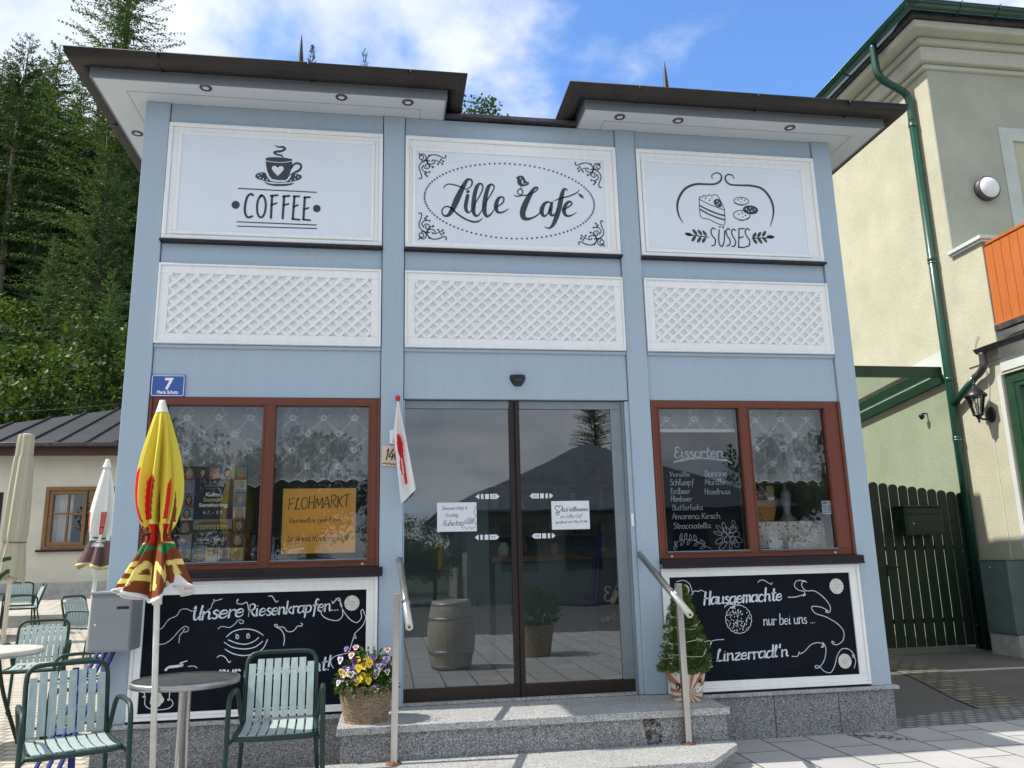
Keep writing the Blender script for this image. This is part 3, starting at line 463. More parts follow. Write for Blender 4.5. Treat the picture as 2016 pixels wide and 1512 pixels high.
# recess of the door
m = MB(); m.box(.128, .137, .024, .30, .354, 2.58); m.box(1.888, 1.922, .024, .30, .354, 2.58); m.box(.137, 1.888, .10, .30, 2.588, 2.60)
m.build("door_reveal", K['blue'], cafe)
m = MB(); m.box(1.868, 1.886, .045, .12, .354, 2.58); m.build("jamb_profile", K['greyframe'], cafe)
m = MB(); m.box(1.893, 1.914, .016, .0235, 1.59, 1.69); m.build("wall_switch", K['enamelwhite'], cafe, bevel=.002)

# two hipped pavilion roofs, each with soffit, fascia, gutter and finial
def pavilion(x0, x1, y0, y1, gl):
    r = bpy.data.objects.new("roof", None); COL.objects.link(r); r.parent = cafe; r['label'] = "dark brown sheet roof with round gutter and finial"
    m = MB(); m.box(x0+.012, x1-.012, y0+.012, y1, ZS, ZS+.012); m.build("soffit", K['soffit'], r)
    m = MB()                                                                   # seams of the soffit boards
    for (a, b) in (((x0, y0), (x0+.32, y0+.30)), ((x1, y0), (x1-.32, y0+.30))): pass
    sx = x0+.21; m.box(sx, sx+.004, y0+.17, y1, ZS-.001, ZS+.002); m.box(sx+.004, x1-.21, y0+.17, y0+.174, ZS-.001, ZS+.002); m.box(x1-.21, x1-.206, y0+.17, y1, ZS-.001, ZS+.002)
    m.build("soffit_joint", K['fascia'], r)
    m = MB(); m.box(x0, x1, y0-.008, y0+.012, ZS-.006, ZS+.075); m.box(x0, x0+.012, y0+.012, y1, ZS-.006, ZS+.075); m.box(x1-.012, x1, y0+.012, y1, ZS-.006, ZS+.075)
    m.build("fascia_board", K['fascia'], r, bevel=.002)
    # gutter: half round profile swept round three eaves with mitred corners
    prof = [(.004, ZS+.062)] + [(.008+.068*(1-math.cos(t)), ZS+.118-.062*math.sin(t)) for t in [math.pi*k/10 for k in range(1, 10)]] + [(.146, ZS+.135), (.152, ZS+.142), (.146, ZS+.150), (.136, ZS+.146)]
    prof += [(.128, ZS+.125)] + [(.012+.062*(1-math.cos(t)), ZS+.121-.054*math.sin(t)) for t in [math.pi*k/8 for k in range(7, 0, -1)]]
    m = MB(); m.smooth = True; path = [((x0, y1), (-1, 0)), ((x0, y0), (-1, -1)), ((x1, y0), (1, -1)), ((x1, y1), (1, 0))]; rings = []
    for (px, py), (ox, oy) in path: rings.append(m.pts([(px+ox*d, py+oy*d, z) for d, z in prof]))
    n = len(prof)
    for i in range(3):
        for k in range(n-1): m.face((rings[i]+k, rings[i]+k+1, rings[i+1]+k+1, rings[i+1]+k))
    m.build("gutter", K['brown'], r)
    m = MB()
    for x in gl: m.tube([(x, y0-.152, ZS+.142), (x, y0-.150, ZS+.12), (x+.006, y0-.11, ZS+.066), (x+.012, y0-.05, ZS+.048), (x+.014, y0-.006, ZS+.072)], .0075, 6)
    for y in (.5, 1.3): m.tube([(x0-.152, y, ZS+.142), (x0-.11, y, ZS+.066), (x0-.05, y, ZS+.048), (x0-.006, y, ZS+.072)], .0075, 6)
    m.build("gutter_bracket", K['brown'], r)
    cx, cy, h = (x0+x1)/2, (y0+y1)/2, .86
    m = MB(); c = [(x0-.06, y0-.06, ZS+.13), (x1+.06, y0-.06, ZS+.13), (x1+.06, y1, ZS+.13), (x0-.06, y1, ZS+.13)]; ap = (cx, cy, ZS+.13+h)
    for i in range(4): m.poly([c[i], c[(i+1) % 4], ap])
    m.poly(c[::-1])
    for k in range(5):                                                         # standing seams
        x = x0+(x1-x0)*(k+.5)/5; t = 1-abs(x-cx)/((x1-x0)/2+.06)
        m.bar((x, y0-.075, ZS+.138), (x, y0-.06+t*(cy-y0+.06)*.98, ZS+.142+h*t*.98), .012, .045)
    m.build("roof_sheet", K['roof'], r)
    m = MB(); m.lathe([(.075, -.05), (.06, .05), (.032, .26), (.012, .52), (.002, .62), (.0, .625)], (cx, cy, ZS+.13+h), 14); m.build("finial", K['brown'], r)
    return r
pavilion(-2.226, .455, -.30, 2.86, (-1.72, -.62, .16))
pavilion(1.585, 4.273, -.30, 2.86, (2.02, 3.05, 3.88))
for x, y in ((-1.405, -.245), (-.38, -.234), (.144, -.222), (-2.12, .52), (1.912, -.205), (2.425, -.205), (3.442, -.205)):
    d = bpy.data.objects.new("spotlight", None); COL.objects.link(d); d.parent = cafe; d.location = (x, y, ZS)
    m = MB(); m.lathe([(.024, -.001), (.026, -.008), (.045, -.006), (.047, .001)], (0, 0, 0), 20); m.build("rim", K['lead'], d)
    m = MB(); m.lathe([(.0, .004), (.012, .002), (.0245, -.003)], (0, 0, 0), 16); m.build("lamp_lens", K['lampwhite'], d)
m = MB(); m.box(.462, 1.578, -.045, 2.6, ZS+.012, ZS+.032); m.box(.64, 1.40, -.052, -.046, ZS+.004, ZS+.034); m.build("parapet_flashing", K['lead'], cafe)
m = MB(); m.box(-1.74, 3.757, .17, 2.45, ZS-.06, ZS-.003); m.build("ceiling_slab", K['innerwall'], cafe)
# unseen block added behind the cafe to cast shade on the neighbour's wall
m = MB(); m.box(2.95, 3.9, 3.0, 4.40, -.2, 7.25); m.box(2.95, 3.9, 4.401, 5.15, -.2, 7.9); m.build("shade_block", K['greywall'], cafe)

# windows: frame, two sashes of glass, sill
def window(x0, x1, panes, plabel):
    z0, z1 = 1.335, 2.588
    w = bpy.data.objects.new("window", None); COL.objects.link(w); w.parent = cafe; w['label'] = plabel
    m = MB()
    m.box(x0, x1, .012, .10, z1-.058, z1); m.box(x0, x1, .012, .10, z0, z0+.05)
    xs = [x0]+[p for q in panes for p in q]+[x1]
    for i in range(0, 6, 2): m.box(xs[i], xs[i+1], .012, .10, z0+.05, z1-.058)
    for (a, b) in panes: frame_box(m, a-.014, b+.014, z0+.036, z1-.045, .012, .004, .0115)
    m.box(x0+.001, x0+.02, -.004, .0115, z0, z1-.001); m.box(x1-.02, x1-.001, -.004, .0115, z0, z1-.001)
    m.build("frame", K['winframe'], w, bevel=.003)
    m = MB()
    for (a, b) in panes: m.poly([(a-.005, .04, z0+.045), (b+.005, .04, z0+.045), (b+.005, .04, z1-.052), (a-.005, .04, z1-.052)])
    m.build("panes", K['glass'], w)
    m = MB()
    for (a, b) in panes: m.box(a-.001, b+.001, .003, .018, z0+.051, z0+.058)
    m.build("drip_bar", K['greyframe'], w)
    m = MB(); m.box(x0-.002, x1+.03, -.05, .03, z0-.018, z0-.003); m.box(x0-.002, x1+.03, -.058, -.0505, z0-.062, z0-.006); m.tube([(x0, -.056, z0-.062), (x1+.03, -.056, z0-.062)], .008, 8)
    m.build("sill", K['sill'], w, bevel=.002)
    m = MB()
    for x in (panes[0][0]+.03, panes[1][1]-.03): m.box(x-.008, x+.008, .006, .0118, z0+.012, z0+.028)
    m.build("drain_cap", K['cork'], w)
    return w
window(-1.716, -.048, ((-1.594, -.910), (-.820, -.135)), "wide red-brown double window with orange card")
window(2.098, 3.744, ((2.170, 2.848), (2.940, 3.600)), "wide red-brown double window with ice cream list")

# the sliding door
door = bpy.data.objects.new("sliding_door", None); COL.objects.link(door); door.parent = cafe
for (x0, x1, s0, s1) in ((.137, .952, .951, .986), (1.032, 1.868, .998, 1.033)):
    lf = bpy.data.objects.new("door_leaf", None); COL.objects.link(lf); lf.parent = door
    m = MB(); m.box(min(x0, s1), max(x0, s1)-.036 if x0 < .5 else x1, .058, .10, .375, .462) if x0 < .5 else m.box(x0+.002, x1, .058, .10, .375, .462)
    m.box(s0, s1, .052, .10, .375, 2.583); m.build("stile", K['darkframe'], lf, bevel=.002)
    m = MB(); m.box(x0, x1, .060, .10, 2.523, 2.583)
    if x0 > .5: m.box(1.778, 1.868, .064, .10, .462, 2.523)
    m.build("head_rail", K['greyframe'], lf)
    m = MB(); gx = 1.8 if x0 > .5 else x1+.001; m.poly([(x0-.001, .078, .46), (gx, .078, .46), (gx, .078, 2.525), (x0-.001, .078, 2.525)]); m.build("glass", K['doorglass'], lf)
m = MB(); m.box(.986, .998, .075, .10, .36, 2.583); m.build("seal_strip", K['gap'], door)
m = MB(); m.box(.137, 1.868, .03, .16, .352, .372); m.build("threshold", K['granite_tread'], door)

# ---- signs, lattices and blackboards
def sign(i, name, label, pan):
    x0, x1 = BAYS[i]; z0, z1 = 3.822, 4.800
    o = thing(name, label, "shop sign", ((x0+x1)/2, 0, z0)); off = Vector(o.location)
    m = MB(); p0, p1, q0, q1 = pan
    frame_box(m, x0+.004, x1-.004, z0, z1, .030, -.016, .013)
    m.box(x0+.034, x1-.034, .002, .0135, q1+.028, z1-.030); m.box(x0+.034, x1-.034, .002, .0135, z0+.030, q0-.028)
    m.box(x0+.034, p0-.028, .002, .0135, q0-.028, q1+.028); m.box(p1+.028, x1-.034, .002, .0135, q0-.028, q1+.028)
    frame_box(m, p0-.028, p1+.028, q0-.028, q1+.028, .028, -.010, .012)
    f = m.build("sign_frame", K['white'], o, bevel=.005); f.location = -off
    m = MB(); m.box(p0, p1, .0, .010, q0, q1); b = m.build("board", K['signwhite'], o); b.location = -off
    m = MB(); m.box(x0-.004, x1+.006, -.034, .02, z0-.025, z0-.008); b = m.build("drip_strip", K['sill'], o); b.location = -off
    return o, off
o, off = sign(0, "coffee_sign", "white framed sign with steaming cup drawing and the word COFFEE", (-1.612, -.143, 3.894, 4.702))
m = MB(); draw(m, 'coffee', -.002, 1); b = m.build("sign_print", [K['ink'], K['signwhite']], o); b.location = -off
o, off = sign(1, "cafe_name_sign", "white framed name sign in brush script inside a dotted oval with corner scrolls", (.216, 1.808, 3.872, 4.672))
m = MB(); draw(m, 'lille', -.002, 1)
e = [v*1e-4 for v in ART['ell'][0][1]]; cx, cz = (e[0]+e[2])/2, (e[5]+e[7])/2; rx, rz = (e[2]-e[0])/2, (e[5]-e[7])/2
for k in range(104): t = 2*math.pi*k/104; disc(m, cx+rx*math.cos(t), cz+rz*math.sin(t), -.002, .0082, seg=10)
mx, mz = (.216+1.808)/2, (3.872+4.672)/2
for fx in (0, 1):
    for fz in (0, 1): draw(m, 'corner', -.002, xf=lambda x, z: (2*mx-x if fx else x, 2*mz-z if fz else z))
b = m.build("sign_print", [K['ink'], K['signwhite']], o); b.location = -off
o, off = sign(2, "sweets_sign", "white framed sign with cake slice and biscuits above the word SÜSSES", (2.170, 3.612, 3.888, 4.684))
m = MB(); draw(m, 'sweets', -.002, 1); b = m.build("sign_print", [K['ink'], K['signwhite']], o); b.location = -off
def clipseg(x, z, dx, dz, X0, X1, Z0, Z1):
    t0, t1 = -1e9, 1e9
    for p, d, lo, hi in ((x, dx, X0, X1), (z, dz, Z0, Z1)):
        a, b = (lo-p)/d, (hi-p)/d; t0 = max(t0, min(a, b)); t1 = min(t1, max(a, b))
    return (t0, t1) if t1 > t0 else None
LATL = ("white lattice panel under the COFFEE sign", "white lattice panel above the glass door, under the dotted oval sign", "white lattice panel under the SÜSSES sign")
for i, (x0, x1) in enumerate(BAYS):
    z0, z1 = 2.994, 3.622; o = thing("lattice_panel", LATL[i], "lattice panel", ((x0+x1)/2, 0, z0), group="lattice panels across the facade"); off = Vector(o.location)
    m = MB(); frame_box(m, x0+.005, x1-.005, z0, z1, .016, -.020, .013); frame_box(m, x0+.021, x1-.021, z0+.016, z1-.016, .062, -.008, .0125)
    b = m.build("lattice_frame", K['white'], o, bevel=.004); b.location = -off
    X0, X1, Z0, Z1 = x0+.083, x1-.083, z0+.078, z1-.078
    m = MB(); m.box(X0, X1, .0078, .0125, Z0, Z1); b = m.build("backboard", K['backboard'], o); b.location = -off
    m = MB(); an = R(43); p = .0975
    for s, y in ((1, -.0095), (-1, -.001)):
        k = -40
        for k in range(-30, 60):
            x = X0+k*p; c = clipseg(x, Z0, s*math.cos(an), math.sin(an), X0, X1, Z0, Z1)
            if c and c[1]-c[0] > .012:
                a = (x+s*math.cos(an)*c[0], y+.0045, Z0+math.sin(an)*c[0]); q = (x+s*math.cos(an)*c[1], y+.0045, Z0+math.sin(an)*c[1]); m.bar(a, q, .0265, .0095, (0, 1, 0))
    b = m.build("lattice_slats", K['white'], o); b.location = -off
def doily(m, x, z, y, r, pent=False):
    m.mi = 1; n = 40; ps = []
    for k in range(n*2):
        t = -2*math.pi*k/(2*n); rr = r*(1+.03*math.cos(16*t)) if not pent else r*(1+.07*math.cos(5*t+.4)); ps.append((x+rr*math.cos(t), y, z+rr*math.sin(t)))
    m.poly(ps); m.mi = 2
    for q in (.30, .42, .80): ribbon(m, ellipse_pts(x, z, r*q, r*q, 0, 30), y-.001, r*.035)
    for k in range(20):
        t = 2*math.pi*k/20; disc(m, x+r*.62*math.cos(t), z+r*.62*math.sin(t), y-.001, r*.04, seg=6)
    for k in range(10):
        t = 2*math.pi*k/10; disc(m, x+r*.2*math.cos(t), z+r*.2*math.sin(t), y-.001, r*.045, seg=6)
    m.mi = 0
def blackboard(i, name, label, bx):
    x0, x1 = BAYS[i]; z0, z1 = .352, 1.263; p0, p1, q0, q1 = bx
    o = thing(name, label, "blackboard", ((x0+x1)/2, 0, z0)); off = Vector(o.location)
    m = MB(); frame_box(m, x0+.004, x1-.004, z0, z1, .022, -.020, .0215); m.box(x0+.026, x1-.026, -.008, .0215, q1, z1-.022); m.box(x0+.026, x1-.026, -.008, .0215, z0+.022, q0)
    m.box(x0+.026, p0, -.008, .0215, q0, q1); m.box(p1, x1-.026, -.008, .0215, q0, q1)
    b = m.build("board_frame", K['white'], o, bevel=.004); b.location = -off
    m = MB(); m.box(p0, p1, .006, .0215, q0, q1); b = m.build("board", K['board'], o); b.location = -off
    return o, off
o, off = blackboard(0, "doughnut_blackboard", "white framed blackboard about Riesenkrapfen behind the bistro table", (-1.647, -.132, .396, 1.173))
m = MB(); y = .0045; draw(m, 'krapfen', y)
write(m, "Unsere", -1.338, .998, -.985, 1.012, .053, .0095, y, .20, .10, .45, seed=4)
write(m, "Riesenkrapfen...", -.955, 1.010, -.325, 1.035, .047, .0080, y, .10, .12, .45, seed=9)
write(m, "nur hausgemacht!", -1.13, .600, -.375, .628, .052, .0095, y, .12, .12, .45, seed=2)
for t, q in ART['doilyL']: doily(m, q[0]*1e-4, q[1]*1e-4, y, q[2]*1e-4, q[0] < -8000)
b = m.build("chalk_lettering", [K['chalk'], K['doily'], K['concrete']], o); b.location = -off
o, off = blackboard(2, "linzer_blackboard", "white framed blackboard reading Hausgemachte Linzerradl'n beside the potted spruce", (2.163, 3.660, .425, 1.196))
m = MB(); draw(m, 'linzer', y)
write(m, "Hausgemachte", 2.430, .985, 3.075, 1.000, .050, .0100, y, .16, .10, .5, seed=5)
write(m, "nur bei uns ...", 2.905, .815, 3.335, .820, .043, .0055, y, .06, .10, .3, seed=6)
write(m, "Linzerradl'n", 2.492, .567, 3.085, .583, .047, .0095, y, .14, .12, .5, seed=7)
for t, q in ART['doilyR']: doily(m, q[0]*1e-4, q[1]*1e-4, y, q[2]*1e-4)
cx, cz, r = [v*1e-4 for v in ART['cookie'][0][1]]
P = [(cx+r*(1+.055*abs(math.sin(9*t)))*math.cos(t), cz+r*(1+.055*abs(math.sin(9*t)))*math.sin(t)) for t in [2*math.pi*k/108 for k in range(109)]]; ribbon(m, P, y, .0045)
rnd = random.Random(3)
for k in range(95):
    a = rnd.uniform(0, 6.28); q = r*.93*math.sqrt(rnd.random()); disc(m, cx+q*math.cos(a), cz+q*math.sin(a), y, .0032, .0058, 8)
b = m.build("chalk_lettering", [K['chalk'], K['doily'], K['concrete']], o); b.location = -off

# ---- small things on the front
o = thing("house_number_sign", "blue enamel house number plate with white 7 above Maria Schutz", "house number", (-1.597, 0, 2.672)); off = Vector(o.location)
m = MB(); m.box(-1.716, -1.478, .006, .0205, 2.590, 2.754); b = m.build("plate", K['signblue'], o, bevel=.003); b.location = -off
m = MB(); P = []
for (cx, cz, a0) in ((-1.496, 2.736, 0), (-1.698, 2.736, 90), (-1.698, 2.608, 180), (-1.496, 2.608, 270)): P += [(cx+.011*math.cos(R(a0+t)), cz+.011*math.sin(R(a0+t))) for t in (0, 30, 60, 90)]
P.append(P[0]); ribbon(m, P, .004, .0045); b = m.build("border_line", K['enamelwhite'], o); b.location = -off
t = text_mesh("number", "7", -1.592, 2.647, .004, .118, K['enamelwhite'], o, bold=.004); t.location = -off
t = text_mesh("place_name", "Maria Schutz", -1.597, 2.612, .004, .034, K['enamelwhite'], o, width=.148, bold=.0012); t.location = -off
m = MB(); m.lathe([(.0, -.0), (.055, .0), (.063, .018), (.055, .034), (.0, .040)], (0, 0, 0), 24)
o = thing("motion_sensor", "small black motion sensor above the sliding door", "motion sensor", (1.022, .022, 2.742))
for k, v in enumerate(m.v): m.v[k] = (v[0], -max(0.0, (0.064**2-min(v[0]**2+v[2]**2*0, .0040))**.5)*.75*(1 if v[1] < 0 else 0), (v[2]-.02)*1.6)
m = MB(); rings = []
for i in range(9):
    f = i/8; zz = .04-.085*f; rr = .064*math.cos((f-.15)*1.35); rings.append(m.pts([(rr*math.cos(t), -rr*.8*math.sin(t), zz) for t in [math.pi*k/14 for k in range(15)]]))
m.smooth = True
for i in range(8):
    for k in range(14): m.face((rings[i]+k, rings[i]+k+1, rings[i+1]+k+1, rings[i+1]+k))
m.smooth = False; m.face(tuple(rings[0]+k for k in range(15))); m.face(tuple(rings[8]+k for k in range(14, -1, -1)))
m.build("housing", K['black'], o)
m = MB(); m.box(-.022, .022, -.066, -.045, -.012, .004); m.build("lens", K['gap'], o)
o = thing("number_plaque", "hand painted cream tile reading 140 half hidden by the little flag", "plaque", (.04, -.006, 2.143)); off = Vector(o.location)
m = MB(); m.box(-.030, .112, -.012, -.001, 2.066, 2.222); b = m.build("tile", K['cork'], o, bevel=.002); b.location = -off
m = MB(); write(m, "140", -.012, 2.115, .094, 2.115, .046, .008, -.0135, .18, .05, .4, seed=3)
rnd = random.Random(5)
for k in range(26): m.mi = 1; disc(m, -.024+k*.0052, 2.083+rnd.uniform(-.008, .008), -.0135, .005, seg=6)
b = m.build("tile_painting", [K['brownink'], plain('tile_flowers', (.38, .16, .1), .8, 0, .3, 60)], o); b.location = -off
# flag on a short holder
o = thing("ice_cream_flag", "small white flag with red print hanging from a red knob beside the glass door", "flag", (.075, -.05, 2.57))
m = MB(); m.lathe([(0, .028), (.014, .024), (.02, .01), (.019, -.006), (.010, -.018), (.0, -.02)], (.008, 0, .005), 16); m.build("knob", K['red'], o)
m = MB(); m.tube([(.008, 0, 0), (-.012, .004, -.28), (-.016, .02, -.34)], .006, 8); m.build("stick", K['pole'], o)
m = MB(); m.box(-.05, .0, .034, .048, -.335, -.228); m.box(-.032, -.018, .0, .034, -.32, -.25); m.build("flag_holder", K['enamelwhite'], o, bevel=.002)
def flag_pt(u, v):          # u across, v down: the cloth hangs in folds from its upper corner
    xl = .004+(-.028)*min(1, v*3.3) + max(0, v-.3)*.085; xr = .014+.128*min(1.0, v*1.02)
    zl = -.02-.775*v; zr = -.02-.67*v
    x = xl+(xr-xl)*u; z = zl+(zr-zl)*u
    return (x, -.02-.028*math.sin(u*7+v*2.2)*min(1, v*3)-.03*v, z)
m = MB(); nu, nv = 22, 44; base = m.pts([flag_pt(i/nu, j/nv) for j in range(nv+1) for i in range(nu+1)]); m.smooth = True
for j in range(nv):
    for i in range(nu):
        u, v = (i+.5)/nu, (j+.5)/nv; q = (u-.42)**2/.06+(v-.46)**2/.016 < 1 or ((u-.45)**2/.05+(v-.66)**2/.012 < 1 and (math.sin(u*26) > -.2)) or (abs(u-.5) < .07 and .76 < v < .86)
        m.mi = 1 if q else 0; a = base+j*(nu+1)+i; m.face((a, a+1, a+nu+2, a+nu+1))
m.build("flag_cloth", [K['flagcloth'], K['red']], o)
# letterbox by the corner
o = thing("mailbox", "grey metal mailbox mounted on the left corner pilaster", "mailbox", (-1.787, -.13, .83))
m = MB(); m.box(-.13, .13, -.12, .128, 0, .365); m.build("body", K['mailbox'], o, bevel=.004)
m = MB(); m.box(-.122, .122, -.127, -.121, .012, .345); m.build("door", K['mailbox'], o, bevel=.002)
m = MB(); m.box(-.138, .138, -.135, .129, .366, .384); m.build("lid", K['mailbox'], o, bevel=.004)
m = MB(); m.box(.035, .112, -.1285, -.1275, .270, .288); m.build("name_slot", K['black'], o)
m = MB(); m.lathe([(0, .004), (.006, .003), (.008, 0)], (0, 0, 0), 12); b = m.build("lock", K['steel'], o); b.rotation_euler = (R(90), 0, 0); b.location = (-.09, -.1275, .17)
# papers and stickers on the door glass
def paper(x0, x1, z0, z1, label, rows, seed, extra=None):
    o = thing("paper_notice", label, "notice", ((x0+x1)/2, .074, (z0+z1)/2), group="paper notices on the glass door"); off = Vector(o.location)
    m = MB(); m.box(x0, x1, .0745, .0765, z0, z1); b = m.build("sheet", K['paper'], o); b.location = -off
    m = MB(); y = .0735
    for i, (t, a, zb, c, xh, w) in enumerate(rows): write(m, t, a, zb, c, zb+.004, xh, w, y, .22, .12, .35, seed=seed+i)
    if extra: extra(m, y)
    b = m.build("handwriting", K['pen'], o); b.location = -off
def deco1(m, y):
    rnd = random.Random(1)
    for k in range(16):
        z = 1.765-k*.0095; x = .668+.008*math.sin(k); ribbon(m, [(x, z), (x+.008, z+.006)], y, .003)
    for k in range(10):
        x = .585+k*.0095; z = 1.597+.006*math.sin(k*1.7); ribbon(m, [(x, z), (x+.006, z+.008)], y, .003)
    ribbon(m, ellipse_pts(.632, 1.660, .020, .017, 0, 16), y, .003); ribbon(m, ellipse_pts(.655, 1.660, .008, .008, 0, 12), y, .003); ribbon(m, ellipse_pts(.632, 1.640, .03, .006, 0, 16), y, .003); disc(m, .632, 1.660, y, .006, seg=8)
paper(.386, .687, 1.577, 1.795, "white paper notice on left door leaf reading Donnerstag & Freitag Ruhetag!", (("Donnerstag &", .425, 1.740, .615, .014, .0020), ("Freitag", .445, 1.685, .545, .016, .0020), ("Ruhetag!", .428, 1.620, .598, .022, .0028)), 21, deco1)
def deco2(m, y):
    for s, x, z, k in ((1, 1.330, 1.738, .030), (1, 1.318, 1.700, .014)):
        P = [(x+k*(16*math.sin(t)**3)/16, z+k*(13*math.cos(t)-5*math.cos(2*t)-2*math.cos(3*t)-math.cos(4*t))/16) for t in [2*math.pi*i/36 for i in range(37)]]; ribbon(m, P, y, .005 if k > .02 else .004)
paper(1.272, 1.573, 1.578, 1.796, "white paper notice on right door leaf with a drawn heart and Willkommen", (("lich Willkommen", 1.355, 1.713, 1.562, .018, .0026), ("im Lille Café", 1.340, 1.665, 1.520, .014, .0020), ("geöffnet von 9 bis 18 Uhr", 1.300, 1.625, 1.558, .010, .0018)), 31, deco2)
for (x0, z, d, lb) in ((.680, 1.838, 1, "white arrow sticker on left door leaf above the notice"), (.671, 1.530, 1, "white arrow sticker on left door leaf below the notice"), (1.103, 1.838, -1, "white arrow sticker on right door leaf above the notice"), (1.111, 1.532, -1, "white arrow sticker on right door leaf below the notice")):
    m = MB(); y = .0755; s = lambda u: (x0+u*.187) if d > 0 else (x0+.187*(1-u)); h = .019
    m.poly([(s(0), y, z), (s(.13), y, z-h), (s(.16), y, z-h), (s(.16), y, z+h), (s(.13), y, z+h)])
    m.poly([(s(.23), y, z-h), (s(.33), y, z-h), (s(.33), y, z+h), (s(.23), y, z+h)]); m.poly([(s(.40), y, z-h), (s(.56), y, z-h), (s(.56), y, z+h), (s(.40), y, z+h)])
    m.poly([(s(.61), y, z-h), (s(.89), y, z-h), (s(1), y, z), (s(.89), y, z+h), (s(.61), y, z+h)])
    m.mi = 1; m.box(min(s(.66), s(.86)), max(s(.66), s(.86)), y-.001, y-.0006, z+.003, z+.007); m.box(min(s(.66), s(.86)), max(s(.66), s(.86)), y-.001, y-.0006, z-.008, z-.004)
    tag(m.build("door_sticker", [K['paper'], K['greyframe']]), lb, "sticker", "arrow stickers on the glass door")
# ------------------------------------------------------------------ ground, steps
def sst(a, b, x):
    t = min(1, max(0, (x-a)/(b-a))); return t*t*(3-2*t)
def gz(x, y):
    left = sst(-1.90, -2.3, x) if x > -3 else 1.0
    z = left*(.03*min(max(y, 0), 10.6)+.21*sst(10.7, 10.9, y)+.11*max(0, min(y-10.9, 3)))
    if y > 19: z += (y-19)**1.25*.20*sst(30, 8, x) if x < 30 else 0
    return z
def grid_sheet(name, xs, ys, fz, mat):
    m = MB(); b = m.pts([(x, y, fz(x, y)) for y in ys for x in xs]); n = len(xs); m.smooth = True
    for j in range(len(ys)-1):
        for i in range(n-1): a = b+j*n+i; m.face((a, a+1, a+n+1, a+n))
    return m.build(name, mat)
mg, t, b, o_ = new_mat("ground_mix"); v = coords(t)
sp = N(t, 'ShaderNodeSeparateXYZ'); t.links.new(v, sp.inputs[0])
n1_ = noise_tex(t, v, 70, 4, .7); n2_ = noise_tex(t, v, 1.1, 5)
asph = mixc(t, .6, ramp_of(t, n1_, [(.3, (.055, .055, .055)), (.7, (.15, .145, .14))]), ramp_of(t, n2_, [(.3, (.75, .75, .75)), (.7, (1.1, 1.08, 1.05))]), 'MULTIPLY')
grass = ramp_of(t, noise_tex(t, v, 2.5, 6), [(.3, (.012, .022, .006)), (.7, (.035, .06, .016))])
hi = N(t, 'ShaderNodeMapRange'); hi.inputs[1].default_value = 17.5; hi.inputs[2].default_value = 18.5; t.links.new(M('ADD', sp.outputs[1], M('MULTIPLY', n2_, .8, t=t), t=t), hi.inputs[0])
far = N(t, 'ShaderNodeMapRange'); far.inputs[1].default_value = -23; far.inputs[2].default_value = -24; t.links.new(sp.outputs[1], far.inputs[0])
t.links.new(mixc(t, M('MAXIMUM', hi.outputs[0], far.outputs[0], t=t), asph, grass), b.inputs['Base Color']); b.inputs['Roughness'].default_value = .9; bump_of(t, b, n1_, .3, .006)
xs = [-900, -300, -120]+[x for x in range(-60, 0, 3)]+[-2.4, -2.3, -2.1, -1.9]+[x for x in range(0, 62, 3)]+[120, 300, 900]
ys = [-900, -300, -100, -50, -24, -20, -10, -5, 0, 2, 4, 6, 8, 10.6, 10.7, 10.75, 10.8, 10.85, 10.9, 12, 13.9, 16, 19]+[20+2*k for k in range(1, 26)]+[90, 200, 900]
tag(grid_sheet("ground", xs, ys, lambda x, y: gz(x, min(y, 90))-.012, mg), kind="structure")
def slabs(name, bw, rh, cols, mortar, ms=.008, rot=90, rough=.7, spots=.5, offs=(0, 0, 0)):
    m, t, b, o = new_mat(name); v = coords(t, 'Object', (1, 1, 1), (0, 0, R(rot)))
    br = N(t, 'ShaderNodeTexBrick'); br.inputs['Scale'].default_value = 1; br.inputs['Brick Width'].default_value = bw; br.inputs['Row Height'].default_value = rh
    br.inputs['Mortar Size'].default_value = ms; br.inputs['Mortar Smooth'].default_value = .15; br.inputs['Bias'].default_value = 0
    br.inputs['Color1'].default_value = (*cols[0], 1); br.inputs['Color2'].default_value = (*cols[1], 1); br.inputs['Mortar'].default_value = (*mortar, 1)
    w = noise_tex(t, v, 9, 3); va = N(t, 'ShaderNodeVectorMath', operation='ADD'); va.inputs[1].default_value = offs; t.links.new(v, va.inputs[0]); t.links.new(va.outputs[0], br.inputs['Vector'])
    fine = noise_tex(t, v, 120, 4, .7); big = noise_tex(t, v, 2.3, 6, .6)
    c = mixc(t, spots, br.outputs[0], ramp_of(t, fine, [(.3, (.72, .72, .72)), (.7, (1.06, 1.06, 1.06))]), 'MULTIPLY')
    c = mixc(t, .6, c, ramp_of(t, big, [(.3, (.80, .79, .77)), (.7, (1.05, 1.05, 1.05))]), 'MULTIPLY')
    t.links.new(c, b.inputs['Base Color']); b.inputs['Roughness'].default_value = rough
    bump_of(t, b, M('ADD', M('MULTIPLY', br.outputs['Fac'], -1.0, t=t), M('MULTIPLY', fine, .15, t=t), t=t), .5, .008); return m
pav = slabs("slab_paving", .50, .352, ((.42, .42, .42), (.48, .475, .47)), (.10, .095, .085), .0075, 90, .75, .5, (.12, .02, 0))
m = MB(); xs = [-9, -2.2, 0, 2, 4, 6.3]; 
m.poly([(-14, -9, .0), (9.5, -9, .0), (9.5, .32, .0), (3.93, .05, .0), (-1.93, .05, .0), (-14, .05, .0)])
tag(m.build("pavement", pav), kind="structure")
cob = slabs("patio_setts", .16, .12, ((.58, .52, .43), (.47, .43, .36)), (.27, .24, .19), .016, 12, .85, .6)
ys = [.05, 1, 2, 3, 4, 5, 6, 7, 8, 9, 10, 10.62]; xs = [-16, -12, -9, -6, -4, -3, -2.3, -2.1, -1.93]
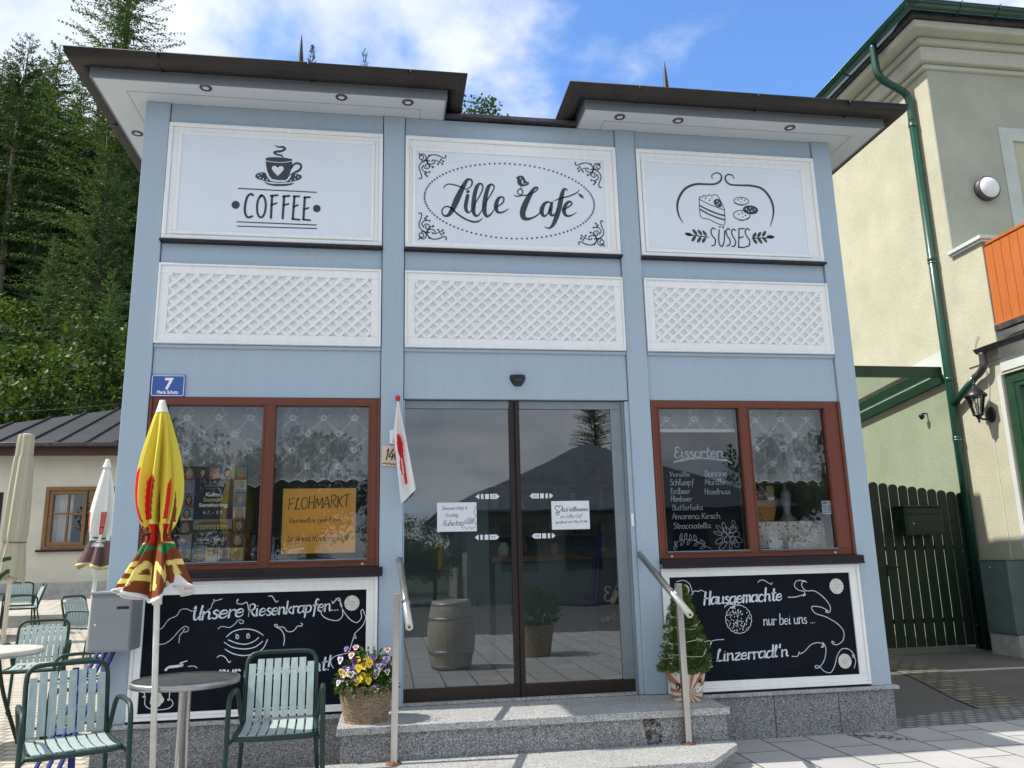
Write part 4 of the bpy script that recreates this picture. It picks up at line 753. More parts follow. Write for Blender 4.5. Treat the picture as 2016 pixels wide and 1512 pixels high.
tag(grid_sheet("patio", xs, ys, lambda x, y: gz(x, y)+.002, cob), kind="structure")
ys = [10.9, 11.9, 12.9, 13.95]; xs = [-16, -12, -8, -4, -2.5]
tag(grid_sheet("terrace", xs, ys, lambda x, y: gz(-5, y)+.006, slabs("terrace_slabs", .5, .5, ((.50, .46, .40), (.44, .41, .36)), (.2, .19, .17), .01, 0, .85)), kind="structure")
m = MB(); m.box(-16, -2.4, 10.64, 10.89, .2, .535); tag(m.build("kerb", K['concrete']), kind="structure")
# strip of rough setts across the passage, and its drain line
st = slabs("passage_setts", .19, .125, ((.24, .22, .17), (.12, .115, .10)), (.035, .035, .025), .016, 0, .85, .8)
def strip(name, A, B, z, mat):
    A, B = smooth_path(A, 5), smooth_path(B, 5); m = MB(); q = m.pts([(x, y, z) for x, y in A]); r = m.pts([(x, y, z) for x, y in B])
    for i in range(len(A)-1): m.face((q+i, q+i+1, r+i+1, r+i))
    return tag(m.build(name, mat), kind="structure")
strip("cobble_path", [(5.98, 4.2), (5.85, 3.0), (5.66, 2.25), (5.30, 1.25), (5.12, .62), (5.05, .22)], [(6.50, 4.2), (6.42, 3.0), (6.12, 2.2), (5.86, 1.35), (5.66, .72), (5.55, .235)], -.003, st)
m = MB(); m.poly([(3.94, .052, -.002), (9.3, .316, -.002), (9.3, .60, -.002), (5.6, .62, -.002), (4.9, .60, -.002), (3.94, .36, -.002)]); tag(m.build("sett_path", slabs("passage_small_setts", .105, .09, ((.27, .285, .29), (.19, .20, .21)), (.09, .09, .08), .012, 4, .85, .6)), kind="structure")
# granite steps up to the door
o = thing("granite_steps", "two grey speckled granite steps in front of the glass door", "steps", (1, -.4, 0), None or 0); o['kind'] = 'structure'; off = Vector(o.location)
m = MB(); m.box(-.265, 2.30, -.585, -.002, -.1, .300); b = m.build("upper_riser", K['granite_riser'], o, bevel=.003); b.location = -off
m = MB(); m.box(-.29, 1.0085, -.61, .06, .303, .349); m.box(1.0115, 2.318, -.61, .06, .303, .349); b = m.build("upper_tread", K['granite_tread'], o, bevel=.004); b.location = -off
def prism_z(m, poly, z0, z1):
    n = len(poly); a = m.pts([(x, y, z0) for x, y in poly]); c = m.pts([(x, y, z1) for x, y in poly])
    m.face(tuple(c+i for i in range(n))); m.face(tuple(a+n-1-i for i in range(n)))
    for i in range(n): j = (i+1) % n; m.face((a+i, a+j, c+j, c+i))
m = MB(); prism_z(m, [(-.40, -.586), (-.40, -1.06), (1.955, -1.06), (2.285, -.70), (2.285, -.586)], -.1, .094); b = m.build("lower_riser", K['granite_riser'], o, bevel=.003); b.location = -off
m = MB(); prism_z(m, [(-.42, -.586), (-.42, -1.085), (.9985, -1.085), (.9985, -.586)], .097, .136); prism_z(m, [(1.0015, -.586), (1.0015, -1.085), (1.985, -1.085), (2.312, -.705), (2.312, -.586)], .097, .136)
b = m.build("lower_tread", K['granite_tread'], o, bevel=.004); b.location = -off
m = MB(); m.box(.998, 1.002, -.5865, -.584, .137, .300); b = m.build("riser_joint", K['concrete'], o); b.location = -off
# stain on the upper riser
mr, t, b_, o_ = new_mat("lichen_stain"); v = coords(t); tr = N(t, 'ShaderNodeBsdfTransparent'); ms = N(t, 'ShaderNodeMixShader')
b_.inputs['Base Color'].default_value = (.06, .04, .02, 1); b_.inputs['Roughness'].default_value = .95
t.links.new(ramp_of(t, noise_tex(t, v, 28, 5, .7), [(.44, (0, 0, 0)), (.60, (.85, .85, .85))]), ms.inputs[0]); t.links.new(tr.outputs[0], ms.inputs[1]); t.links.new(b_.outputs[0], ms.inputs[2]); t.links.new(ms.outputs[0], o_.inputs[0])
m = MB(); rnd = random.Random(8); ps = [(1.80+.045*(1-.5*abs(k-5)/6)*(1+rnd.uniform(-.3, .3)), -.5868, .14+.0159*k) for k in range(11)]; ps2 = [(1.735-.03*(k/10)*(1+rnd.uniform(-.3, .3)), -.5868, .14+.0159*k) for k in range(10, -1, -1)]
m.poly(ps+ps2); b = m.build("lichen_stain", mr, o); b.location = -off
# handrails
def handrail(label, base, top, r0, r1, side):
    o = thing("handrail", label, "handrail", (base[0], base[1], .136), 0, "steel handrails of the steps"); off = Vector(o.location)
    m = MB(); m.bar(base, top, .042, .042, (0, 1, 0)); b = m.build("post", K['steel'], o, bevel=.004); b.location = -off
    m = MB(); m.tube([r0, r1], .0235, 20); b = m.build("rail", K['steel'], o); b.location = -off
    m = MB(); d = (Vector(r1)-Vector(r0)).normalized(); p = Vector(top)-Vector((0, 0, .03)); tt = (p-Vector(r0)).dot(d); c = Vector(r0)+d*tt
    m.tube([tuple(c-d*.012), tuple(c+d*.012)], .0265, 20); m.tube([tuple(p), tuple(c)], .009, 8); m.tube([tuple(Vector(r0)+d*.03), (r0[0], .03, r0[2]-.03)], .010, 8); b = m.build("bracket", K['steel'], o); b.location = -off
    m = MB(); e = Vector(r1); m.tube([tuple(e), tuple(e+d*.003)], .008, 10); b = m.build("end_screw", K['black'], o); b.location = -off
    m = MB(); m.lathe([(0, .010), (.045, .009), (.05, .004), (.05, 0)], (base[0], base[1], .136), 24)
    for k in range(3): a = 2.1*k+.5; m.lathe([(0, .018), (.007, .016), (.008, .008)], (base[0]+.036*math.cos(a), base[1]+.036*math.sin(a), .136), 8)
    b = m.build("flange", K['rust'], o); b.location = -off
handrail("steel handrail on the right of the steps, in front of the potted spruce", (2.003, -.621, .136), (2.003, -.621, 1.172), (1.93, -.02, 1.378), (1.986, -.86, .978), 1)
handrail("steel handrail on the left of the steps, beside the flower basket", (.065, -.674, .136), (.078, -.674, 1.166), (.105, -.02, 1.378), (.150, -.95, .972), -1)

# leaf litter blown against the plinth and into the joints
m = MB(); rl = random.Random(41); ml_ = plain("dry_leaf", (.13, .07, .035), .9, 0, .3, 40)
for k in range(70):
    t = rl.random(); x = 3.50+.25*t+rl.gauss(0, .05); y = -.04-.26*t+rl.gauss(0, .03); a = rl.uniform(0, 6.28); l, w = rl.uniform(.008, .022), rl.uniform(.004, .009)
    m.poly([(x+l*math.cos(a), y+l*math.sin(a), .004), (x-w*math.sin(a), y+w*math.cos(a), .008), (x-l*math.cos(a), y-l*math.sin(a), .005), (x+w*math.sin(a), y-w*math.cos(a), .003)])
tag(m.build("leaf_litter", ml_), "dry brown leaf litter on the slabs at the right plinth corner", "leaf litter", kind="stuff")
# ------------------------------------------------------------------ yellow neighbour house on the right
XW = 8.3; YC = 4.02
o = thing("neighbour_house", "pale yellow rendered house with cream cornice, green gutters and terrace", "house", (XW, YC, 0)); off = Vector(o.location); nb = o
def nbp(m, name, mat, parent=None, bevel=0):
    b = m.build(name, mat, parent or nb, bevel=bevel); b.location = -off if parent is None else (0, 0, 0); return b
m = MB(); m.box(XW, XW+9, YC+.003, 17, -.3, 8.72); m.box(XW+.003, XW+.02, YC+.0, YC+.003, -.3, 8.72); nbp(m, "wall", K['yellowwall'])
m = MB()                                                                      # front face in its own paler render
m.box(XW+.004, XW+1.10, YC-.014, YC+.002, 3.9, 8.72); m.box(XW+2.2, XW+9, YC-.014, YC+.002, 3.9, 8.72); m.box(XW+1.10, XW+2.2, YC-.014, YC+.002, 3.9, 5.0); m.box(XW+1.10, XW+2.2, YC-.014, YC+.002, 7.78, 8.72)
nbp(m, "front_wall", K['greywall'])
m = MB()
for d0, z0, z1 in ((.06, 8.70, 8.79), (.13, 8.79, 9.05), (.19, 9.05, 9.17), (.40, 9.17, 9.30)):
    m.box(XW-d0, XW+9, YC-d0, 17, z0, z1-.002)
nbp(m, "cornice", K['cornice'], bevel=.03)
m = MB(); m.box(XW-.46, XW+9, YC-.46, 17, 9.30, 9.36); nbp(m, "eaves_board", K['lead'])
m = MB(); m.poly([(XW-.55, YC-.55, 9.42), (XW+9, YC-.55, 9.42), (XW+9, 17, 11.4), (XW+4, 17, 11.4)]); m.poly([(XW-.55, YC-.55, 9.42), (XW+4, 17, 11.4), (XW-.55, 17, 9.42)]); nbp(m, "roof", K['gutter'])
def half_gutter(m, a, b, r, n=10):
    a, b = Vector(a), Vector(b); d = (b-a).normalized(); s = d.cross(Vector((0, 0, 1))).normalized(); R0 = []
    for p in (a, b): R0.append(m.pts([p+s*r*math.cos(t)-Vector((0, 0, 1))*r*math.sin(t) for t in [math.pi*k/n for k in range(n+1)]]))
    m.smooth = True
    for k in range(n): m.face((R0[0]+k, R0[0]+k+1, R0[1]+k+1, R0[1]+k))
    m.smooth = False
    for q in (-1, 1): m.tube([tuple(a+s*r*q), tuple(b+s*r*q)], .012, 8)
m = MB(); half_gutter(m, (XW-.56, YC-.66, 9.44), (XW-.56, 17, 9.44), .09); half_gutter(m, (XW+9, YC-.56, 9.44), (XW-.66, YC-.56, 9.44), .09)
for y in (5.2, 6.2, 7.2, 8.2, 9.4): m.tube([(XW-.66, y, 9.46), (XW-.655, y, 9.39), (XW-.56, y, 9.335), (XW-.46, y, 9.34)], .014, 6)
for x in (.25, .9, 1.6): m.tube([(XW+x, YC-.66, 9.46), (XW+x, YC-.655, 9.39), (XW+x, YC-.56, 9.335), (XW+x, YC-.46, 9.34)], .014, 6)
nbp(m, "roof_gutter", K['gutter'])
# projecting ground floor with terrace
m = MB(); m.box(XW-.012, XW+6, 3.42, YC-.001, -.3, 3.88); m.box(XW-.01, XW+6, -2.2, 3.42, 3.66, 3.88); m.box(XW+.1, XW+6, -2.2, 3.41, -.3, .9); m.box(XW-.012, XW+.3, -2.2, 2.2, .9, 3.655); m.box(XW+.55, XW+6, -2.2, 3.41, .9, 3.65)
nbp(m, "annex_wall", K['yellowwall'])
m = MB(); m.box(XW-.03, XW+.35, 3.40, YC-.016, 3.885, 5.60); nbp(m, "terrace_pier", K['yellowwall'], bevel=.01)
m = MB(); m.box(XW-.10, XW+.42, 3.33, YC-.016, 5.605, 5.66); m.box(XW-.075, XW+.40, 3.355, YC-.02, 5.57, 5.604); nbp(m, "pier_cap", K['trimwhite'], bevel=.006)
m = MB(); m.box(XW+.36, XW+.42, YC-.06, YC-.0145, 3.9, 5.56); nbp(m, "pier_trim", K['trimwhite'])
m = MB(); n = 26
for k in range(n):
    y1 = 3.385-k*.152; m.box(XW-.015, XW+.012, y1-.146, y1, 4.385, 5.50)
m.box(XW-.03, XW+.03, 3.39-n*.152, 3.388, 5.503, 5.545); m.box(XW-.028, XW+.02, 3.39-n*.152, 3.388, 4.345, 4.382)
nbp(m, "balcony_boards", K['orange'], bevel=.004)
m = MB(); m.box(XW+.02, XW+.06, -.5, 3.38, 4.40, 5.5); nbp(m, "balcony_backing", K['gap'])
m = MB(); m.poly([(XW-.09, -2.2, 4.07), (XW-.09, 3.60, 4.07), (XW+.25, 3.60, 4.25), (XW+.25, -2.2, 4.25)]); m.box(XW-.06, XW+.03, -2.2, 3.37, 4.26, 4.335); nbp(m, "terrace_flashing", K['lead'])
m = MB(); half_gutter(m, (XW-.13, -2.2, 4.06), (XW-.13, 3.66, 4.06), .062); nbp(m, "terrace_gutter", K['lead'])
m = MB(); m.box(XW-.025, XW-.013, -2.2, 3.41, 3.70, 3.87); nbp(m, "fascia_band", K['trimwhite'])
m = MB(); m.box(XW-.028, XW-.0125, 3.425, 3.50, -.1, 3.66); m.box(XW-.02, XW-.0125, 3.735, 3.75, -.1, 3.4); nbp(m, "corner_trim", K['trimwhite'])
# green window of the annex
g = bpy.data.objects.new("window", None); COL.objects.link(g); g.parent = nb; g.location = -off; g['label'] = "large green framed ground floor window"
m = MB()
for (a, b_, c, d) in ((2.2, 3.41, 3.52, 3.65), (2.2, 3.41, .9, 1.0), (2.2, 2.28, 1.0, 3.52), (3.28, 3.41, 1.0, 3.52), (2.28, 3.28, 2.40, 2.52)): m.box(XW+.02, XW+.12, a, b_, c, d)
for (c, d) in ((1.0, 2.40), (2.52, 3.52)):
    m.box(XW+.03, XW+.10, 3.20, 3.279, c, d); m.box(XW+.03, XW+.10, 2.281, 3.199, d-.06, d-.001); m.box(XW+.03, XW+.10, 2.281, 3.199, c+.001, c+.06)
m.build("frame", K['canopygreen'], g, bevel=.004)
m = MB(); m.poly([(XW+.07, 2.28, 1.0), (XW+.07, 3.28, 1.0), (XW+.07, 3.28, 3.52), (XW+.07, 2.28, 3.52)]); m.build("pane", K['glass'], g)
m = MB(); m.poly([(XW+.35, 2.2, 1.0), (XW+.35, 3.4, 1.0), (XW+.35, 3.4, 3.5), (XW+.35, 2.2, 3.5)]); m.build("curtain", K['trimwhite'], g)
# upper window
g = bpy.data.objects.new("window", None); COL.objects.link(g); g.parent = nb; g.location = -off; g['label'] = "white upper window with pale rendered surround"
m = MB(); x0, x1 = XW+1.10, XW+2.2; m.box(x0-.0, x0+.22, YC-.024, YC-.0, 5.0, 7.78); m.box(x0+.22, x1, YC-.024, YC-.0, 7.56, 7.78); m.build("surround", K['trimwhite'], g)
m = MB(); m.box(x0+.22, x0+.28, YC+.0035, YC+.04, 5.0, 7.56); m.box(x0+.28, x1, YC+.0035, YC+.04, 7.47, 7.56); m.box(x0+.28, x0+.36, YC+.006, YC+.055, 5.0, 7.30); m.box(x0+.28, x1, YC+.006, YC+.055, 7.30, 7.40); m.build("frame", K['white'], g)
m = MB(); m.poly([(x0+.36, YC+.03, 5), (x1, YC+.03, 5), (x1, YC+.03, 7.3), (x0+.36, YC+.03, 7.3)]); m.build("pane", K['glass'], g)
# downpipe with swan neck, branch and clips
d = bpy.data.objects.new("downpipe", None); COL.objects.link(d); d.parent = nb; d.location = -off; d['label'] = "green downpipe with swan neck at the house corner"
yp = 4.36; xp = XW-.085
m = MB(); m.tube(smooth_path([(XW-.56, yp+.05, 9.36), (XW-.56, yp+.05, 9.10), (XW-.55, yp+.04, 8.86), (XW-.46, yp+.03, 8.72), (XW-.25, yp+.01, 8.58), (xp-.03, yp, 8.47), (xp, yp, 8.30), (xp, yp, 8.0)], 5), .058, 16); m.tube([(xp, yp, 8.02), (xp, yp, .0)], .058, 18); m.build("pipe", K['gutter'], d)
m = MB(); m.tube([(xp, yp-.02, 3.42), (XW-.10, 3.80, 3.72)], .05, 14); m.build("branch_pipe", K['gutter'], d)
m = MB(); m.tube(smooth_path([(XW-.10, 3.82, 3.71), (XW-.11, 3.70, 3.75), (XW-.12, 3.60, 3.83), (XW-.13, 3.575, 4.01)], 5), .050, 14); m.build("outlet_bend", K['lead'], d)
m = MB()
for z in (7.95, 5.68, 3.80, 2.92): m.lathe([(.058, -.03), (.065, -.025), (.065, .025), (.058, .03)], (xp, yp, z), 18)
m.build("pipe_sleeve", K['gutter'], d)
m = MB()
for z in (7.93, 5.63, 2.9): m.tube([(xp+.066*math.cos(t), yp+.066*math.sin(t), z) for t in [2*math.pi*k/16 for k in range(16)]], .005, 6, closed=True); m.tube([(xp+.06, yp, z), (XW, yp, z)], .006, 6)
m.build("pipe_clip", K['galv'], d)
# wall lamp, lantern, cabinet and flood lamp
o = thing("round_wall_lamp", "round white wall lamp with dark rim on the upper front wall", "wall lamp", (XW+.70, YC-.015, 6.70)); o.rotation_euler = (R(90), 0, 0)
m = MB(); m.lathe([(0, 0), (.185, 0), (.19, .02), (.188, .095), (.165, .105)], (0, 0, 0), 36); m.build("rim", K['lead'], o)
m = MB(); m.lathe([(.166, .10), (.15, .125), (.10, .145), (.05, .152), (0, .154)], (0, 0, 0), 36); m.build("diffuser", K['lampwhite'], o)
o = thing("wall_lantern", "black coach lantern with glass sides beside the green downpipe", "lantern", (XW-.013, 3.72, 3.16))
m = MB(); m.lathe([(0, .03), (.05, .028), (.085, .018), (.09, 0)], (0, 0, 0), 20); 
for k, v in enumerate(m.v): m.v[k] = (-v[2], v[1], v[0]*1.25)
m.build("wall_plate", K['black'], o)
m = MB(); m.tube(smooth_path([(-.02, 0, -.02), (-.08, 0, -.06), (-.15, 0, -.06), (-.20, 0, -.02)], 5), .014, 8); m.lathe([(.0, -.12), (.016, -.10), (.012, -.08), (.024, -.05), (.045, -.02), (.05, .0)], (-.2, 0, .0), 12); m.build("bracket", K['black'], o)
m = MB(); zb, zt, rb, rt = .0, .26, .062, .118
for k in range(6):
    t = math.pi/3*k; m.bar((-.2+rb*math.cos(t), rb*math.sin(t), zb), (-.2+rt*math.cos(t), rt*math.sin(t), zt), .012, .012)
m.lathe([(rb+.012, -.012), (rb+.012, .008), (0, .01)], (-.2, 0, 0), 6); m.build("lantern_frame", K['black'], o)
m = MB(); m.lathe([(rt+.035, zt-.012), (rt+.038, zt+.004), (.09, zt+.075), (.035, zt+.125), (.02, zt+.13), (.018, zt+.15), (.026, zt+.165), (.008, zt+.185), (.006, zt+.215), (0, zt+.218)], (-.2, 0, 0), 6); m.build("lantern_roof", K['black'], o)
m = MB(); R_ = m.lathe([(rb-.004, zb+.01), (rt-.006, zt)], (-.2, 0, 0), 6); m.build("lantern_glass", K['glass'], o)
m = MB(); m.lathe([(0, .17), (.022, .15), (.028, .11), (.014, .06), (.012, .02)], (-.2, 0, 0), 12); m.build("bulb", K['lampwhite'], o)
o = thing("electric_cabinet", "grey-green metal cabinet on a concrete base against the yellow wall", "cabinet", (XW-.18, 3.70, 0))
m = MB(); m.box(-.165, .165, -.25, .25, .262, 1.19); m.box(-.175, .166, -.262, .262, 1.19, 1.205); m.build("body", K['cabinet'], o, bevel=.006)
m = MB(); m.box(-.169, -.1655, -.235, .235, .30, 1.165); m.build("door", K['cabinet'], o)
m = MB(); m.box(-.150, .168, -.26, .26, -.1, .255); m.build("concrete_base", K['concrete'], o, bevel=.008)
m = MB(); m.lathe([(0, .006), (.014, .005), (.016, 0)], (0, 0, 0), 14); b = m.build("lock", K['steel'], o); b.rotation_euler = (0, R(-90), 0); b.location = (-.170, .06, 1.10)
o = thing("flood_lamp", "small black lamp on the yellow wall under the glass canopy", "lamp", (XW-.001, 5.05, 3.35))
m = MB(); m.lathe([(0, 0), (.035, -.002), (.045, -.02), (.03, -.06), (.02, -.075)], (-.10, 0, .05), 14); m.build("shade", K['black'], o)
m = MB(); m.tube([(0, 0, .06), (-.06, 0, .07), (-.10, 0, .05)], .012, 8); m.build("arm", K['black'], o)
_m = MB(); _m.tube(smooth_path([(XW-.02, 3.72, 3.3), (XW-.03, 3.66, 3.6), (XW-.03, 3.68, 3.78), (XW-.03, 3.78, 3.95), (XW-.04, 3.80, 4.15), (XW-.05, 3.70, 4.3)], 6), .005, 6)
tag(_m.build("wall_cable", K["trimwhite"]), "thin pale cable running up the wall from the lantern", "cable")
# glass canopy over the passage
o = thing("glass_canopy", "green framed glass canopy between the cafe and the yellow house", "canopy", (6.5, 4.5, 3.9)); off2 = Vector(o.location)
m = MB(); m.box(4.05, XW-.10, 4.46, 4.54, 3.86, 4.02); b = m.build("front_beam", K['canopygreen'], o, bevel=.005); b.location = -off2
m = MB(); 
for x in (XW-.05, 4.06, 5.4, 6.7): m.bar((x, 4.55, 3.86), (x, 8.2, 3.50), .06, .14, (0, 0, 1))
b = m.build("side_beam", K['canopygreen'], o); b.location = -off2
mgl = glass("canopy_glass", (.62, .78, .70), 1.2, 0)
m = MB(); m.poly([(4.06, 4.55, 3.945), (XW-.06, 4.55, 3.945), (XW-.06, 8.2, 3.585), (4.06, 8.2, 3.585)]); b = m.build("glass_sheet", mgl, o); b.location = -off2
m = MB(); m.box(XW-.012, XW-.001, 4.45, 8.2, 3.88, 4.30); 
for k in range(len(m.v)): x, y, z = m.v[k]; m.v[k] = (x, y, z-(y-4.45)*.0986)
b = m.build("wall_flashing", K['trimwhite'], o); b.location = -off2
m = MB(); m.box(5.6, 5.66, 4.42, 4.459, 3.80, 4.06); b = m.build("clamp", K['black'], o); b.location = -off2
# plank gate with letterbox
o = thing("garden_gate", "dark green wooden gate of round-topped planks in the passage", "gate", (7.4, 4.45, 0)); off2 = Vector(o.location)
m = MB(); xs = [6.48+.1505*k for k in range(12)]
for k, x in enumerate(xs):
    xx = x+.067; top = 2.335-.0000-.19*max(0, (xx-6.6)/1.6)**1.1; w = .065; P = [(x, .05), (x+2*w, .05)]+[(xx+w*math.cos(t), top-.05+.05*math.sin(t)*1.0) for t in [math.pi*j/8 for j in range(9)]]
    if k not in (3,): m.prism(P, 4.435, 4.46)
    else: m.prism(P, 4.434, 4.459)
b = m.build("planks", K['dgreen'], o, bevel=.003); b.location = -off2
m = MB(); 
for z in (.36, 1.35): m.box(6.48, 8.26, 4.461, 4.50, z, z+.06)
b = m.build("cross_rail", K['dgreen'], o); b.location = -off2
m = MB(); m.box(8.17, 8.25, 4.44, 4.52, -.05, 1.30); m.tube([(8.14, 4.42, .3), (8.20, 4.42, .3)], .02, 8); m.tube([(8.14, 4.42, 1.05), (8.20, 4.42, 1.05)], .02, 8); b = m.build("hinge_post", K['black'], o); b.location = -off2
m = MB(); m.box(6.90, 6.93, 4.42, 4.434, 1.0, 1.16); m.tube([(6.915, 4.43, 1.12), (6.915, 4.38, 1.12), (7.03, 4.375, 1.125)], .010, 8); b = m.build("handle", K['black'], o); b.location = -off2
o = thing("gate_letterbox", "dark green letterbox hung on the plank gate", "letterbox", (7.38, 4.28, 1.55))
m = MB(); m.box(-.29, .29, -.11, .15, .0, .38); m.build("body", K['dgreen'], o, bevel=.006)
m = MB(); m.box(-.30, .30, -.135, .15, .381, .405); m.build("lid", K['dgreen'], o, bevel=.004)
m = MB(); m.box(-.26, .26, -.118, -.111, .03, .27); m.box(-.26, .26, -.122, -.111, .29, .36); m.build("flap", K['dgreen'], o, bevel=.003)
m = MB(); m.lathe([(0, .006), (.012, .004), (.013, 0)], (0, 0, 0), 12); b = m.build("lock", K['steel'], o); b.rotation_euler = (R(90), 0, 0); b.location = (-.17, -.119, .16)
# ------------------------------------------------------------------ chairs, tables, parasols
def make_chair():
    """local: the sitter looks towards -y; seat 0.46 m high"""
    t = thing("garden_chair", "x", "chair", group="green slatted garden chairs")
    sw, sd, sh = .215, .21, .445; bx = .205; lean = .16
    def back(z): return .20+(z-.46)*.30
    # seat and back frames of round tube
    m = MB(); r = .0135
    m.tube(smooth_path([(-bx, back(.44), .44), (-bx, back(.60), .60), (-bx, back(.76), .76), (-bx+.015, back(.812), .812), (-bx+.06, back(.835), .835), (0, back(.838), .838), (bx-.06, back(.835), .835), (bx-.015, back(.812), .812), (bx, back(.76), .76), (bx, back(.60), .60), (bx, back(.44), .44)], 4), r, 10)
    m.build("back_frame", K['chairgreen'], t)
    m = MB(); m.tube(smooth_path([(-bx, .215, sh), (-sw, .0, sh), (-sw-.002, -.20, sh), (-sw+.02, -.235, sh), (-sw+.06, -.245, sh-.002), (0, -.247, sh-.003), (sw-.06, -.245, sh-.002), (sw-.02, -.235, sh), (sw+.002, -.20, sh), (sw, .0, sh), (bx, .215, sh)], 4), r, 10)
    m.tube([(-bx, .205, sh), (bx, .205, sh)], .009, 8); m.tube([(-sw, -.05, sh-.012), (sw, -.05, sh-.012)], .008, 8)
    m.build("seat_frame", K['chairgreen'], t)
    m = MB(); n = 8; wv = .040
    for k in range(n):
        x = -.172+.344*k/(n-1); zt = .80-(.025 if k in (0, n-1) else 0)
        P = [(x, back(z)-.010-.012*math.sin((z-.47)/.36*3.1), z) for z in [.475+(zt-.475)*j/5 for j in range(6)]]
        for a, b in zip(P[:-1], P[1:]): m.bar(a, b, wv, .007, (0, -1, .3))
    m.build("backrest", K['slat'], t, bevel=.0015)
    m = MB()
    for z in (.515, .755): m.tube([(-bx, back(z), z), (bx, back(z), z)], .006, 6)
    m.build("back_crossbar", K['chairgreen'], t)
    m = MB()
    for k in range(n):
        x = -.175+.35*k/(n-1); P = [(x, .185-.41*j/5, sh+.010-.012*math.sin(j/5*3.14)+.004) for j in range(6)]
        for a, b in zip(P[:-1], P[1:]): m.bar(a, b, wv, .007, (0, 0, 1))
    m.build("seat", K['slat'], t, bevel=.0015)
    for s in (-1, 1):
        m = MB(); m.tube(smooth_path([(s*.262, -.285, .012), (s*.252, -.25, .40), (s*.250, -.235, .58), (s*.250, -.215, .632), (s*.250, -.17, .655), (s*.250, -.02, .660), (s*.248, .10, .655), (s*.244, .155, .640), (s*.238, .185, .60), (s*.224, .20, .50), (s*.212, .205, .445)], 4), r, 10)
        m.build("armrest", K['chairgreen'], t)
        m = MB(); m.tube([(s*bx, .19, .46), (s*.235, .29, .012)], r, 10); m.build("leg", K['chairgreen'], t)
        m = MB(); m.tube([(s*sw, -.21, sh), (s*.250, -.235, .42)], .010, 8); m.build("seat_bracket", K['chairgreen'], t)
        for (fx, fy) in ((s*.262, -.285), (s*.2355, .2915)):
            m = MB(); m.lathe([(0, 0), (.018, 0), (.018, .022), (.015, .03), (0, .031)], (fx, fy, 0), 10); m.build("rubber_foot", K['foot'], t)
    return t
chair0 = make_chair(); used_chair = [False]
def chair(x, y, z, rz, label, tilt=0):
    c = chair0 if not used_chair[0] else copy_tree(chair0); used_chair[0] = True
    c.location = (x, y, z); c.rotation_euler = (R(tilt), 0, R(rz)); c['label'] = label; return c
chair(-.60, -1.03, .0, 4, "green chair facing out, between the bistro table and the flower basket")
chair(-1.66, -1.18, .0, 26, "sunlit green chair nearest the left edge, below the grey mailbox")
chair(-3.10, 2.06, .06, 12, "green chair with sunlit back beside the pale round table top")
chair(-3.82, 5.6, .17, 66, "green chair seen from its side, behind the white parasol pole and mailbox")
chair(-6.55, 10.15, .30, 22, "green chair facing forward against the cream wall of the low house")
chair(-6.15, 9.30, .28, -62, "dark green chair turned sideways, right of the dark round table")
chair(-6.05, 7.2, .215, 200, "green chair cut by the left edge, in front of the dark round table")
chair(-2.30, 1.02, .03, -68, "dark green chair half hidden between mailbox and the pale table")
# bistro table with ribbed metal top
o = thing("bistro_table", "round metal bistro table with ribbed top beside the yellow parasol", "table", (-1.15, -.885, 0))
m = MB(); m.lathe([(0, .712), (.292, .712)], (0, 0, 0), 56); m.build("mesh_shade_disc", K['gap'], o)  # dark disc stands in for the shade seen through the open mesh
m = MB(); rt = .291
for an_, stp, w, z in ((R(58), .021, .0058, .7205), (R(-32), .050, .0036, .7185)):
    ca, sa = math.cos(an_), math.sin(an_); k = -int(rt/stp)
    for k in range(-int(rt/stp), int(rt/stp)+1):
        q = k*stp; l = math.sqrt(max(0, rt*rt-q*q))
        if l > .02: m.bar((-sa*q-ca*l, ca*q-sa*l, z), (-sa*q+ca*l, ca*q+sa*l, z), w, .0016)
m.build("table_top", K['galv'], o)
m = MB(); m.lathe([(.291, .724), (.302, .724), (.305, .715), (.303, .692), (.297, .690), (.293, .70), (0, .704)], (0, 0, 0), 56); m.build("rim", K['galv'], o)
m = MB(); m.lathe([(.0, .70), (.09, .70), (.09, .69), (.034, .685), (.034, .03), (.03, .03)], (0, 0, 0), 28); m.build("column", plain("polished_steel", (.80, .79, .77), .22, .9, .06, 12), o)
m = MB(); m.lathe([(.21, .0), (.215, .012), (.12, .03), (.05, .045), (0, .045)], (0, 0, 0), 36); m.build("foot", K['galv'], o)
# pale round table cut by the frame
o = thing("round_table", "round table with pale weathered top at the left edge", "table", (-3.10, 1.05, .02))
m = MB(); m.lathe([(0, .742), (.40, .742), (.412, .735), (.412, .70), (.40, .695), (0, .70)], (0, 0, 0), 56); m.build("table_top", plain('weathered_top', (.56, .52, .46), .7, 0, .15, 8, .1, 40), o)
m = MB(); m.lathe([(.415, .712), (.415, .70), (.39, .694), (.39, .70)], (0, 0, 0), 40); m.build("rim", K['galv'], o)
for k in range(4):
    a = k*math.pi/2+.4; m = MB(); m.tube(smooth_path([(.10*math.cos(a), .10*math.sin(a), .69), (.16*math.cos(a), .16*math.sin(a), .40), (.30*math.cos(a), .30*math.sin(a), .0)], 5), .016, 8); m.build("leg", K['dgreen'], o)
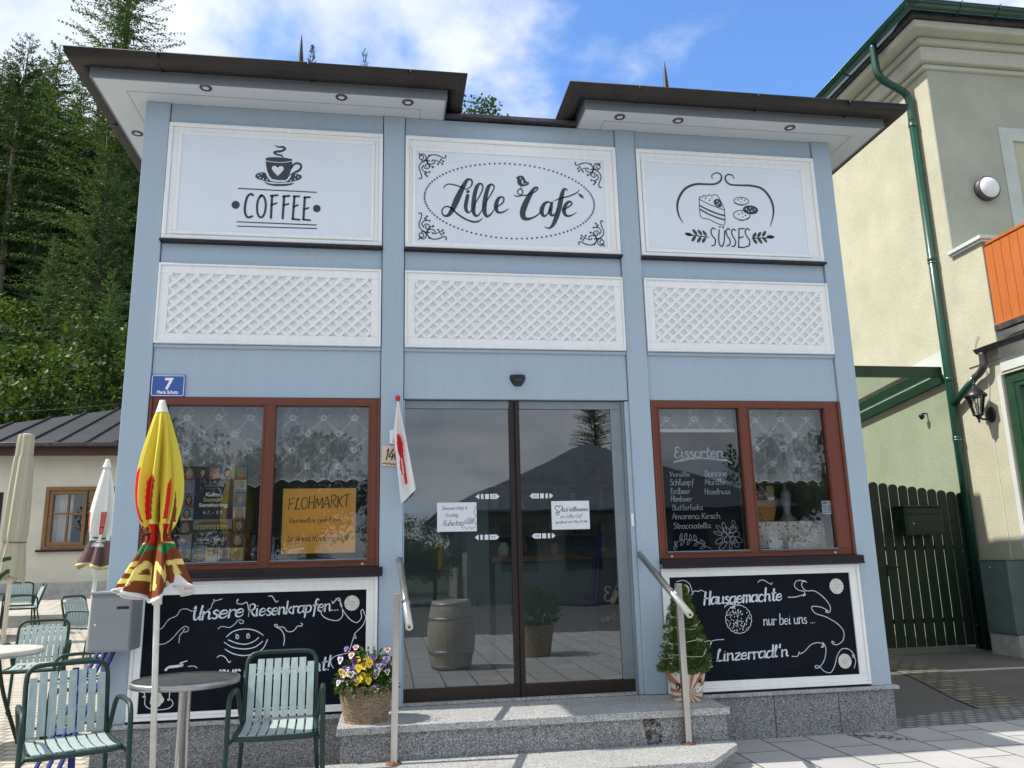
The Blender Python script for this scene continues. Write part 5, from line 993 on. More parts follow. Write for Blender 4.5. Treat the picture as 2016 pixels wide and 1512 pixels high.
# dark table far back
o = thing("patio_table", "dark green round table with curved legs in the far patio", "table", (-7.0, 8.75, .262))
m = MB(); m.lathe([(0, .742), (.72, .742), (.735, .73), (.73, .70), (0, .70)], (0, 0, 0), 48); m.build("table_top", plain('dark_table_top', (.10, .11, .12), .45, .3, .15), o)
for k in range(4):
    a = k*math.pi/2+.2; m = MB(); m.tube(smooth_path([(.58*math.cos(a), .58*math.sin(a), .69), (.33*math.cos(a), .33*math.sin(a), .56), (.17*math.cos(a), .17*math.sin(a), .38), (.22*math.cos(a), .22*math.sin(a), .18), (.50*math.cos(a), .50*math.sin(a), .01)], 6), .022, 10); m.build("leg", K['dgreen'], o)
# folded blue frame behind the near chair
o = thing("folded_blue_frame", "folded bright blue metal frame leaning behind the left front chair", "folding frame", (-2.12, .0, 0))
m = MB()
for (a, b) in (((-.12, -.20, .0), (.19, .06, .84)), ((-.03, -.24, .0), (.25, .0, .84)), ((.05, -.28, .0), (.31, -.05, .82)), ((.17, -.24, .0), (.02, .12, .70))): m.bar(a, b, .042, .014)
m.build("bars", K['cobalt'], o, bevel=.002)
m = MB(); m.bar((.02, .06, .62), (.22, -.02, .64), .02, .012); m.bar((.0, -.06, .3), (.14, -.10, .3), .02, .012); m.build("crossbars", K['cobalt'], o)
# ---- folded parasols: the cloth hangs in deep folds round the pole; its print is a pattern in (u round, v down)
def seg_dist(px, py, a, b):
    dx, dy = b[0]-a[0], b[1]-a[1]; l = dx*dx+dy*dy or 1e-9; t = max(0, min(1, ((px-a[0])*dx+(py-a[1])*dy)/l)); return math.hypot(px-a[0]-dx*t, py-a[1]-dy*t)
def folded_cloth(name, prof, folds, amp, hem, pattern, mat, parent, nu=220, nv=200, twist=.6, ph=0.0, seed=1, border=None):
    """prof: (v, z, r) from the tip down; folds deepen downwards; hem: how far the lower edge waves"""
    rnd = random.Random(seed); P = smooth_path(prof, 8); m = MB(); cols = []; fa = [rnd.uniform(-.35, .35) for _ in range(folds)]
    def at(th, v):
        f = v*(len(P)-1); i = min(int(f), len(P)-2); q = f-i; z = P[i][1]*(1-q)+P[i+1][1]*q; r = P[i][2]*(1-q)+P[i+1][2]*q
        a = th+twist*v+ph; w = math.sin(folds*a+1.4*math.sin(a*2+seed)); w2 = math.sin(2*folds*a+3*v+seed); env = amp*min(1, v*4)*(1+.5*math.sin(a*1.0+seed))
        rr = r*(1+env*w+.28*env*w2); z += hem*(max(0, v-.80)/.20)**2*(math.sin(3*th+seed)+.6*math.sin(5*th+2*seed)); return (rr*math.cos(th), rr*math.sin(th), z)
    b = m.pts([at(2*math.pi*i/nu, j/nv) for j in range(nv+1) for i in range(nu)])
    m.smooth = True
    for j in range(nv):
        for i in range(nu): i2 = (i+1) % nu; m.face((b+j*nu+i, b+j*nu+i2, b+(j+1)*nu+i2, b+(j+1)*nu+i))
    o = m.build(name, mat, parent)
    ca = o.data.color_attributes.new('print', 'FLOAT_COLOR', 'POINT'); buf = []
    for j in range(nv+1):
        for i in range(nu): buf += [*pattern(2*math.pi*i/nu, j/nv), 1.0]
    ca.data.foreach_set('color', buf)
    if border:
        e = MB(); e.tube([at(2*math.pi*i/nu, 1.0) for i in range(nu)], .006, 6, closed=True); e.build("hem", border, parent)
        e = MB(); q = e.pts([at(2*math.pi*i/nu, v) if v > .9 else None or (at(2*math.pi*i/nu, 1-(1-v))) for v in (1.0,) for i in range(nu)]); k = e.pts([(x*.55, y*.55, z+.10) for x, y, z in e.v[q:q+nu]])
        e.smooth = True
        for i in range(nu): i2 = (i+1) % nu; e.face((q+i, q+i2, k+i2, k+i))
        e.build("lining", border, parent)
    return o, at
def word_dist(text, tx, ty, sx, sy, segs):
    """lettering as stroke segments in (u,v) for the print"""
    cx = 0
    for c in text:
        gw, st = glyph(c)
        for s in st.split('|'):
            if not s: continue
            P = smooth_path([tuple(float(q) for q in p.split(',')) for p in s.split()], 3); P = [(tx+(cx+p[0])*sx, ty-p[1]*sy) for p in P]; segs += list(zip(P[:-1], P[1:]))
        cx += gw+.8
YEL, RED, BRN, GRN, CRM = (.74, .60, .07), (.70, .015, .012), (.215, .055, .018), (.03, .22, .07), (.85, .72, .20)
segs_y = []; word_dist("SANT", 3.72, .945, .100, .0128, segs_y); segs_r = []
for cx_, r_ in ((3.4, .10), (4.75, .10), (5.9, .10), (2.2, .1), (.8, .1)):
    P = [(cx_+.30*math.cos(a), .605+.040*math.sin(a)) for a in [R(-140+28*k) for k in range(11)]]; segs_r += list(zip(P[:-1], P[1:]))
def yellow_print(th, v):
    th = th % (2*math.pi)
    if v > .73:
        if v > .985: return (.80, .80, .78)
        d = min(seg_dist((th)*.55, v*2.2, (a[0]*.55, a[1]*2.2), (b[0]*.55, b[1]*2.2)) for a, b in segs_y) if v > .80 and 3.2 < th < 6.3 else 9
        if d < .029: return CRM
        if v > .795+.02*math.sin(th*5): return BRN
        if v > .755+.02*math.sin(th*4+1): return GRN
        return BRN if math.sin(th*3) > 0 else CRM
    for c in (.75, 2.0, 3.45, 4.50, 5.55):
        d = th-c; k = v-.315-.03*math.sin(c*7)
        if 0 < k and v < .545 and abs(d+k*.7) < .27*min(1, (k/.04)**.5): return RED if d+k*.7 < .13 else (.30, .025, .012)
        if .545 <= v < .575 and abs(d) < .15 and (int((d+1)*24) % 2 == 0): return CRM
        if .575 <= v < .73 and abs(d-(v-.62)*1.2) < .34-(v-.575)*.6: return RED if d < .14 else (.36, .03, .015)
        if v > .56 and abs(d-.45-.05*math.sin(v*30)) < .10+.04*math.sin(v*19): return BRN
        if .40 < v <= .56 and abs(d-.42) < .10*((v-.40)/.16)**.5: return BRN
    for a, b in segs_r:
        if abs(th-a[0]) < .2 and abs(v-a[1]) < .03 and seg_dist(th*.16, v, (a[0]*.16, a[1]), (b[0]*.16, b[1])) < .006: return CRM
    return YEL
cloth = attr_mat("printed_parasol_cloth", .75, .12, .08)
cloth2 = attr_mat("plain_parasol_cloth", .85, .10, .1)
def parasol(name, label, loc, tilt, prof, folds, amp, hem, pat, mat, polebot, pr, border, tie, seed, nu=220, nv=200, cap=None, ph=0.0):
    o = thing(name, label, "parasol", loc, group="folded parasols on the patio"); o.rotation_euler = tilt
    c, at = folded_cloth("canopy", prof, folds, amp, hem, pat, mat, o, nu, nv, seed=seed, border=border, ph=ph)
    zt = prof[0][1]
    m = MB(); m.tube([(0, 0, polebot), (0, 0, zt-.05)], pr, 16); m.build("pole", K['pole'], o)
    m = MB(); zb = prof[-1][1]; m.lathe([(pr, -.075), (pr+.010, -.073), (pr+.012, .06), (pr, .065)], (0, 0, zb), 16); m.build("runner", K['pole'], o)
    m = MB(); m.lathe(cap or [(.0, .058), (.016, .055), (.022, .03), (.036, -.015), (.038, -.02)], (0, 0, zt), 16); m.build("tip_cap", K['pole'], o)
    zt_, rt_ = tie
    m = MB(); m.tube([((rt_*(1+.06*math.sin(5*t)))*math.cos(t), (rt_*(1+.06*math.sin(5*t)))*math.sin(t), zt_+.006*math.sin(t*2)) for t in [2*math.pi*k/40 for k in range(40)]], .006, 6, closed=True)
    if seed == 3:
        for (a, l) in ((200, .05), (235, .04)): m.tube(smooth_path([(rt_*math.cos(R(215)), rt_*math.sin(R(215)), zt_), (rt_*1.3*math.cos(R(a)), rt_*1.3*math.sin(R(a)), zt_+l), (rt_*1.7*math.cos(R(a)), rt_*1.7*math.sin(R(a)), zt_+.01), (rt_*math.cos(R(217)), rt_*math.sin(R(217)), zt_)], 6), .005, 6)
        m.tube(smooth_path([(rt_*math.cos(R(215)), rt_*math.sin(R(215)), zt_), (rt_*1.5*math.cos(R(205)), rt_*1.5*math.sin(R(205)), zt_-.08), (rt_*1.9*math.cos(R(203)), rt_*1.9*math.sin(R(203)), zt_-.22)], 6), .005, 6)
        m.tube(smooth_path([(rt_*math.cos(R(218)), rt_*math.sin(R(218)), zt_), (rt_*1.4*math.cos(R(235)), rt_*1.4*math.sin(R(235)), zt_-.06), (rt_*1.6*math.cos(R(232)), rt_*1.6*math.sin(R(232)), zt_-.15)], 6), .005, 6)
    m.build("tie_string", plain('tie_'+name, (.13, .01, .03) if seed == 3 else (.03, .05, .05), .8), o)
    return o
parasol("folded_parasol", "folded yellow and brown printed parasol with red cups, tied with a cord", (-1.215, -1.19, 0), (0, R(-2.3), 0),
        [(0, 2.275, .030), (.1, 2.20, .048), (.25, 2.05, .075), (.4, 1.88, .098), (.55, 1.74, .100), (.66, 1.62, .080), (.73, 1.545, .055), (.80, 1.47, .085), (.9, 1.35, .140), (1, 1.235, .185)], 8, .25, .032, yellow_print, cloth, 0, .0165, K['flagcloth'], (1.548, .060), 3, 260, 240)
segs_w = []; word_dist("se", 4.45, .865, .115, .0125, segs_w)
def white_print(th, v):
    if v > .975: return (.70, .62, .30)
    if v > .76:
        if v < .86 and segs_w and min(seg_dist(th*.4, v*1.6, (a[0]*.4, a[1]*1.6), (b[0]*.4, b[1]*1.6)) for a, b in segs_w) < .022 and 4 < th < 6: return (.75, .74, .72)
        if v < .80: return (.70, .68, .62) if math.sin(th*4) > -.3 else (.05, .16, .08)
        return (.16, .09, .085)
    for c in (.9, 3.4, 5.15):
        d = th-c
        if .42 < v < .66 and abs(d) < .24:
            if .55 < v < .565 or abs(abs(d)-.22) < .03: return (.10, .03, .03)
            return (.55, .10, .09)
    return (.74, .72, .66)
parasol("folded_parasol", "folded white parasol with red cup print and brown hem behind the mailbox", (-2.50, 1.50, .04), (0, R(1.2), 0),
        [(0, 2.22, .020), (.1, 2.15, .036), (.3, 1.98, .070), (.5, 1.80, .098), (.66, 1.66, .095), (.74, 1.585, .082), (.82, 1.51, .10), (1, 1.345, .165)], 6, .16, .018, white_print, cloth, 0, .018, plain('olive_hem', (.42, .36, .14), .8), (1.585, .084), 8, 160, 150)
def cream_print(th, v):
    if v > .86 and 4.2 < th < 5.0 and math.sin(v*60) > .2: return (.05, .09, .03)
    return (.50, .48, .36)
o = parasol("folded_parasol", "tall folded cream parasol at the left edge before the low house", (-5.88, 8.05, .24), (0, R(.6), 0),
        [(0, 3.28, .09), (.02, 3.27, .115), (.16, 2.92, .12), (.17, 2.90, .13), (.45, 2.30, .155), (.7, 1.72, .165), (.78, 1.55, .15), (.9, 1.30, .175), (1, 1.00, .195)], 9, .12, .07, cream_print, cloth2, 0, .035, plain('cream_hem', (.50, .48, .38), .8), (1.56, .165), 11, 160, 140, cap=[(0, .04), (.05, .035), (.10, .015), (.11, -.02)])
# ------------------------------------------------------------------ flower basket and potted spruce
def rand_unit(r):
    while True:
        v = Vector((r.uniform(-1, 1), r.uniform(-1, 1), r.uniform(-1, 1)))
        if .05 < v.length < 1: return v.normalized()
def leaf_quad(m, p, d, up, L, w):
    d = d.normalized(); s = d.cross(up)
    if s.length < 1e-3: s = d.cross(Vector((1, 0, 0)))
    s = s.normalized()*w/2
    m.poly([tuple(p), tuple(p+d*L*.5+s), tuple(p+d*L), tuple(p+d*L*.5-s)])
BX, BY, BZ = -.115, -.385, .349
o = thing("flower_basket", "round wicker basket planted with yellow and purple pansies on the top step", "flower basket", (BX, BY, BZ))
mw, t, b, o_ = new_mat("wicker"); v = coords(t); t.links.new(ramp_of(t, noise_tex(t, coords(t, 'Object', (1, 1, 5)), 22, 4, .7), [(.3, (.13, .085, .045)), (.55, (.34, .25, .155)), (.75, (.50, .41, .29))]), b.inputs['Base Color']); b.inputs['Roughness'].default_value = .7
m = MB(); rows, nst = 34, 44; prof = []; nr = 170
for j in range(rows*4+1): v_ = j/(rows*4); prof.append((.135+.042*v_**.9, .215*v_))
m.lathe(prof, (0, 0, 0), nst*6, fn=lambda th, j, r: r+.0052*math.sin(th*nst/2+math.pi*((j//4) % 2))*abs(math.sin(math.pi*(j % 4)/4+.25))+.0018*math.sin(math.pi*(j % 4)/4))
m.build("basket", mw, o)
m = MB()
for dz, ph in ((.216, 0), (.226, 1.5), (.006, 0)): m.tube([((.177 if dz > .1 else .137)*math.cos(a)*(1+.012*math.sin(a*20+ph)), (.177 if dz > .1 else .137)*math.sin(a)*(1+.012*math.sin(a*20+ph)), dz+.005*math.cos(a*20+ph)) for a in [2*math.pi*k/160 for k in range(160)]], .0075, 6, closed=True)
m.build("rim", mw, o)
m = MB(); m.lathe([(.17, .19), (.08, .215), (0, .22)], (0, 0, 0), 24); m.build("soil", plain('soil', (.03, .02, .013), .95, 0, .3, 30, .5, 60), o)
mleaf = leafy("pansy_leaves", (.035, .085, .014), (.10, .19, .035), .3, .5)
rnd = random.Random(12); m = MB()
for k in range(1900):
    a = rnd.uniform(0, 6.28); q = .185*math.sqrt(rnd.random()); p = Vector((q*math.cos(a), q*math.sin(a), .20+rnd.random()*(.22*(1-(q/.2)**2)+.03)))
    d = Vector((math.cos(a)*rnd.uniform(.2, 1.2), math.sin(a)*rnd.uniform(.2, 1.2), rnd.uniform(-.3, 1.2))); leaf_quad(m, p, d, rand_unit(rnd), rnd.uniform(.025, .055), rnd.uniform(.010, .020))
for k in range(140):                                                        # trailing leaves over the rim
    a = rnd.uniform(0, 6.28); p = Vector((.18*math.cos(a), .18*math.sin(a), .215+rnd.uniform(-.02, .03))); leaf_quad(m, p, Vector((math.cos(a), math.sin(a), -rnd.uniform(.3, 1.6))), rand_unit(rnd), rnd.uniform(.03, .06), .013)
m.build("foliage", mleaf, o)
pc = {k: plain('petal_'+k, c, .6, 0, .12, 60) for k, c in dict(purple=(.085, .014, .19), violet=(.24, .10, .42), white=(.78, .74, .80), yellow=(.86, .60, .02), dark=(.025, .005, .04), pale=(.72, .50, .36)).items()}
def pansy(p, n, s, kind, rr):
    up = Vector((0, 0, 1)); x = n.cross(up).normalized(); y = x.cross(n)*1.0
    if y.z < 0: y = -y
    m = MB(); sets = {'pw': ('purple', 'purple', 'white', 'white', 'white'), 'pp': ('purple', 'purple', 'violet', 'violet', 'violet'), 'y': ('yellow',)*5, 'vw': ('violet', 'violet', 'pale', 'pale', 'pale'), 'yd': ('pale', 'pale', 'yellow', 'yellow', 'yellow')}[kind]
    names = list(dict.fromkeys(sets))+['dark', 'yellow']
    for i, (an, ds, rx, ry, off) in enumerate(((62, .42, .46, .52, -.03), (118, .42, .46, .52, -.03), (12, .40, .44, .40, .02), (168, .40, .44, .40, .02), (270, .38, .56, .44, .05))):
        m.mi = names.index(sets[i]); ca, sa = math.cos(R(an)), math.sin(R(an)); ps = []
        for k in range(12):
            a = 2*math.pi*k/12; u = ds+rx*math.cos(a)*.9; w = ry*math.sin(a); q = p+(x*(u*ca-w*sa)+y*(u*sa+w*ca))*s+n*s*(off+.10*u*u+rr.uniform(-.03, .03)); ps.append(tuple(q))
        m.poly(ps)
    for (an, l, w, slot) in ((12, .42, .20, 'dark'), (168, .42, .20, 'dark'), (270, .46, .26, 'dark'), (270, .12, .12, 'yellow')):
        if kind == 'y' and slot == 'dark': l *= .75; w *= .5
        m.mi = names.index(slot); ca, sa = math.cos(R(an)), math.sin(R(an)); ps = []
        for k in range(8):
            a = 2*math.pi*k/8; u = l*.5+l*.5*math.cos(a); q_ = w*math.sin(a)*(.4+u/l*.6); ps.append(tuple(p+(x*(u*ca-q_*sa)+y*(u*sa+q_*ca))*s+n*s*(.12 if slot == 'dark' else .16)))
        m.poly(ps)
    return m.build("pansy", [pc[k] for k in names], o)
rr = random.Random(4); stems = MB()
spec = []
for k in range(15): spec.append(('y', rr.uniform(-.085, .03), rr.uniform(.26, .40)))
for k in range(15): spec.append((rr.choice(('pw', 'pw', 'vw')), rr.choice((rr.uniform(-.17, -.05), rr.uniform(.03, .17))), rr.uniform(.25, .44)))
for k in range(14): spec.append((rr.choice(('pp', 'pp', 'vw')), rr.uniform(-.15, .17), rr.uniform(.33, .47)))
for k in range(12): spec.append((rr.choice(('vw', 'yd', 'pw')), rr.uniform(-.19, .19), rr.uniform(.22, .33)))
for kind, x, z in spec:
    lim = max(.02, .19**2-x*x*.8)**.5*max(.35, 1-(max(0, z-.25)/.30)**2); y = -lim*rr.uniform(.55, 1.0); p = Vector((x, y, z)); n = Vector((x*3+rr.uniform(-.4, .4), -1+rr.uniform(-.2, .4), .15+rr.uniform(-.35, .5)+(z-.3)*1.5)).normalized()
    pansy(p, n, rr.uniform(.024, .031)*(1.15 if kind in ('pw', 'y') else 1), kind, rr); stems.tube([(x*.5, y*.5, .2), tuple(p-n*.012-Vector((0, 0, .015))), tuple(p)], .0018, 5, cap=False)
stems.build("stems", mleaf, o)
# potted spruce
PX, PY, PZ = 2.145, -.275, .349
o = thing("potted_spruce", "small cone-shaped spruce in a striped bucket beside the linzer blackboard", "potted plant", (PX, PY, PZ))
mp, t, b, o_ = new_mat("sunburst_bucket"); v = coords(t); sp = N(t, 'ShaderNodeSeparateXYZ'); t.links.new(v, sp.inputs[0])
an = M('ARCTAN2', M('ADD', sp.outputs[2], -.06, t=t), M('ADD', sp.outputs[0], .02, t=t), t=t); w_ = M('SINE', M('ADD', M('MULTIPLY', an, 13, t=t), M('MULTIPLY', sp.outputs[2], 10, t=t), t=t), t=t)
t.links.new(ramp_of(t, M('ADD', M('MULTIPLY', w_, .5, t=t), .5, t=t), [(.50, (.78, .72, .62)), (.58, (.52, .19, .09))]), b.inputs['Base Color']); b.inputs['Roughness'].default_value = .4
m = MB(); m.lathe([(0, 0), (.098, 0), (.102, .006), (.140, .205), (.146, .208), (.146, .218), (.138, .218), (.134, .19), (0, .18)], (0, 0, 0), 48); m.build("bucket", mp, o)
m = MB(); m.lathe([(.141, .204), (.148, .212), (.146, .220), (.140, .220)], (0, 0, 0), 48); m.build("rim", K['lead'], o)
def on_pot(x, z, dr=.002):
    r = .098+.0405*z/.205+dr; a = -math.pi/2+x/.125; return (r*math.cos(a), r*math.sin(a), z)
m = MB(); m.mi = 0
def potbox(x0, x1, z0, z1, dr):
    n = 8; a = m.pts([on_pot(x0+(x1-x0)*k/n, z0, dr) for k in range(n+1)]); b_ = m.pts([on_pot(x0+(x1-x0)*k/n, z1, dr) for k in range(n+1)])
    for k in range(n): m.face((a+k, a+k+1, b_+k+1, b_+k))
potbox(.028, .135, .055, .115, .0012); m.mi = 1
write(m, "OPEN", .033, .067, .132, .067, .0215, .0075, 0, 0, .02, 0, map3=lambda x, z: on_pot(x, z, .0026))
m.mi = 0; write(m, "WE", .045, .130, .085, .130, .016, .006, 0, 0, .02, 0, map3=lambda x, z: on_pot(x, z, .0024)); write(m, "ER", -.125, .085, -.075, .085, .024, .008, 0, 0, .02, 0, map3=lambda x, z: on_pot(x, z, .0024))
potbox(-.135, -.062, .130, .165, .0012)
m.build("bucket_lettering", [K['board'], K['enamelwhite']], o)
rnd = random.Random(6); m = MB(); H = .60; Z0 = .205
for k in range(3000):
    v_ = rnd.random()**.8; z = Z0+H*(1-v_**.75) if False else Z0-.02+H*rnd.random()**1.35
    f = (z-Z0)/H; rm = .176*(1-f)**.72*(1+.10*math.sin(9*f*6.28))+.006; a = rnd.uniform(0, 6.28); lump = 1+.10*math.sin(3*a+f*9)+.07*math.sin(7*a-f*14)
    q = rm*lump*(rnd.random()**.35); p = Vector((q*math.cos(a), q*math.sin(a), z+.01)); d0 = Vector((math.cos(a), math.sin(a), rnd.uniform(.2, 1.1))).normalized()
    for j in range(7):
        d = (d0+rand_unit(rnd)*.75).normalized(); leaf_quad(m, p, d, rand_unit(rnd), rnd.uniform(.016, .030), .0042)
m.build("foliage", leafy("spruce_needles_small", (.05, .10, .018), (.15, .235, .045), .25, .6), o)
m = MB(); m.tube([(0, 0, .17), (0, 0, .6)], [.012, .003], 8); m.build("trunk", K['bark'], o)
m = MB(); P = []
for k in range(200):
    f = k/199; a = f*34+.5*math.sin(k*.7); r = .182*(1-f)**.72*(1+.08*math.sin(k))+.008; P.append((r*math.cos(a), r*math.sin(a), Z0+.05+H*.82*f+.012*math.sin(k*1.3)))
m.tube(P, .0016, 4); rnd = random.Random(2)
for k in range(0, 200, 6): x, y, z = P[k]; m.tube([(x, y, z), (x*1.05, y*1.05, z+.012)], .003, 5)
m.build("light_chain", K['pole'], o)
# ------------------------------------------------------------------ house on the left, hillside trees
o = thing("patio_house", "low cream rendered house with dark standing seam roof at the back of the patio", "house", (-9, 13.5, .5)); off = Vector(o.location)
m = MB(); wy = 13.5
for (a, b, c, d) in ((-13, -9.55, .5, 4.02), (-9.55, -8.45, 3.08, 4.02), (-8.45, -7.57, .5, 4.02), (-7.57, -5.75, .5, 1.79), (-7.57, -5.75, 3.18, 4.02), (-5.75, -3.5, .5, 4.02)): m.box(a, b, wy, wy+.25, c, d)
m.box(-13, -3.5, wy+4, wy+4.2, .5, 4.02); m.box(-13, -12.8, wy+.25, wy+4, .5, 4.02)
b = m.build("wall", stucco('cream_render', (.66, .63, .52), 30, .2), o); b.location = -off
m = MB(); m.box(-8.44, -3.5, wy-.03, wy-.002, .5, 1.08); b = m.build("plinth_band", K['concrete'], o); b.location = -off
m = MB(); m.box(-13, -3.5, wy-.02, wy-.002, 3.86, 3.95); b = m.build("wall_moulding", K['cornice'], o); b.location = -off
m = MB(); m.poly([(-11.3, 13.0, 4.10), (-3.5, 13.0, 4.10), (-3.5, 17.6, 5.85), (-6.7, 17.6, 5.85)]); m.poly([(-11.3, 13, 4.1), (-6.7, 17.6, 5.85), (-11.3, 22.2, 4.1)])
for k in range(11):
    x = -11.0+.62*k; y1 = min(17.6, 13+(x+11.3)); m.bar((x, 13.0, 4.125), (x, y1, 4.125+(y1-13)*.3804), .025, .05)
    m.box(x-.03, x+.03, 12.985, 13.06, 4.09, 4.16)
b = m.build("roof", plain('standing_seam_roof', (.060, .062, .068), .45, .5, .12, 1.5), o); b.location = -off
m = MB(); half_gutter(m, (-3.5, 12.93, 4.10), (-11.4, 12.93, 4.10), .075); b = m.build("gutter", K['lead'], o); b.location = -off
m = MB(); m.box(-13, -3.5, 13.05, 13.25, 3.86, 4.08); m.box(-13, -3.5, 13.26, 13.49, 3.98, 4.06); b = m.build("eaves_board", plain('eaves_wood', (.055, .018, .010), .6, 0, .2), o); b.location = -off
g = bpy.data.objects.new("window", None); COL.objects.link(g); g.parent = o; g.location = -off; g['label'] = "brown wooden window with white curtains"
m = MB(); frame_box(m, -7.57, -5.75, 1.79, 3.18, .08, wy-.02, wy+.10)
for (a, b_) in ((-7.48, -6.70), (-6.62, -5.84)):
    frame_box(m, a, b_, 1.88, 3.09, .07, wy+.0, wy+.09); m.box((a+b_)/2-.02, (a+b_)/2+.02, wy+.02, wy+.08, 1.96, 3.01); m.box(a+.07, (a+b_)/2-.021, wy+.02, wy+.08, 2.56, 2.60); m.box((a+b_)/2+.021, b_-.07, wy+.02, wy+.08, 2.56, 2.60)
m.build("frame", plain('oak_frame', (.22, .11, .035), .45, 0, .15, 10), g)
m = MB(); m.box(-7.65, -5.7, wy-.09, wy+.02, 1.74, 1.788); m.build("sill", K['sill'], g)
m = MB(); m.poly([(-7.5, wy+.05, 1.85), (-5.8, wy+.05, 1.85), (-5.8, wy+.05, 3.1), (-7.5, wy+.05, 3.1)]); m.build("pane", K['glass'], g)
m = MB()
for (a, b_) in ((-7.5, -7.05), (-6.55, -6.1)):
    q = m.pts([(a+(b_-a)*k/24, wy+.22+.02*math.sin(k*1.3), z) for z in (1.85, 3.1) for k in range(25)])
    for k in range(24): m.face((q+k, q+k+1, q+26+k, q+25+k))
m.build("curtains", K['flagcloth'], g)
m = MB(); m.box(-7.6, -5.7, wy+.6, wy+.7, 1.7, 3.2); m.build("room_back", K['gap'], g)
m = MB(); m.box(-9.55, -8.45, wy+.12, wy+.18, .5, 3.08); b = m.build("door", K['darkframe'], o); b.location = -off
# ---- trees
def branchy(m, p, d, L, rnd, droop, wl, lw, n, side):
    """one bough with hanging sprays"""
    q = p.copy(); step = L/n; dd = d.copy()
    for i in range(n):
        f = i/n; dd = (dd+Vector((0, 0, -droop*step))).normalized(); q = q+dd*step
        w = wl*(1-.65*f)
        for s in (-1, 1):
            if rnd.random() < .12: continue
            t = (dd*rnd.uniform(.35, .9)+side*s*rnd.uniform(.5, 1.0)+Vector((0, 0, -rnd.uniform(.1, .8)))).normalized(); leaf_quad(m, q, t, rand_unit(rnd)+Vector((0, 0, .6)), w*rnd.uniform(.6, 1.25), lw*rnd.uniform(.7, 1.3))
        leaf_quad(m, q, (dd+rand_unit(rnd)*.3), rand_unit(rnd), w*.8, lw)
        if rnd.random() < .55: leaf_quad(m, q, Vector((rnd.uniform(-.3, .3), rnd.uniform(-.3, .3), -1)), rand_unit(rnd), w*rnd.uniform(.5, 1.1), lw)
def conifer(name, label, H, rad, base, seed, mat, nb=7, dz=.42, droop=.10, wl=.55, lw=.16, bark='bark', up=.15, gap=.1, pw=.85, dead=False, nseg=9):
    rnd = random.Random(seed); o = thing(name, label, "tree", group="trees on the wooded hillside")
    m = MB(); P = [(.12*math.sin(k*.9+seed)*k/10, .10*math.cos(k*1.1+seed)*k/10, H*k/10) for k in range(11)]; r0 = H*.0105+.05; m.tube(P, [r0*(1-.96*(k/10)**.9)+.008 for k in range(11)], 9); 
    if dead:
        for k in range(26):
            z = H*rnd.uniform(.12, base+.1); a = rnd.uniform(0, 6.28); m.tube([(0, 0, z), (math.cos(a)*rnd.uniform(.5, 1.4), math.sin(a)*rnd.uniform(.5, 1.4), z-rnd.uniform(0, .5))], [.03, .008], 5)
    m.build("trunk", K[bark], o)
    m = MB(); z = H*base; k = 0; wood = MB()
    while z < H*.995:
        f = (z-H*base)/(H*(1-base)); R0 = rad*(1-f)**pw+.10
        for j in range(nb if f < .85 else 5):
            if rnd.random() < gap: continue
            a = rnd.uniform(0, 6.28); L = R0*rnd.uniform(.65, 1.12); d = Vector((math.cos(a), math.sin(a), up+.5*f+rnd.uniform(-.15, .15))).normalized(); s = Vector((-math.sin(a), math.cos(a), 0))
            branchy(m, Vector((0, 0, z+rnd.uniform(-.2, .2))), d, L, rnd, droop, wl*(.55+.45*(1-f)), lw, max(3, int(nseg*L/rad)), s)
        z += dz*(1-.5*f)
    m.build("crown", mat, o); return o
def broadleaf(name, label, H, rad, seed, mat, clumps=46, per=110, leaf=.16, base=.22):
    rnd = random.Random(seed); o = thing(name, label, "tree", group="trees on the wooded hillside"); C_ = []
    for k in range(clumps):
        d = rand_unit(rnd); q = rnd.random()**.45; c = Vector((d.x*rad*q, d.y*rad*q, H*(.60+.40*d.z*q*(1 if d.z > 0 else .85)))); C_.append((c, rad*rnd.uniform(.20, .38)))
    m = MB(); top = [(0, 0, 0), (.1, .05, H*.3), (.0, .1, H*.62)]; m.tube(top, [H*.022+.04, H*.017+.03, .05], 9)
    for c, r in C_[:14]: m.tube(smooth_path([(.05, .05, H*rnd.uniform(.22, .5)), tuple(c*.5+Vector((0, 0, H*.18))), tuple(c)], 4), [.06]*4+[.045]*4+[.015], 6)
    m.build("trunk", K['bark'], o)
    m = MB()
    for c, r in C_:
        for i in range(per):
            d = rand_unit(rnd); p = c+Vector((d.x, d.y, d.z*.75))*r*(rnd.random()**.4); leaf_quad(m, p, (d*.6+rand_unit(rnd)), rand_unit(rnd)+Vector((0, 0, 1.2)), leaf*rnd.uniform(.6, 1.3), leaf*rnd.uniform(.45, .75))
    m.build("crown", mat, o); return o
M_sp = leafy("spruce_foliage", (.018, .042, .017), (.050, .094, .036), .2, .7)
M_la = leafy("larch_foliage", (.036, .078, .018), (.092, .148, .040), .3, .6)
M_br = leafy("broadleaf_foliage", (.028, .064, .012), (.095, .155, .030), .35, .5)
M_pi = leafy("pine_foliage", (.030, .068, .015), (.080, .135, .028), .25, .6)
def at_dir(o, dx, y, z=None):
    x = dx*(y+6.1); o.location = (x, y, gz(x, y)-.2 if z is None else z); return o
def put(proto, used, dx, y, sc, rz, label, top=None):
    c = proto if not used[0] else copy_tree(proto); used[0] = True
    at_dir(c, dx, y); c.scale = (sc, sc, sc)
    if top is not None: s = (1.37+top*(y+6.1)-c.location.z)/proto['h']; c.scale = (s*sc, s*sc, s)
    c.rotation_euler = (0, 0, rz); c['label'] = label; return c
spruce = conifer("spruce_tree", "x", 22, 3.2, .30, 21, M_sp, 10, .36, .13, .46, .055, 'palebark', .1, .04, .8, True, 27); spruce['h'] = 22
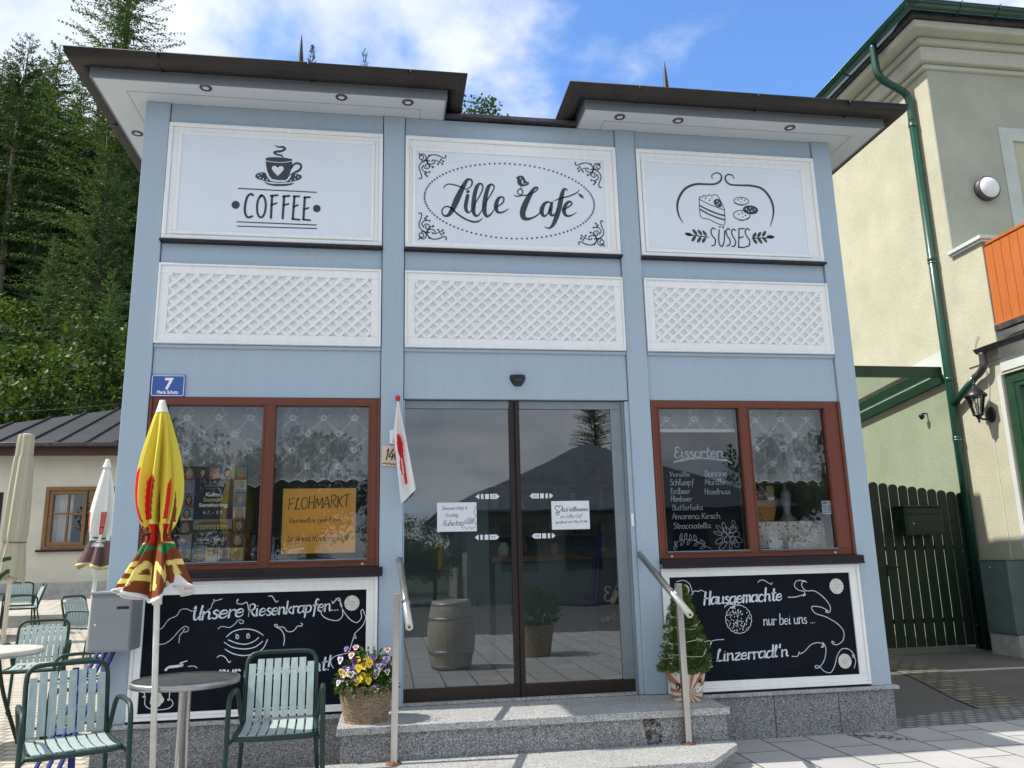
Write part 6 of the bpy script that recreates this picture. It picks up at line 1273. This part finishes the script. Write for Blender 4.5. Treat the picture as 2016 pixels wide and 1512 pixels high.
pine = conifer("pine_tree", "x", 20, 3.0, .42, 5, M_pi, 9, .42, .07, .44, .06, 'palebark', .25, .10, .60, True, 24); pine['h'] = 20
larch = conifer("larch_tree", "x", 24, 4.2, .12, 9, M_la, 11, .42, .13, .40, .05, 'bark', .18, .02, .7, False, 32); larch['h'] = 24
young = conifer("young_larch_tree", "x", 16, 3.0, .05, 33, M_la, 10, .30, .20, .34, .05, 'bark', .1, .08, .75, False, 27); young['h'] = 16
broad = broadleaf("broadleaf_tree", "x", 9, 3.6, 14, M_br, 54, 130, .26); broad['h'] = 9
tall = broadleaf('birch_tree', 'x', 20, 3.0, 40, M_br, 110, 100, .24); tall['h'] = 20
ut = [False]
us, up_, ul, uy, ub = [False], [False], [False], [False], [False]
put(larch, ul, -.345, 35, 1.0, .4, "tall larch whose tip rises above the left roof corner into the sky", .93)
put(spruce, us, -.505, 38, 1.0, 1.0, "dark spruce at the left edge of the picture", .655)
put(pine, up_, -.462, 36, 1.0, 2.1, "tall bare-trunked pine with the highest crown left of the roof", .668)
put(pine, up_, -.425, 39, 1.0, .2, "bare-trunked pine just left of the roof corner", .660)
put(spruce, us, -.392, 46, 1.0, 3.0, "dark spruce behind the roof corner, right of the bare trunks", .625)
put(spruce, us, -.440, 48, 1.1, 4.0, "dark spruce deep in the wood behind the bare trunks", .640)
put(pine, up_, -.485, 44, 1.0, 5.0, "pine with pale trunk near the left edge behind the front row", .640)
put(spruce, us, -.360, 42, 1.2, 5.5, "dark spruce behind the bright larch by the house corner", .56)
put(spruce, us, -.520, 45, 1.2, 2.5, "spruce mostly cut off by the left edge, in the back row", .62)
put(spruce, us, -.468, 40, 1.1, .7, "shaded spruce low between the bare trunks", .45)
put(spruce, us, -.425, 35, 1.1, 1.9, "shaded spruce low behind the bright young larch", .40)
put(spruce, us, -.33, 40, 1.2, 2.2, "shaded spruce hidden behind the left corner of the cafe", .5)
rb = random.Random(77)
for k in range(48):
    dx, y = -.60+.30*((k % 10)+.5*((k//10) % 2))/10+rb.uniform(-.01, .01), (42, 47, 53, 58, 44)[k//10]
    put((spruce, pine)[k % 4 == 3], (us, up_)[k % 4 == 3], dx, y, 1.15, k*1.7, "shaded conifer in the crowded back rows of the wood", rb.uniform(.50, .635) if dx < -.40 else rb.uniform(.48, .59))
for k in range(26):
    put((spruce, pine)[k % 5 == 4], (us, up_)[k % 5 == 4], -.31+.60*((k % 13)+.5*(k//13))/13+rb.uniform(-.012, .012), (41, 50)[k//13], 1.15, k*2.3, "conifer of the wood that the cafe hides", rb.uniform(.40, .54))
put(young, uy, -.352, 27, 1.0, .9, "bright green young larch hard by the left corner of the cafe", .545)
put(young, uy, -.405, 30, .9, 2.4, "bright green young larch left of the taller one by the cafe corner", .40)
put(young, uy, -.335, 22, .9, 3.4, "lower bright larch right by the cafe corner", .36)
put(broad, ub, -.470, 24, 1.2, .5, "leafy tree above the low house roof at the left edge", .235)
put(broad, ub, -.415, 25, 1.1, 1.7, "leafy tree above the middle of the low house roof", .26)
put(broad, ub, -.355, 23, 1.0, 2.9, "light green leafy tree next to the cafe corner above the low roof", .30)
put(broad, ub, -.385, 30, 1.2, 4.1, "leafy tree further up the slope between the two young larches", .33)
put(broad, ub, -.52, 27, 1.2, 4.9, "leafy tree at the far left edge, up the slope", .32)
put(tall, ut, .106, 30, 1.0, 5.6, "leafy tree top showing in the gap between the two roofs", .655)
put(tall, ut, .158, 36, .5, 1.1, "small rounded tree top low in the gap between the roofs", .608)
put(spruce, us, -.105, 50, .55, 3.3, "small conifer tip above the left roof beside the finial", .690)
put(pine, up_, -.035, 50, .35, 4.4, "small conifer tips above the middle of the left roof", .688)
put(tall, ut, -.150, 52, .5, .2, "rounded tree top just left of the finial on the left roof", .682)
# a thin power line passes in front of the wood
tag((lambda m: (m.tube(smooth_path([(-13.5, 16, 5.35), (-10.3, 16.5, 5.42), (-7.4, 17, 5.75), (-4, 17.5, 6.4)], 6), .015, 6), m.build("power_cable", K['black']))[1])(MB()), "thin black power cable crossing in front of the wood on the left", "cable")
# ------------------------------------------------------------------ inside the shop
m = MB(); m.box(-1.735, 3.75, .125, 2.445, .30, .358); m.build("shop_floor", K['innerfloor'], cafe)
m = MB(); m.box(-1.735, -1.70, .17, 2.44, .36, 4.91); m.box(3.72, 3.755, .17, 2.44, .36, 4.91); m.box(-1.70, 3.72, 2.41, 2.445, .36, 4.91); m.box(-1.70, 3.72, .17, 2.41, 3.0, 3.05); m.build("inner_wall", K['innerwall'], cafe)
d = bpy.data.objects.new("inner_door", None); COL.objects.link(d); d.parent = cafe; d['label'] = "grey panelled inner door with brass plate"
m = MB(); m.box(.05, .95, 1.45, 1.49, .36, 2.5); frame_box(m, .13, .42, 1.55, 2.35, .03, 1.435, 1.449); frame_box(m, .55, .87, 1.55, 2.35, .03, 1.435, 1.449); frame_box(m, .13, .42, .5, 1.2, .03, 1.435, 1.449); frame_box(m, .55, .87, .5, 1.2, .03, 1.435, 1.449); m.build("door_leaf", K['greydoor'], d)
m = MB(); m.box(.475, .515, 1.43, 1.449, 1.28, 1.55); m.tube([(.495, 1.42, 1.47), (.495, 1.38, 1.47), (.40, 1.38, 1.47)], .01, 8); m.build("handle", K['brass'], d)
o = thing("shop_counter", "shop counter with wooden top behind the glass door", "counter", (1.7, 1.75, .36)); off = Vector(o.location)
m = MB(); m.box(.98, 2.6, 1.50, 2.05, 1.335, 1.385); b = m.build("worktop", K['wood'], o, bevel=.006); b.location = -off
m = MB(); m.box(1.02, 2.56, 1.56, 2.0, .36, 1.333); b = m.build("base", K['greydoor'], o); b.location = -off
o = thing("glass_shelves", "wall shelf with glass boards behind the counter", "shelf", (1.5, 2.25, 1.6)); off = Vector(o.location)
m = MB()
for z in (1.58, 1.83, 2.08): m.box(.98, 2.9, 2.05, 2.38, z, z+.014)
b = m.build("shelf_board", plain('glass_green', (.25, .32, .30), .2, 0), o); b.location = -off
m = MB()
for x in (.99, 1.95, 2.88): m.box(x, x+.015, 2.385, 2.405, 1.4, 2.3)
b = m.build("rails", K['steel'], o); b.location = -off
rnd = random.Random(9)
goods = [plain('ware_%d' % k, c, .4, 0, .05) for k, c in enumerate(((.7, .68, .62), (.35, .13, .06), (.5, .3, .12), (.12, .16, .2), (.6, .6, .6), (.28, .2, .1)))]
def ware(x, y, z, kind, mat, label):
    m = MB(); s = rnd.uniform(.85, 1.15)
    pr = {'vase': [(0, 0), (.04, 0), (.05, .03), (.062, .10), (.05, .17), (.058, .19), (.05, .19), (.04, .1), (0, .02)], 'jar': [(0, 0), (.045, 0), (.048, .01), (.048, .085), (.03, .10), (.034, .12), (0, .122)], 'cup': [(0, 0), (.022, 0), (.04, .05), (.042, .075), (.038, .075), (.03, .03), (0, .01)], 'glass': [(0, 0), (.03, .002), (.006, .008), (.006, .07), (.03, .11), (.036, .16), (.033, .16), (.005, .09)], 'bottle': [(0, 0), (.03, 0), (.032, .10), (.012, .15), (.011, .20), (0, .20)]}[kind]
    m.lathe([(r*s, h*s) for r, h in pr], (0, 0, 0), 18)
    o = m.build("shop_ware", mat, loc=(x, y, z)); tag(o, label, kind if kind != 'glass' else 'wine glass', "wares on the shelves behind the glass door")
pos = {1.594: "bottom", 1.844: "middle", 2.094: "top"}
for z, nm in pos.items():
    for k in range(6): ware(1.08+.29*k+rnd.uniform(-.04, .04), 2.2, z, ('vase', 'jar', 'cup', 'glass', 'bottle', 'jar')[(k+int(z*10)) % 6], goods[(k*2+int(z*100)) % 6], "small ware on the %s glass shelf, number %s from the left" % (nm, ('one', 'two', 'three', 'four', 'five', 'six')[k]))
for k, (x, kind, lb) in enumerate(((1.12, 'jar', "brown jar on the counter near the door mullion"), (1.33, 'bottle', "dark bottle on the counter top"), (1.62, 'jar', "pale jar in the middle of the counter"), (1.88, 'cup', "white cup on the right half of the counter"), (2.1, 'cup', "cup at the right end of the counter"))): ware(x, 1.68, 1.385, kind, goods[k % 6], lb)
# menu board and blue rope by the right door jamb
o = thing("standing_board", "narrow black board with chalk writing at the right edge inside the glass door", "blackboard", (1.77, .38, .36))
m = MB(); m.box(-.11, .11, -.01, .01, .0, 1.0); m.build("board", K['board'], o)
m = MB(); write(m, "E", -.03, .66, .04, .66, .06, .010, -.013, 0, .05, .2); write(m, "ist", -.06, .50, .06, .52, .03, .006, -.013, 0, .05, .2)
for k in range(4): ribbon(m, [(-.02+.03*k, .34-.03*k), (.0+.03*k, .30-.03*k)], -.013, .006)
m.build("chalk_lettering", K['chalk'], o)
m = MB()
for q in (0, .03): m.tube(smooth_path([(1.72+q, .30, 1.56), (1.66+q, .31, 1.35), (1.62+q, .32, .95), (1.60+q, .33, .40)], 6), .013, 8)
tag(m.build("blue_cord", K['cobalt']), "double blue cord hanging inside by the right door jamb", "cord")
# lace curtains
ml, t, b, o_ = new_mat("sheer_net"); tr = N(t, 'ShaderNodeBsdfTransparent'); tl = N(t, 'ShaderNodeBsdfTranslucent'); tl.inputs[0].default_value = (.8, .82, .84, 1); b.inputs['Base Color'].default_value = (.78, .80, .83, 1); b.inputs['Roughness'].default_value = .9
a_ = N(t, 'ShaderNodeMixShader'); a_.inputs[0].default_value = .3; t.links.new(b.outputs[0], a_.inputs[1]); t.links.new(tl.outputs[0], a_.inputs[2])
ms = N(t, 'ShaderNodeMixShader'); ms.inputs[0].default_value = .56; t.links.new(tr.outputs[0], ms.inputs[1]); t.links.new(a_.outputs[0], ms.inputs[2]); t.links.new(ms.outputs[0], o_.inputs[0])
mlace = plain('lace_thread', (.80, .82, .86), .9, 0, .05)
def curtain(x0, x1, zt, zb, label, seed):
    o = thing("lace_curtain", label, "curtain", ((x0+x1)/2, .15, zt), group="lace curtains in the shop windows"); off = Vector(o.location)
    fy = lambda x: .15+.012*math.sin(x*38+seed)+.006*math.sin(x*91)
    hem = lambda x: zb+.022*abs(math.sin((x-x0)*math.pi/.105))
    m = MB(); n = 120; q = m.pts([(x0+(x1-x0)*k/n, fy(x0+(x1-x0)*k/n), (zt if j == 0 else hem(x0+(x1-x0)*k/n))) for j in (0, 1) for k in range(n+1)])
    m.smooth = True
    for k in range(n): m.face((q+k, q+k+1, q+n+2+k, q+n+1+k))
    b = m.build("net", ml, o); b.location = -off
    m = MB(); mp = lambda x, z: (x, fy(x)-.003, z)
    def blossom(x, z, r):
        for k in range(6): a = k*1.047+.3; disc(m, x+r*.6*math.cos(a), z+r*.6*math.sin(a), 0, r*.36, r*.30, 8, a, mp)
        for s in (-1, 1):
            for k in range(3): disc(m, x+s*(r*1.0+k*r*.28), z+r*(.15+.25*k), 0, r*.26, r*.11, 6, s*.8, mp)
    dx, dz = .232, .125; j = 0; z = zt-.10
    while z > zb+.09:
        x = x0+(.0 if j % 2 else dx/2)
        while x < x1+.01:
            if x0+.02 < x < x1-.02:
                blossom(x, z, .030)
                if j % 2 == 0:
                    for k in range(7): a = math.pi*(k+.5)/7; disc(m, x+.026*math.cos(a)*1.3, z+.045+.040*math.sin(a), 0, .010, .0035, 6, a, mp)
            for s in (-1, 1):
                for k in range(2, 9):
                    f = k/10; u, w = x+s*dx/2*f, z-dz*f
                    if x0+.005 < u < x1-.005 and w > zb+.06: disc(m, u+.006, w+.004, 0, .008, .0032, 6, .5, mp); disc(m, u-.006, w-.005, 0, .008, .0032, 6, -.9, mp)
            x += dx
        z -= dz; j += 1
    for dzv, w in ((0, .010), (.030, .0035), (.016, .004)):
        ribbon(m, [(x0+(x1-x0)*k/160, hem(x0+(x1-x0)*k/160)+dzv+.004) for k in range(161)], 0, w, mp)
    for k in range(int((x1-x0)/.022)): x = x0+.011+.022*k; disc(m, x, hem(x)+.052, 0, .0055, seg=8, map3=mp)
    b = m.build("lace_pattern", mlace, o); b.location = -off
curtain(-1.60, -.905, 2.56, 1.93, "lace curtain in the left pane behind the portrait poster", 1)
curtain(-.825, -.13, 2.56, 1.965, "lace curtain in the pane above the orange flea market card", 2)
curtain(2.165, 2.855, 2.56, 2.02, "lace curtain peeping out above the ice cream board", 3)
curtain(2.935, 3.605, 2.56, 1.925, "lace curtain above the wicker basket and table lamp", 4)
# poster, card, ice cream list
o = thing("event_poster", "dark poster framed by rows of portrait photos in the left pane", "poster", (-1.235, .055, 1.72)); off = Vector(o.location)
px0, px1, pz0, pz1 = -1.463, -1.010, 1.395, 2.08
m = MB(); m.box(px0, px1, .055, .058, pz0, pz1); b = m.build("sheet", plain('poster_navy', (.012, .022, .045), .5), o); b.location = -off
skin = [plain('print_skin_%d' % k, c, .6, 0, .15, 40) for k, c in enumerate(((.48, .30, .22), (.40, .25, .18), (.55, .38, .29)))]; hair = [plain('print_dark_%d' % k, c, .6) for k, c in enumerate(((.02, .016, .014), (.10, .055, .03), (.28, .26, .25), (.40, .28, .12)))]
bgc = [plain('print_back_%d' % k, c, .6, 0, .2, 20) for k, c in enumerate(((.18, .30, .36), (.50, .50, .48), (.10, .07, .06), (.55, .40, .12), (.26, .22, .34)))]; cl = [plain('print_cloth_%d' % k, c, .6) for k, c in enumerate(((.03, .03, .04), (.20, .30, .50), (.35, .08, .08), (.6, .6, .6)))]
allm = skin+hair+bgc+cl; rnd = random.Random(17); cw = (px1-px0)/5; chh = (pz1-pz0)/7.0
cells = [(i, 6) for i in range(5)]+[(0, j) for j in range(1, 6)]+[(4, j) for j in range(1, 6)]+[(i, 0) for i in range(5)]
for (i, j) in cells:
    m = MB(); x, z = px0+i*cw, pz0+j*chh; e = .002; cx_, cz_ = x+cw/2+rnd.uniform(-.006, .006), z+chh*.55; y = .0535
    m.mi = 7+rnd.randrange(5); m.poly([(x+e, y, z+e), (x+cw-e, y, z+e), (x+cw-e, y, z+chh-e), (x+e, y, z+chh-e)])
    m.mi = 12+rnd.randrange(4); P = [(x+e, z+e), (x+cw-e, z+e), (x+cw-.008, z+chh*.16), (cx_+.012, z+chh*.30), (cx_-.012, z+chh*.30), (x+.008, z+chh*.16)]; m.poly([(a, y-.0005, c) for a, c in P])
    hm = 3+rnd.randrange(4); m.mi = hm; disc(m, cx_, cz_+.006, y-.0008, .0215, .0265, 14); 
    if rnd.random() < .4: disc(m, cx_, cz_-.012, y-.0007, .027, .030, 14)
    m.mi = rnd.randrange(3); disc(m, cx_, cz_-.002, y-.0012, .0165, .0225, 14); m.box(cx_-.007, cx_+.007, y-.0011, y-.0009, cz_-.034, cz_-.018)
    m.mi = 3
    for s in (-1, 1): disc(m, cx_+s*.0065, cz_+.003, y-.0016, .0026, .0015, 6)
    disc(m, cx_, cz_-.012, y-.0016, .0050, .0012, 6)
    b = m.build("portrait_photo", allm, o); b.location = -off
cx_ = (px0+px1)/2
for s, z, sz, mt, w in (("Kultur.", 1.862, .038, K['enamelwhite'], .118), ("Sommer.", 1.824, .038, plain('print_gold', (.62, .50, .18), .6), .148), ("Semmering.", 1.786, .038, K['enamelwhite'], .205), ("6.7. - 3.9.", 1.733, .036, K['enamelwhite'], .14), ("02664 / 200 25", 1.543, .030, K['enamelwhite'], .205)):
    b = text_mesh("poster_lettering", s, cx_, z, .0538, sz, mt, o, width=w, bold=.0012 if sz > .037 else 0); b.location = -off
m = MB(); x0, x1 = px0+cw+.002, px1-cw-.002; m.box(x0, x1, .0535, .0545, 1.595, 1.695); m.mi = 1; m.box(x0+.03, x1-.03, .0528, .0534, 1.615, 1.655); m.mi = 2; m.poly([(x0+.02, .0527, 1.655), (x1-.02, .0527, 1.655), (x1-.06, .0527, 1.680), (x0+.06, .0527, 1.680)]); m.mi = 3
for k in range(10): m.box(x0+.04+k*.02, x0+.048+k*.02, .0520, .0527, 1.625, 1.645)
for k in range(14): m.mi = 4; disc(m, x0+.008+k*.0195, 1.612, .0522, .014, .016, 8)
b = m.build("building_photo", [plain('print_sky', (.25, .30, .28), .6), plain('print_wall', (.52, .45, .24), .6), plain('print_roof', (.22, .10, .06), .6), hair[0], plain('print_trees', (.03, .07, .02), .6)], o); b.location = -off
m = MB(); y = .0538
for k in range(6): ribbon(m, ellipse_pts(cx_-.05+.02*k, 1.935, .008, .014, 0, 10, 0, math.pi), y, .0025)
ribbon(m, [(cx_-.07, 1.932), (cx_+.07, 1.932)], y, .003); ribbon(m, [(cx_-.055, 1.918), (cx_+.055, 1.918)], y, .002); ribbon(m, [(cx_-.02, 1.958), (cx_, 1.966), (cx_+.02, 1.958)], y, .003)
b = m.build("emblem", K['concrete'], o); b.location = -off
o = thing("flea_market_card", "orange card reading FLOHMARKT in the left window", "paper sign", (-.484, .055, 1.67)); off = Vector(o.location)
m = MB(); m.box(-.750, -.220, .055, .0575, 1.438, 1.911); b = m.build("card", K['orangepaper'], o); b.location = -off
m = MB(); y = .0535; write(m, "FLOHMARKT", -.712, 1.755, -.268, 1.775, .047, .0065, y, .05, .15, .2, seed=3); write(m, "Reinerlös geht an", -.705, 1.660, -.330, 1.664, .020, .0032, y, .22, .15, .3, seed=4); write(m, "St Anna Kinderspital", -.712, 1.525, -.275, 1.528, .024, .0036, y, .22, .15, .3, seed=5)
b = m.build("handwriting", K['pen'], o); b.location = -off
o = thing("ice_cream_board", "white framed blackboard listing Eissorten in the right window", "menu board", (2.51, .125, 1.88)); off = Vector(o.location)
m = MB(); frame_box(m, 2.172, 2.880, 1.36, 2.372, .027, .112, .135); b = m.build("board_frame", K['signwhite'], o); b.location = -off
m = MB(); m.box(2.199, 2.853, .12, .134, 1.387, 2.345); b = m.build("board", K['board'], o); b.location = -off
m = MB(); y = .1185; draw(m, 'eis', y)
write(m, "Eissorten", 2.315, 2.135, 2.735, 2.140, .048, .0090, y, .05, .08, .35, seed=6)
for s, a, z, c, h in (("Vanille", 2.262, 1.985, 2.435, .026), ("Schlumpf", 2.262, 1.915, 2.462, .034), ("Erdbeer", 2.262, 1.845, 2.428, .032), ("Himbeer", 2.262, 1.785, 2.440, .031), ("Butterkeks", 2.268, 1.715, 2.525, .031), ("Amarena Kirsch", 2.262, 1.645, 2.668, .033), ("Stracciatella", 2.268, 1.570, 2.580, .031), ("Banane", 2.560, 1.985, 2.755, .034), ("Marille", 2.558, 1.915, 2.730, .034), ("Haselnuss", 2.550, 1.840, 2.770, .031)):
    write(m, s, a, z, c, z, h*.78, .0042, y, .06, .10, .25, seed=len(s)+int(z*100))
b = m.build("chalk_lettering", K['chalk'], o); b.location = -off
# window table with basket and lamp
o = thing("display_table", "display table under a flowered cloth in the right window", "table", (3.27, .45, 1.0)); off = Vector(o.location)
mf, t, b, o_ = new_mat("flowered_cloth"); v = coords(t); vo = N(t, 'ShaderNodeTexVoronoi'); vo.inputs['Scale'].default_value = 34; t.links.new(v, vo.inputs['Vector']); sp = N(t, 'ShaderNodeSeparateColor'); t.links.new(vo.outputs['Color'], sp.inputs[0])
c = mixc(t, ramp_of(t, vo.outputs['Distance'], [(.28, (1, 1, 1)), (.36, (0, 0, 0))]), (.70, .69, .64), ramp_of(t, sp.outputs[0], [(.2, (.45, .10, .10)), (.5, (.16, .28, .16)), (.8, (.15, .22, .42))])); t.links.new(c, b.inputs['Base Color']); b.inputs['Roughness'].default_value = .9
m = MB(); n = 60; q = m.pts([(2.93+.70*k/n, .24+.012*math.sin(k*.9)*(1-j), 1.40+.215*j) for j in (0, 1) for k in range(n+1)])
for k in range(n): m.face((q+k, q+k+1, q+n+2+k, q+n+1+k))
m.poly([(2.93, .24, 1.615), (3.63, .24, 1.615), (3.63, .7, 1.615), (2.93, .7, 1.615)]); b = m.build("tablecloth", mf, o); b.location = -off
m = MB(); m.box(2.96, 3.60, .30, .68, 1.585, 1.61)
for x in (2.98, 3.58):
    for yy in (.32, .66): m.box(x-.02, x+.02, yy-.02, yy+.02, .36, 1.585)
b = m.build("table_frame", K['wood'], o); b.location = -off
o = thing("wicker_basket", "honey wicker basket with handle on the flowered cloth", "basket", (3.10, .40, 1.617))
mw2 = plain('honey_wicker', (.42, .20, .06), .55, 0, .3, 40)
m = MB(); m.lathe([(.13+.035*(j/48), .175*j/48) for j in range(49)], (0, 0, 0), 160, fn=lambda th, j, r: (r+.006*math.sin(th*20+math.pi*((j//4) % 2)))*(1+.12*abs(math.cos(th)))); m.build("body", mw2, o)
m = MB(); m.tube([(.155*math.cos(a), .0, .17+.19*math.sin(a)) for a in [math.pi*k/20 for k in range(21)]], .009, 8); m.tube([(.155*math.cos(a), .02, .17+.18*math.sin(a)) for a in [math.pi*k/20 for k in range(21)]], .008, 8); m.build("handle", mw2, o)
m = MB()
for k in range(9): a = k*.7; m.lathe([(0, -.045), (.035, -.02), (.045, .02), (.02, .06), (0, .07)], (.08*math.cos(a), .07*math.sin(a), .19+.02*(k % 3)), 10)
m.build("wrapped_goods", plain('wrapped_goods', (.14, .10, .08), .3, 0, .3, 20), o)
o = thing("small_bottle", "slim labelled bottle standing up out of the wicker basket", "bottle", (3.21, .33, 1.74))
m = MB(); m.box(-.035, .035, -.02, .02, 0, .18); m.build("carton", plain('bottle_carton', (.30, .22, .13), .4), o, bevel=.005)
m = MB(); m.box(-.028, .028, -.0225, -.0205, .02, .08); m.build("label_patch", K['paper'], o)
o = thing("table_lamp", "table lamp with pale shade on the flowered cloth", "lamp", (3.40, .42, 1.617))
m = MB(); m.lathe([(0, 0), (.075, 0), (.078, .015), (.045, .04), (.03, .09), (.038, .16), (.048, .24), (.02, .28), (.012, .36), (0, .36)], (0, 0, 0), 24, fn=lambda th, j, r: r*(1+.05*math.sin(8*th))); m.build("base", plain('lamp_base', (.24, .28, .30), .35), o)
m = MB(); m.lathe([(.155, .34), (.075, .47), (.072, .47), (.152, .34)], (0, 0, 0), 36); m.build("lamp_shade", plain('lamp_shade', (.42, .45, .47), .9, 0, .04), o)
o = thing("window_note", "small printed note stuck low in the right window pane", "note", (3.565, .052, 1.715))
m = MB(); m.box(-.045, .045, 0, .002, -.055, .055); m.build("sheet", K['paper'], o)
m = MB(); m.box(-.036, .0, -.0015, -.0005, .030, .044)
for k in range(5): m.box(-.034, .034, -.0015, -.0005, -.042+.013*k, -.037+.013*k)
m.build("print_lines", plain('print_grey', (.25, .22, .33), .6), o)
for k in range(13):
    x = -1.10+.035*k; h = rnd.uniform(.17, .24); m = MB(); m.box(x, x+.028, .28, .42, 1.36, 1.36+h)
    tag(m.build("book", cl[(k*3) % 4] if k % 3 else goods[k % 6]), "book standing in the row behind the lower edge of the left window", "book", "row of books in the left window")
m = MB(); m.box(-1.68, -.10, .26, .50, 1.32, 1.355); tag(m.build("window_shelf", K['greydoor']), "grey shelf board inside the left window carrying the books", "shelf")
# ------------------------------------------------------------------ across the street: what the glass mirrors
o = thing("villa", "dark pyramid-roofed villa across the street", "house", (7.2, -21, 0)); off = Vector(o.location)
m = MB(); m.box(2.4, 11.9, -25.2, -18, -.2, 2.8); b = m.build("wall", stucco('villa_wall', (.30, .29, .26), 30, .2), o); b.location = -off
m = MB(); q = [(1.5, -17.0, 2.75), (12.6, -17.0, 2.75), (12.6, -26, 2.75), (1.5, -26, 2.75)]; ap = (7.0, -21.2, 5.25)
for i in range(4): m.poly([q[i], q[(i+1) % 4], ap])
m.box(1.6, 12.5, -25.9, -17.1, 2.66, 2.74); b = m.build("roof", plain('villa_roof', (.085, .10, .115), .6, .1, .2, 3), o); b.location = -off
m = MB()
for x in (3.4, 5.4, 8.8, 10.8): m.box(x, x+1.1, -18.0, -17.96, 1.0, 2.4)
b = m.build("window", K['gap'], o); b.location = -off
def mirror_tree(proto, x, y, s, sz, rz, label):
    c = copy_tree(proto); c.location = (x, y, -.1); c.scale = (s, s, sz); c.rotation_euler = (0, 0, rz); c['label'] = label; c['group'] = "trees across the street"
mirror_tree(young, 9.2, -28.5, .60, .66, .3, "larch behind the villa across the street")
for k, (x, y, s, z) in enumerate(((.55, -19.6, .36, .34), (1.6, -20.5, .30, .30), (-4.5, -22, .6, .62), (-8.2, -23, .7, .75), (-12, -21, .7, .65), (15.5, -24, .6, .7), (-3, -28, .8, .8), (-17, -24, .8, .9), (20, -26, .8, .8))): mirror_tree(broad, x, y, s, z, k*1.3, "leafy tree across the street, row place %s" % ('one', 'two', 'three', 'four', 'five', 'six', 'seven', 'eight', 'nine')[k])
for k, (x, y) in enumerate(((-3.8, -19.5), (-2.2, -18.6), (-5.6, -18.8))): mirror_tree(young, x, y, .3, .33, k*2.0, "young larch on the verge across the street, plant %s" % ('one', 'two', 'three')[k])
o = thing("wine_barrel", "weathered oak barrel standing on the slabs in front of the cafe", "barrel", (.86, -4.62, 0))
m = MB(); m.lathe([(0, .0), (.245, 0)]+[(.245+.065*math.sin(math.pi*k/10), .84*k/10) for k in range(11)]+[(.22, .84), (.22, .82), (0, .82)], (0, 0, 0), 36); m.build("staves", plain('barrel_oak', (.46, .41, .33), .8, 0, .25, 7, .3, 20, stretch=(5, 5, .5)), o)
m = MB()
for z in (.05, .22, .62, .79): r = .245+.065*math.sin(math.pi*z/.84)+.004; m.lathe([(r-.004, z-.022), (r, z-.02), (r, z+.02), (r-.004, z+.022)], (0, 0, 0), 36)
m.build("hoop", K['galv'], o)
o = thing("wicker_planter", "tall wicker planter with a dark leafy bush in front of the cafe", "planter", (2.15, -5.55, 0))
m = MB(); m.lathe([(.19+.05*(j/60), .44*j/60) for j in range(61)], (0, 0, 0), 180, fn=lambda th, j, r: r+.006*math.sin(th*22+math.pi*((j//4) % 2))); m.build("basket", mw, o)
m = MB(); rnd = random.Random(31)
for k in range(2600):
    d = rand_unit(rnd); q = rnd.random()**.4; p = Vector((d.x*.36*q, d.y*.36*q, .66+d.z*.30*q)); leaf_quad(m, p, d+rand_unit(rnd), rand_unit(rnd), rnd.uniform(.03, .06), .02)
m.build("foliage", M_pi, o)
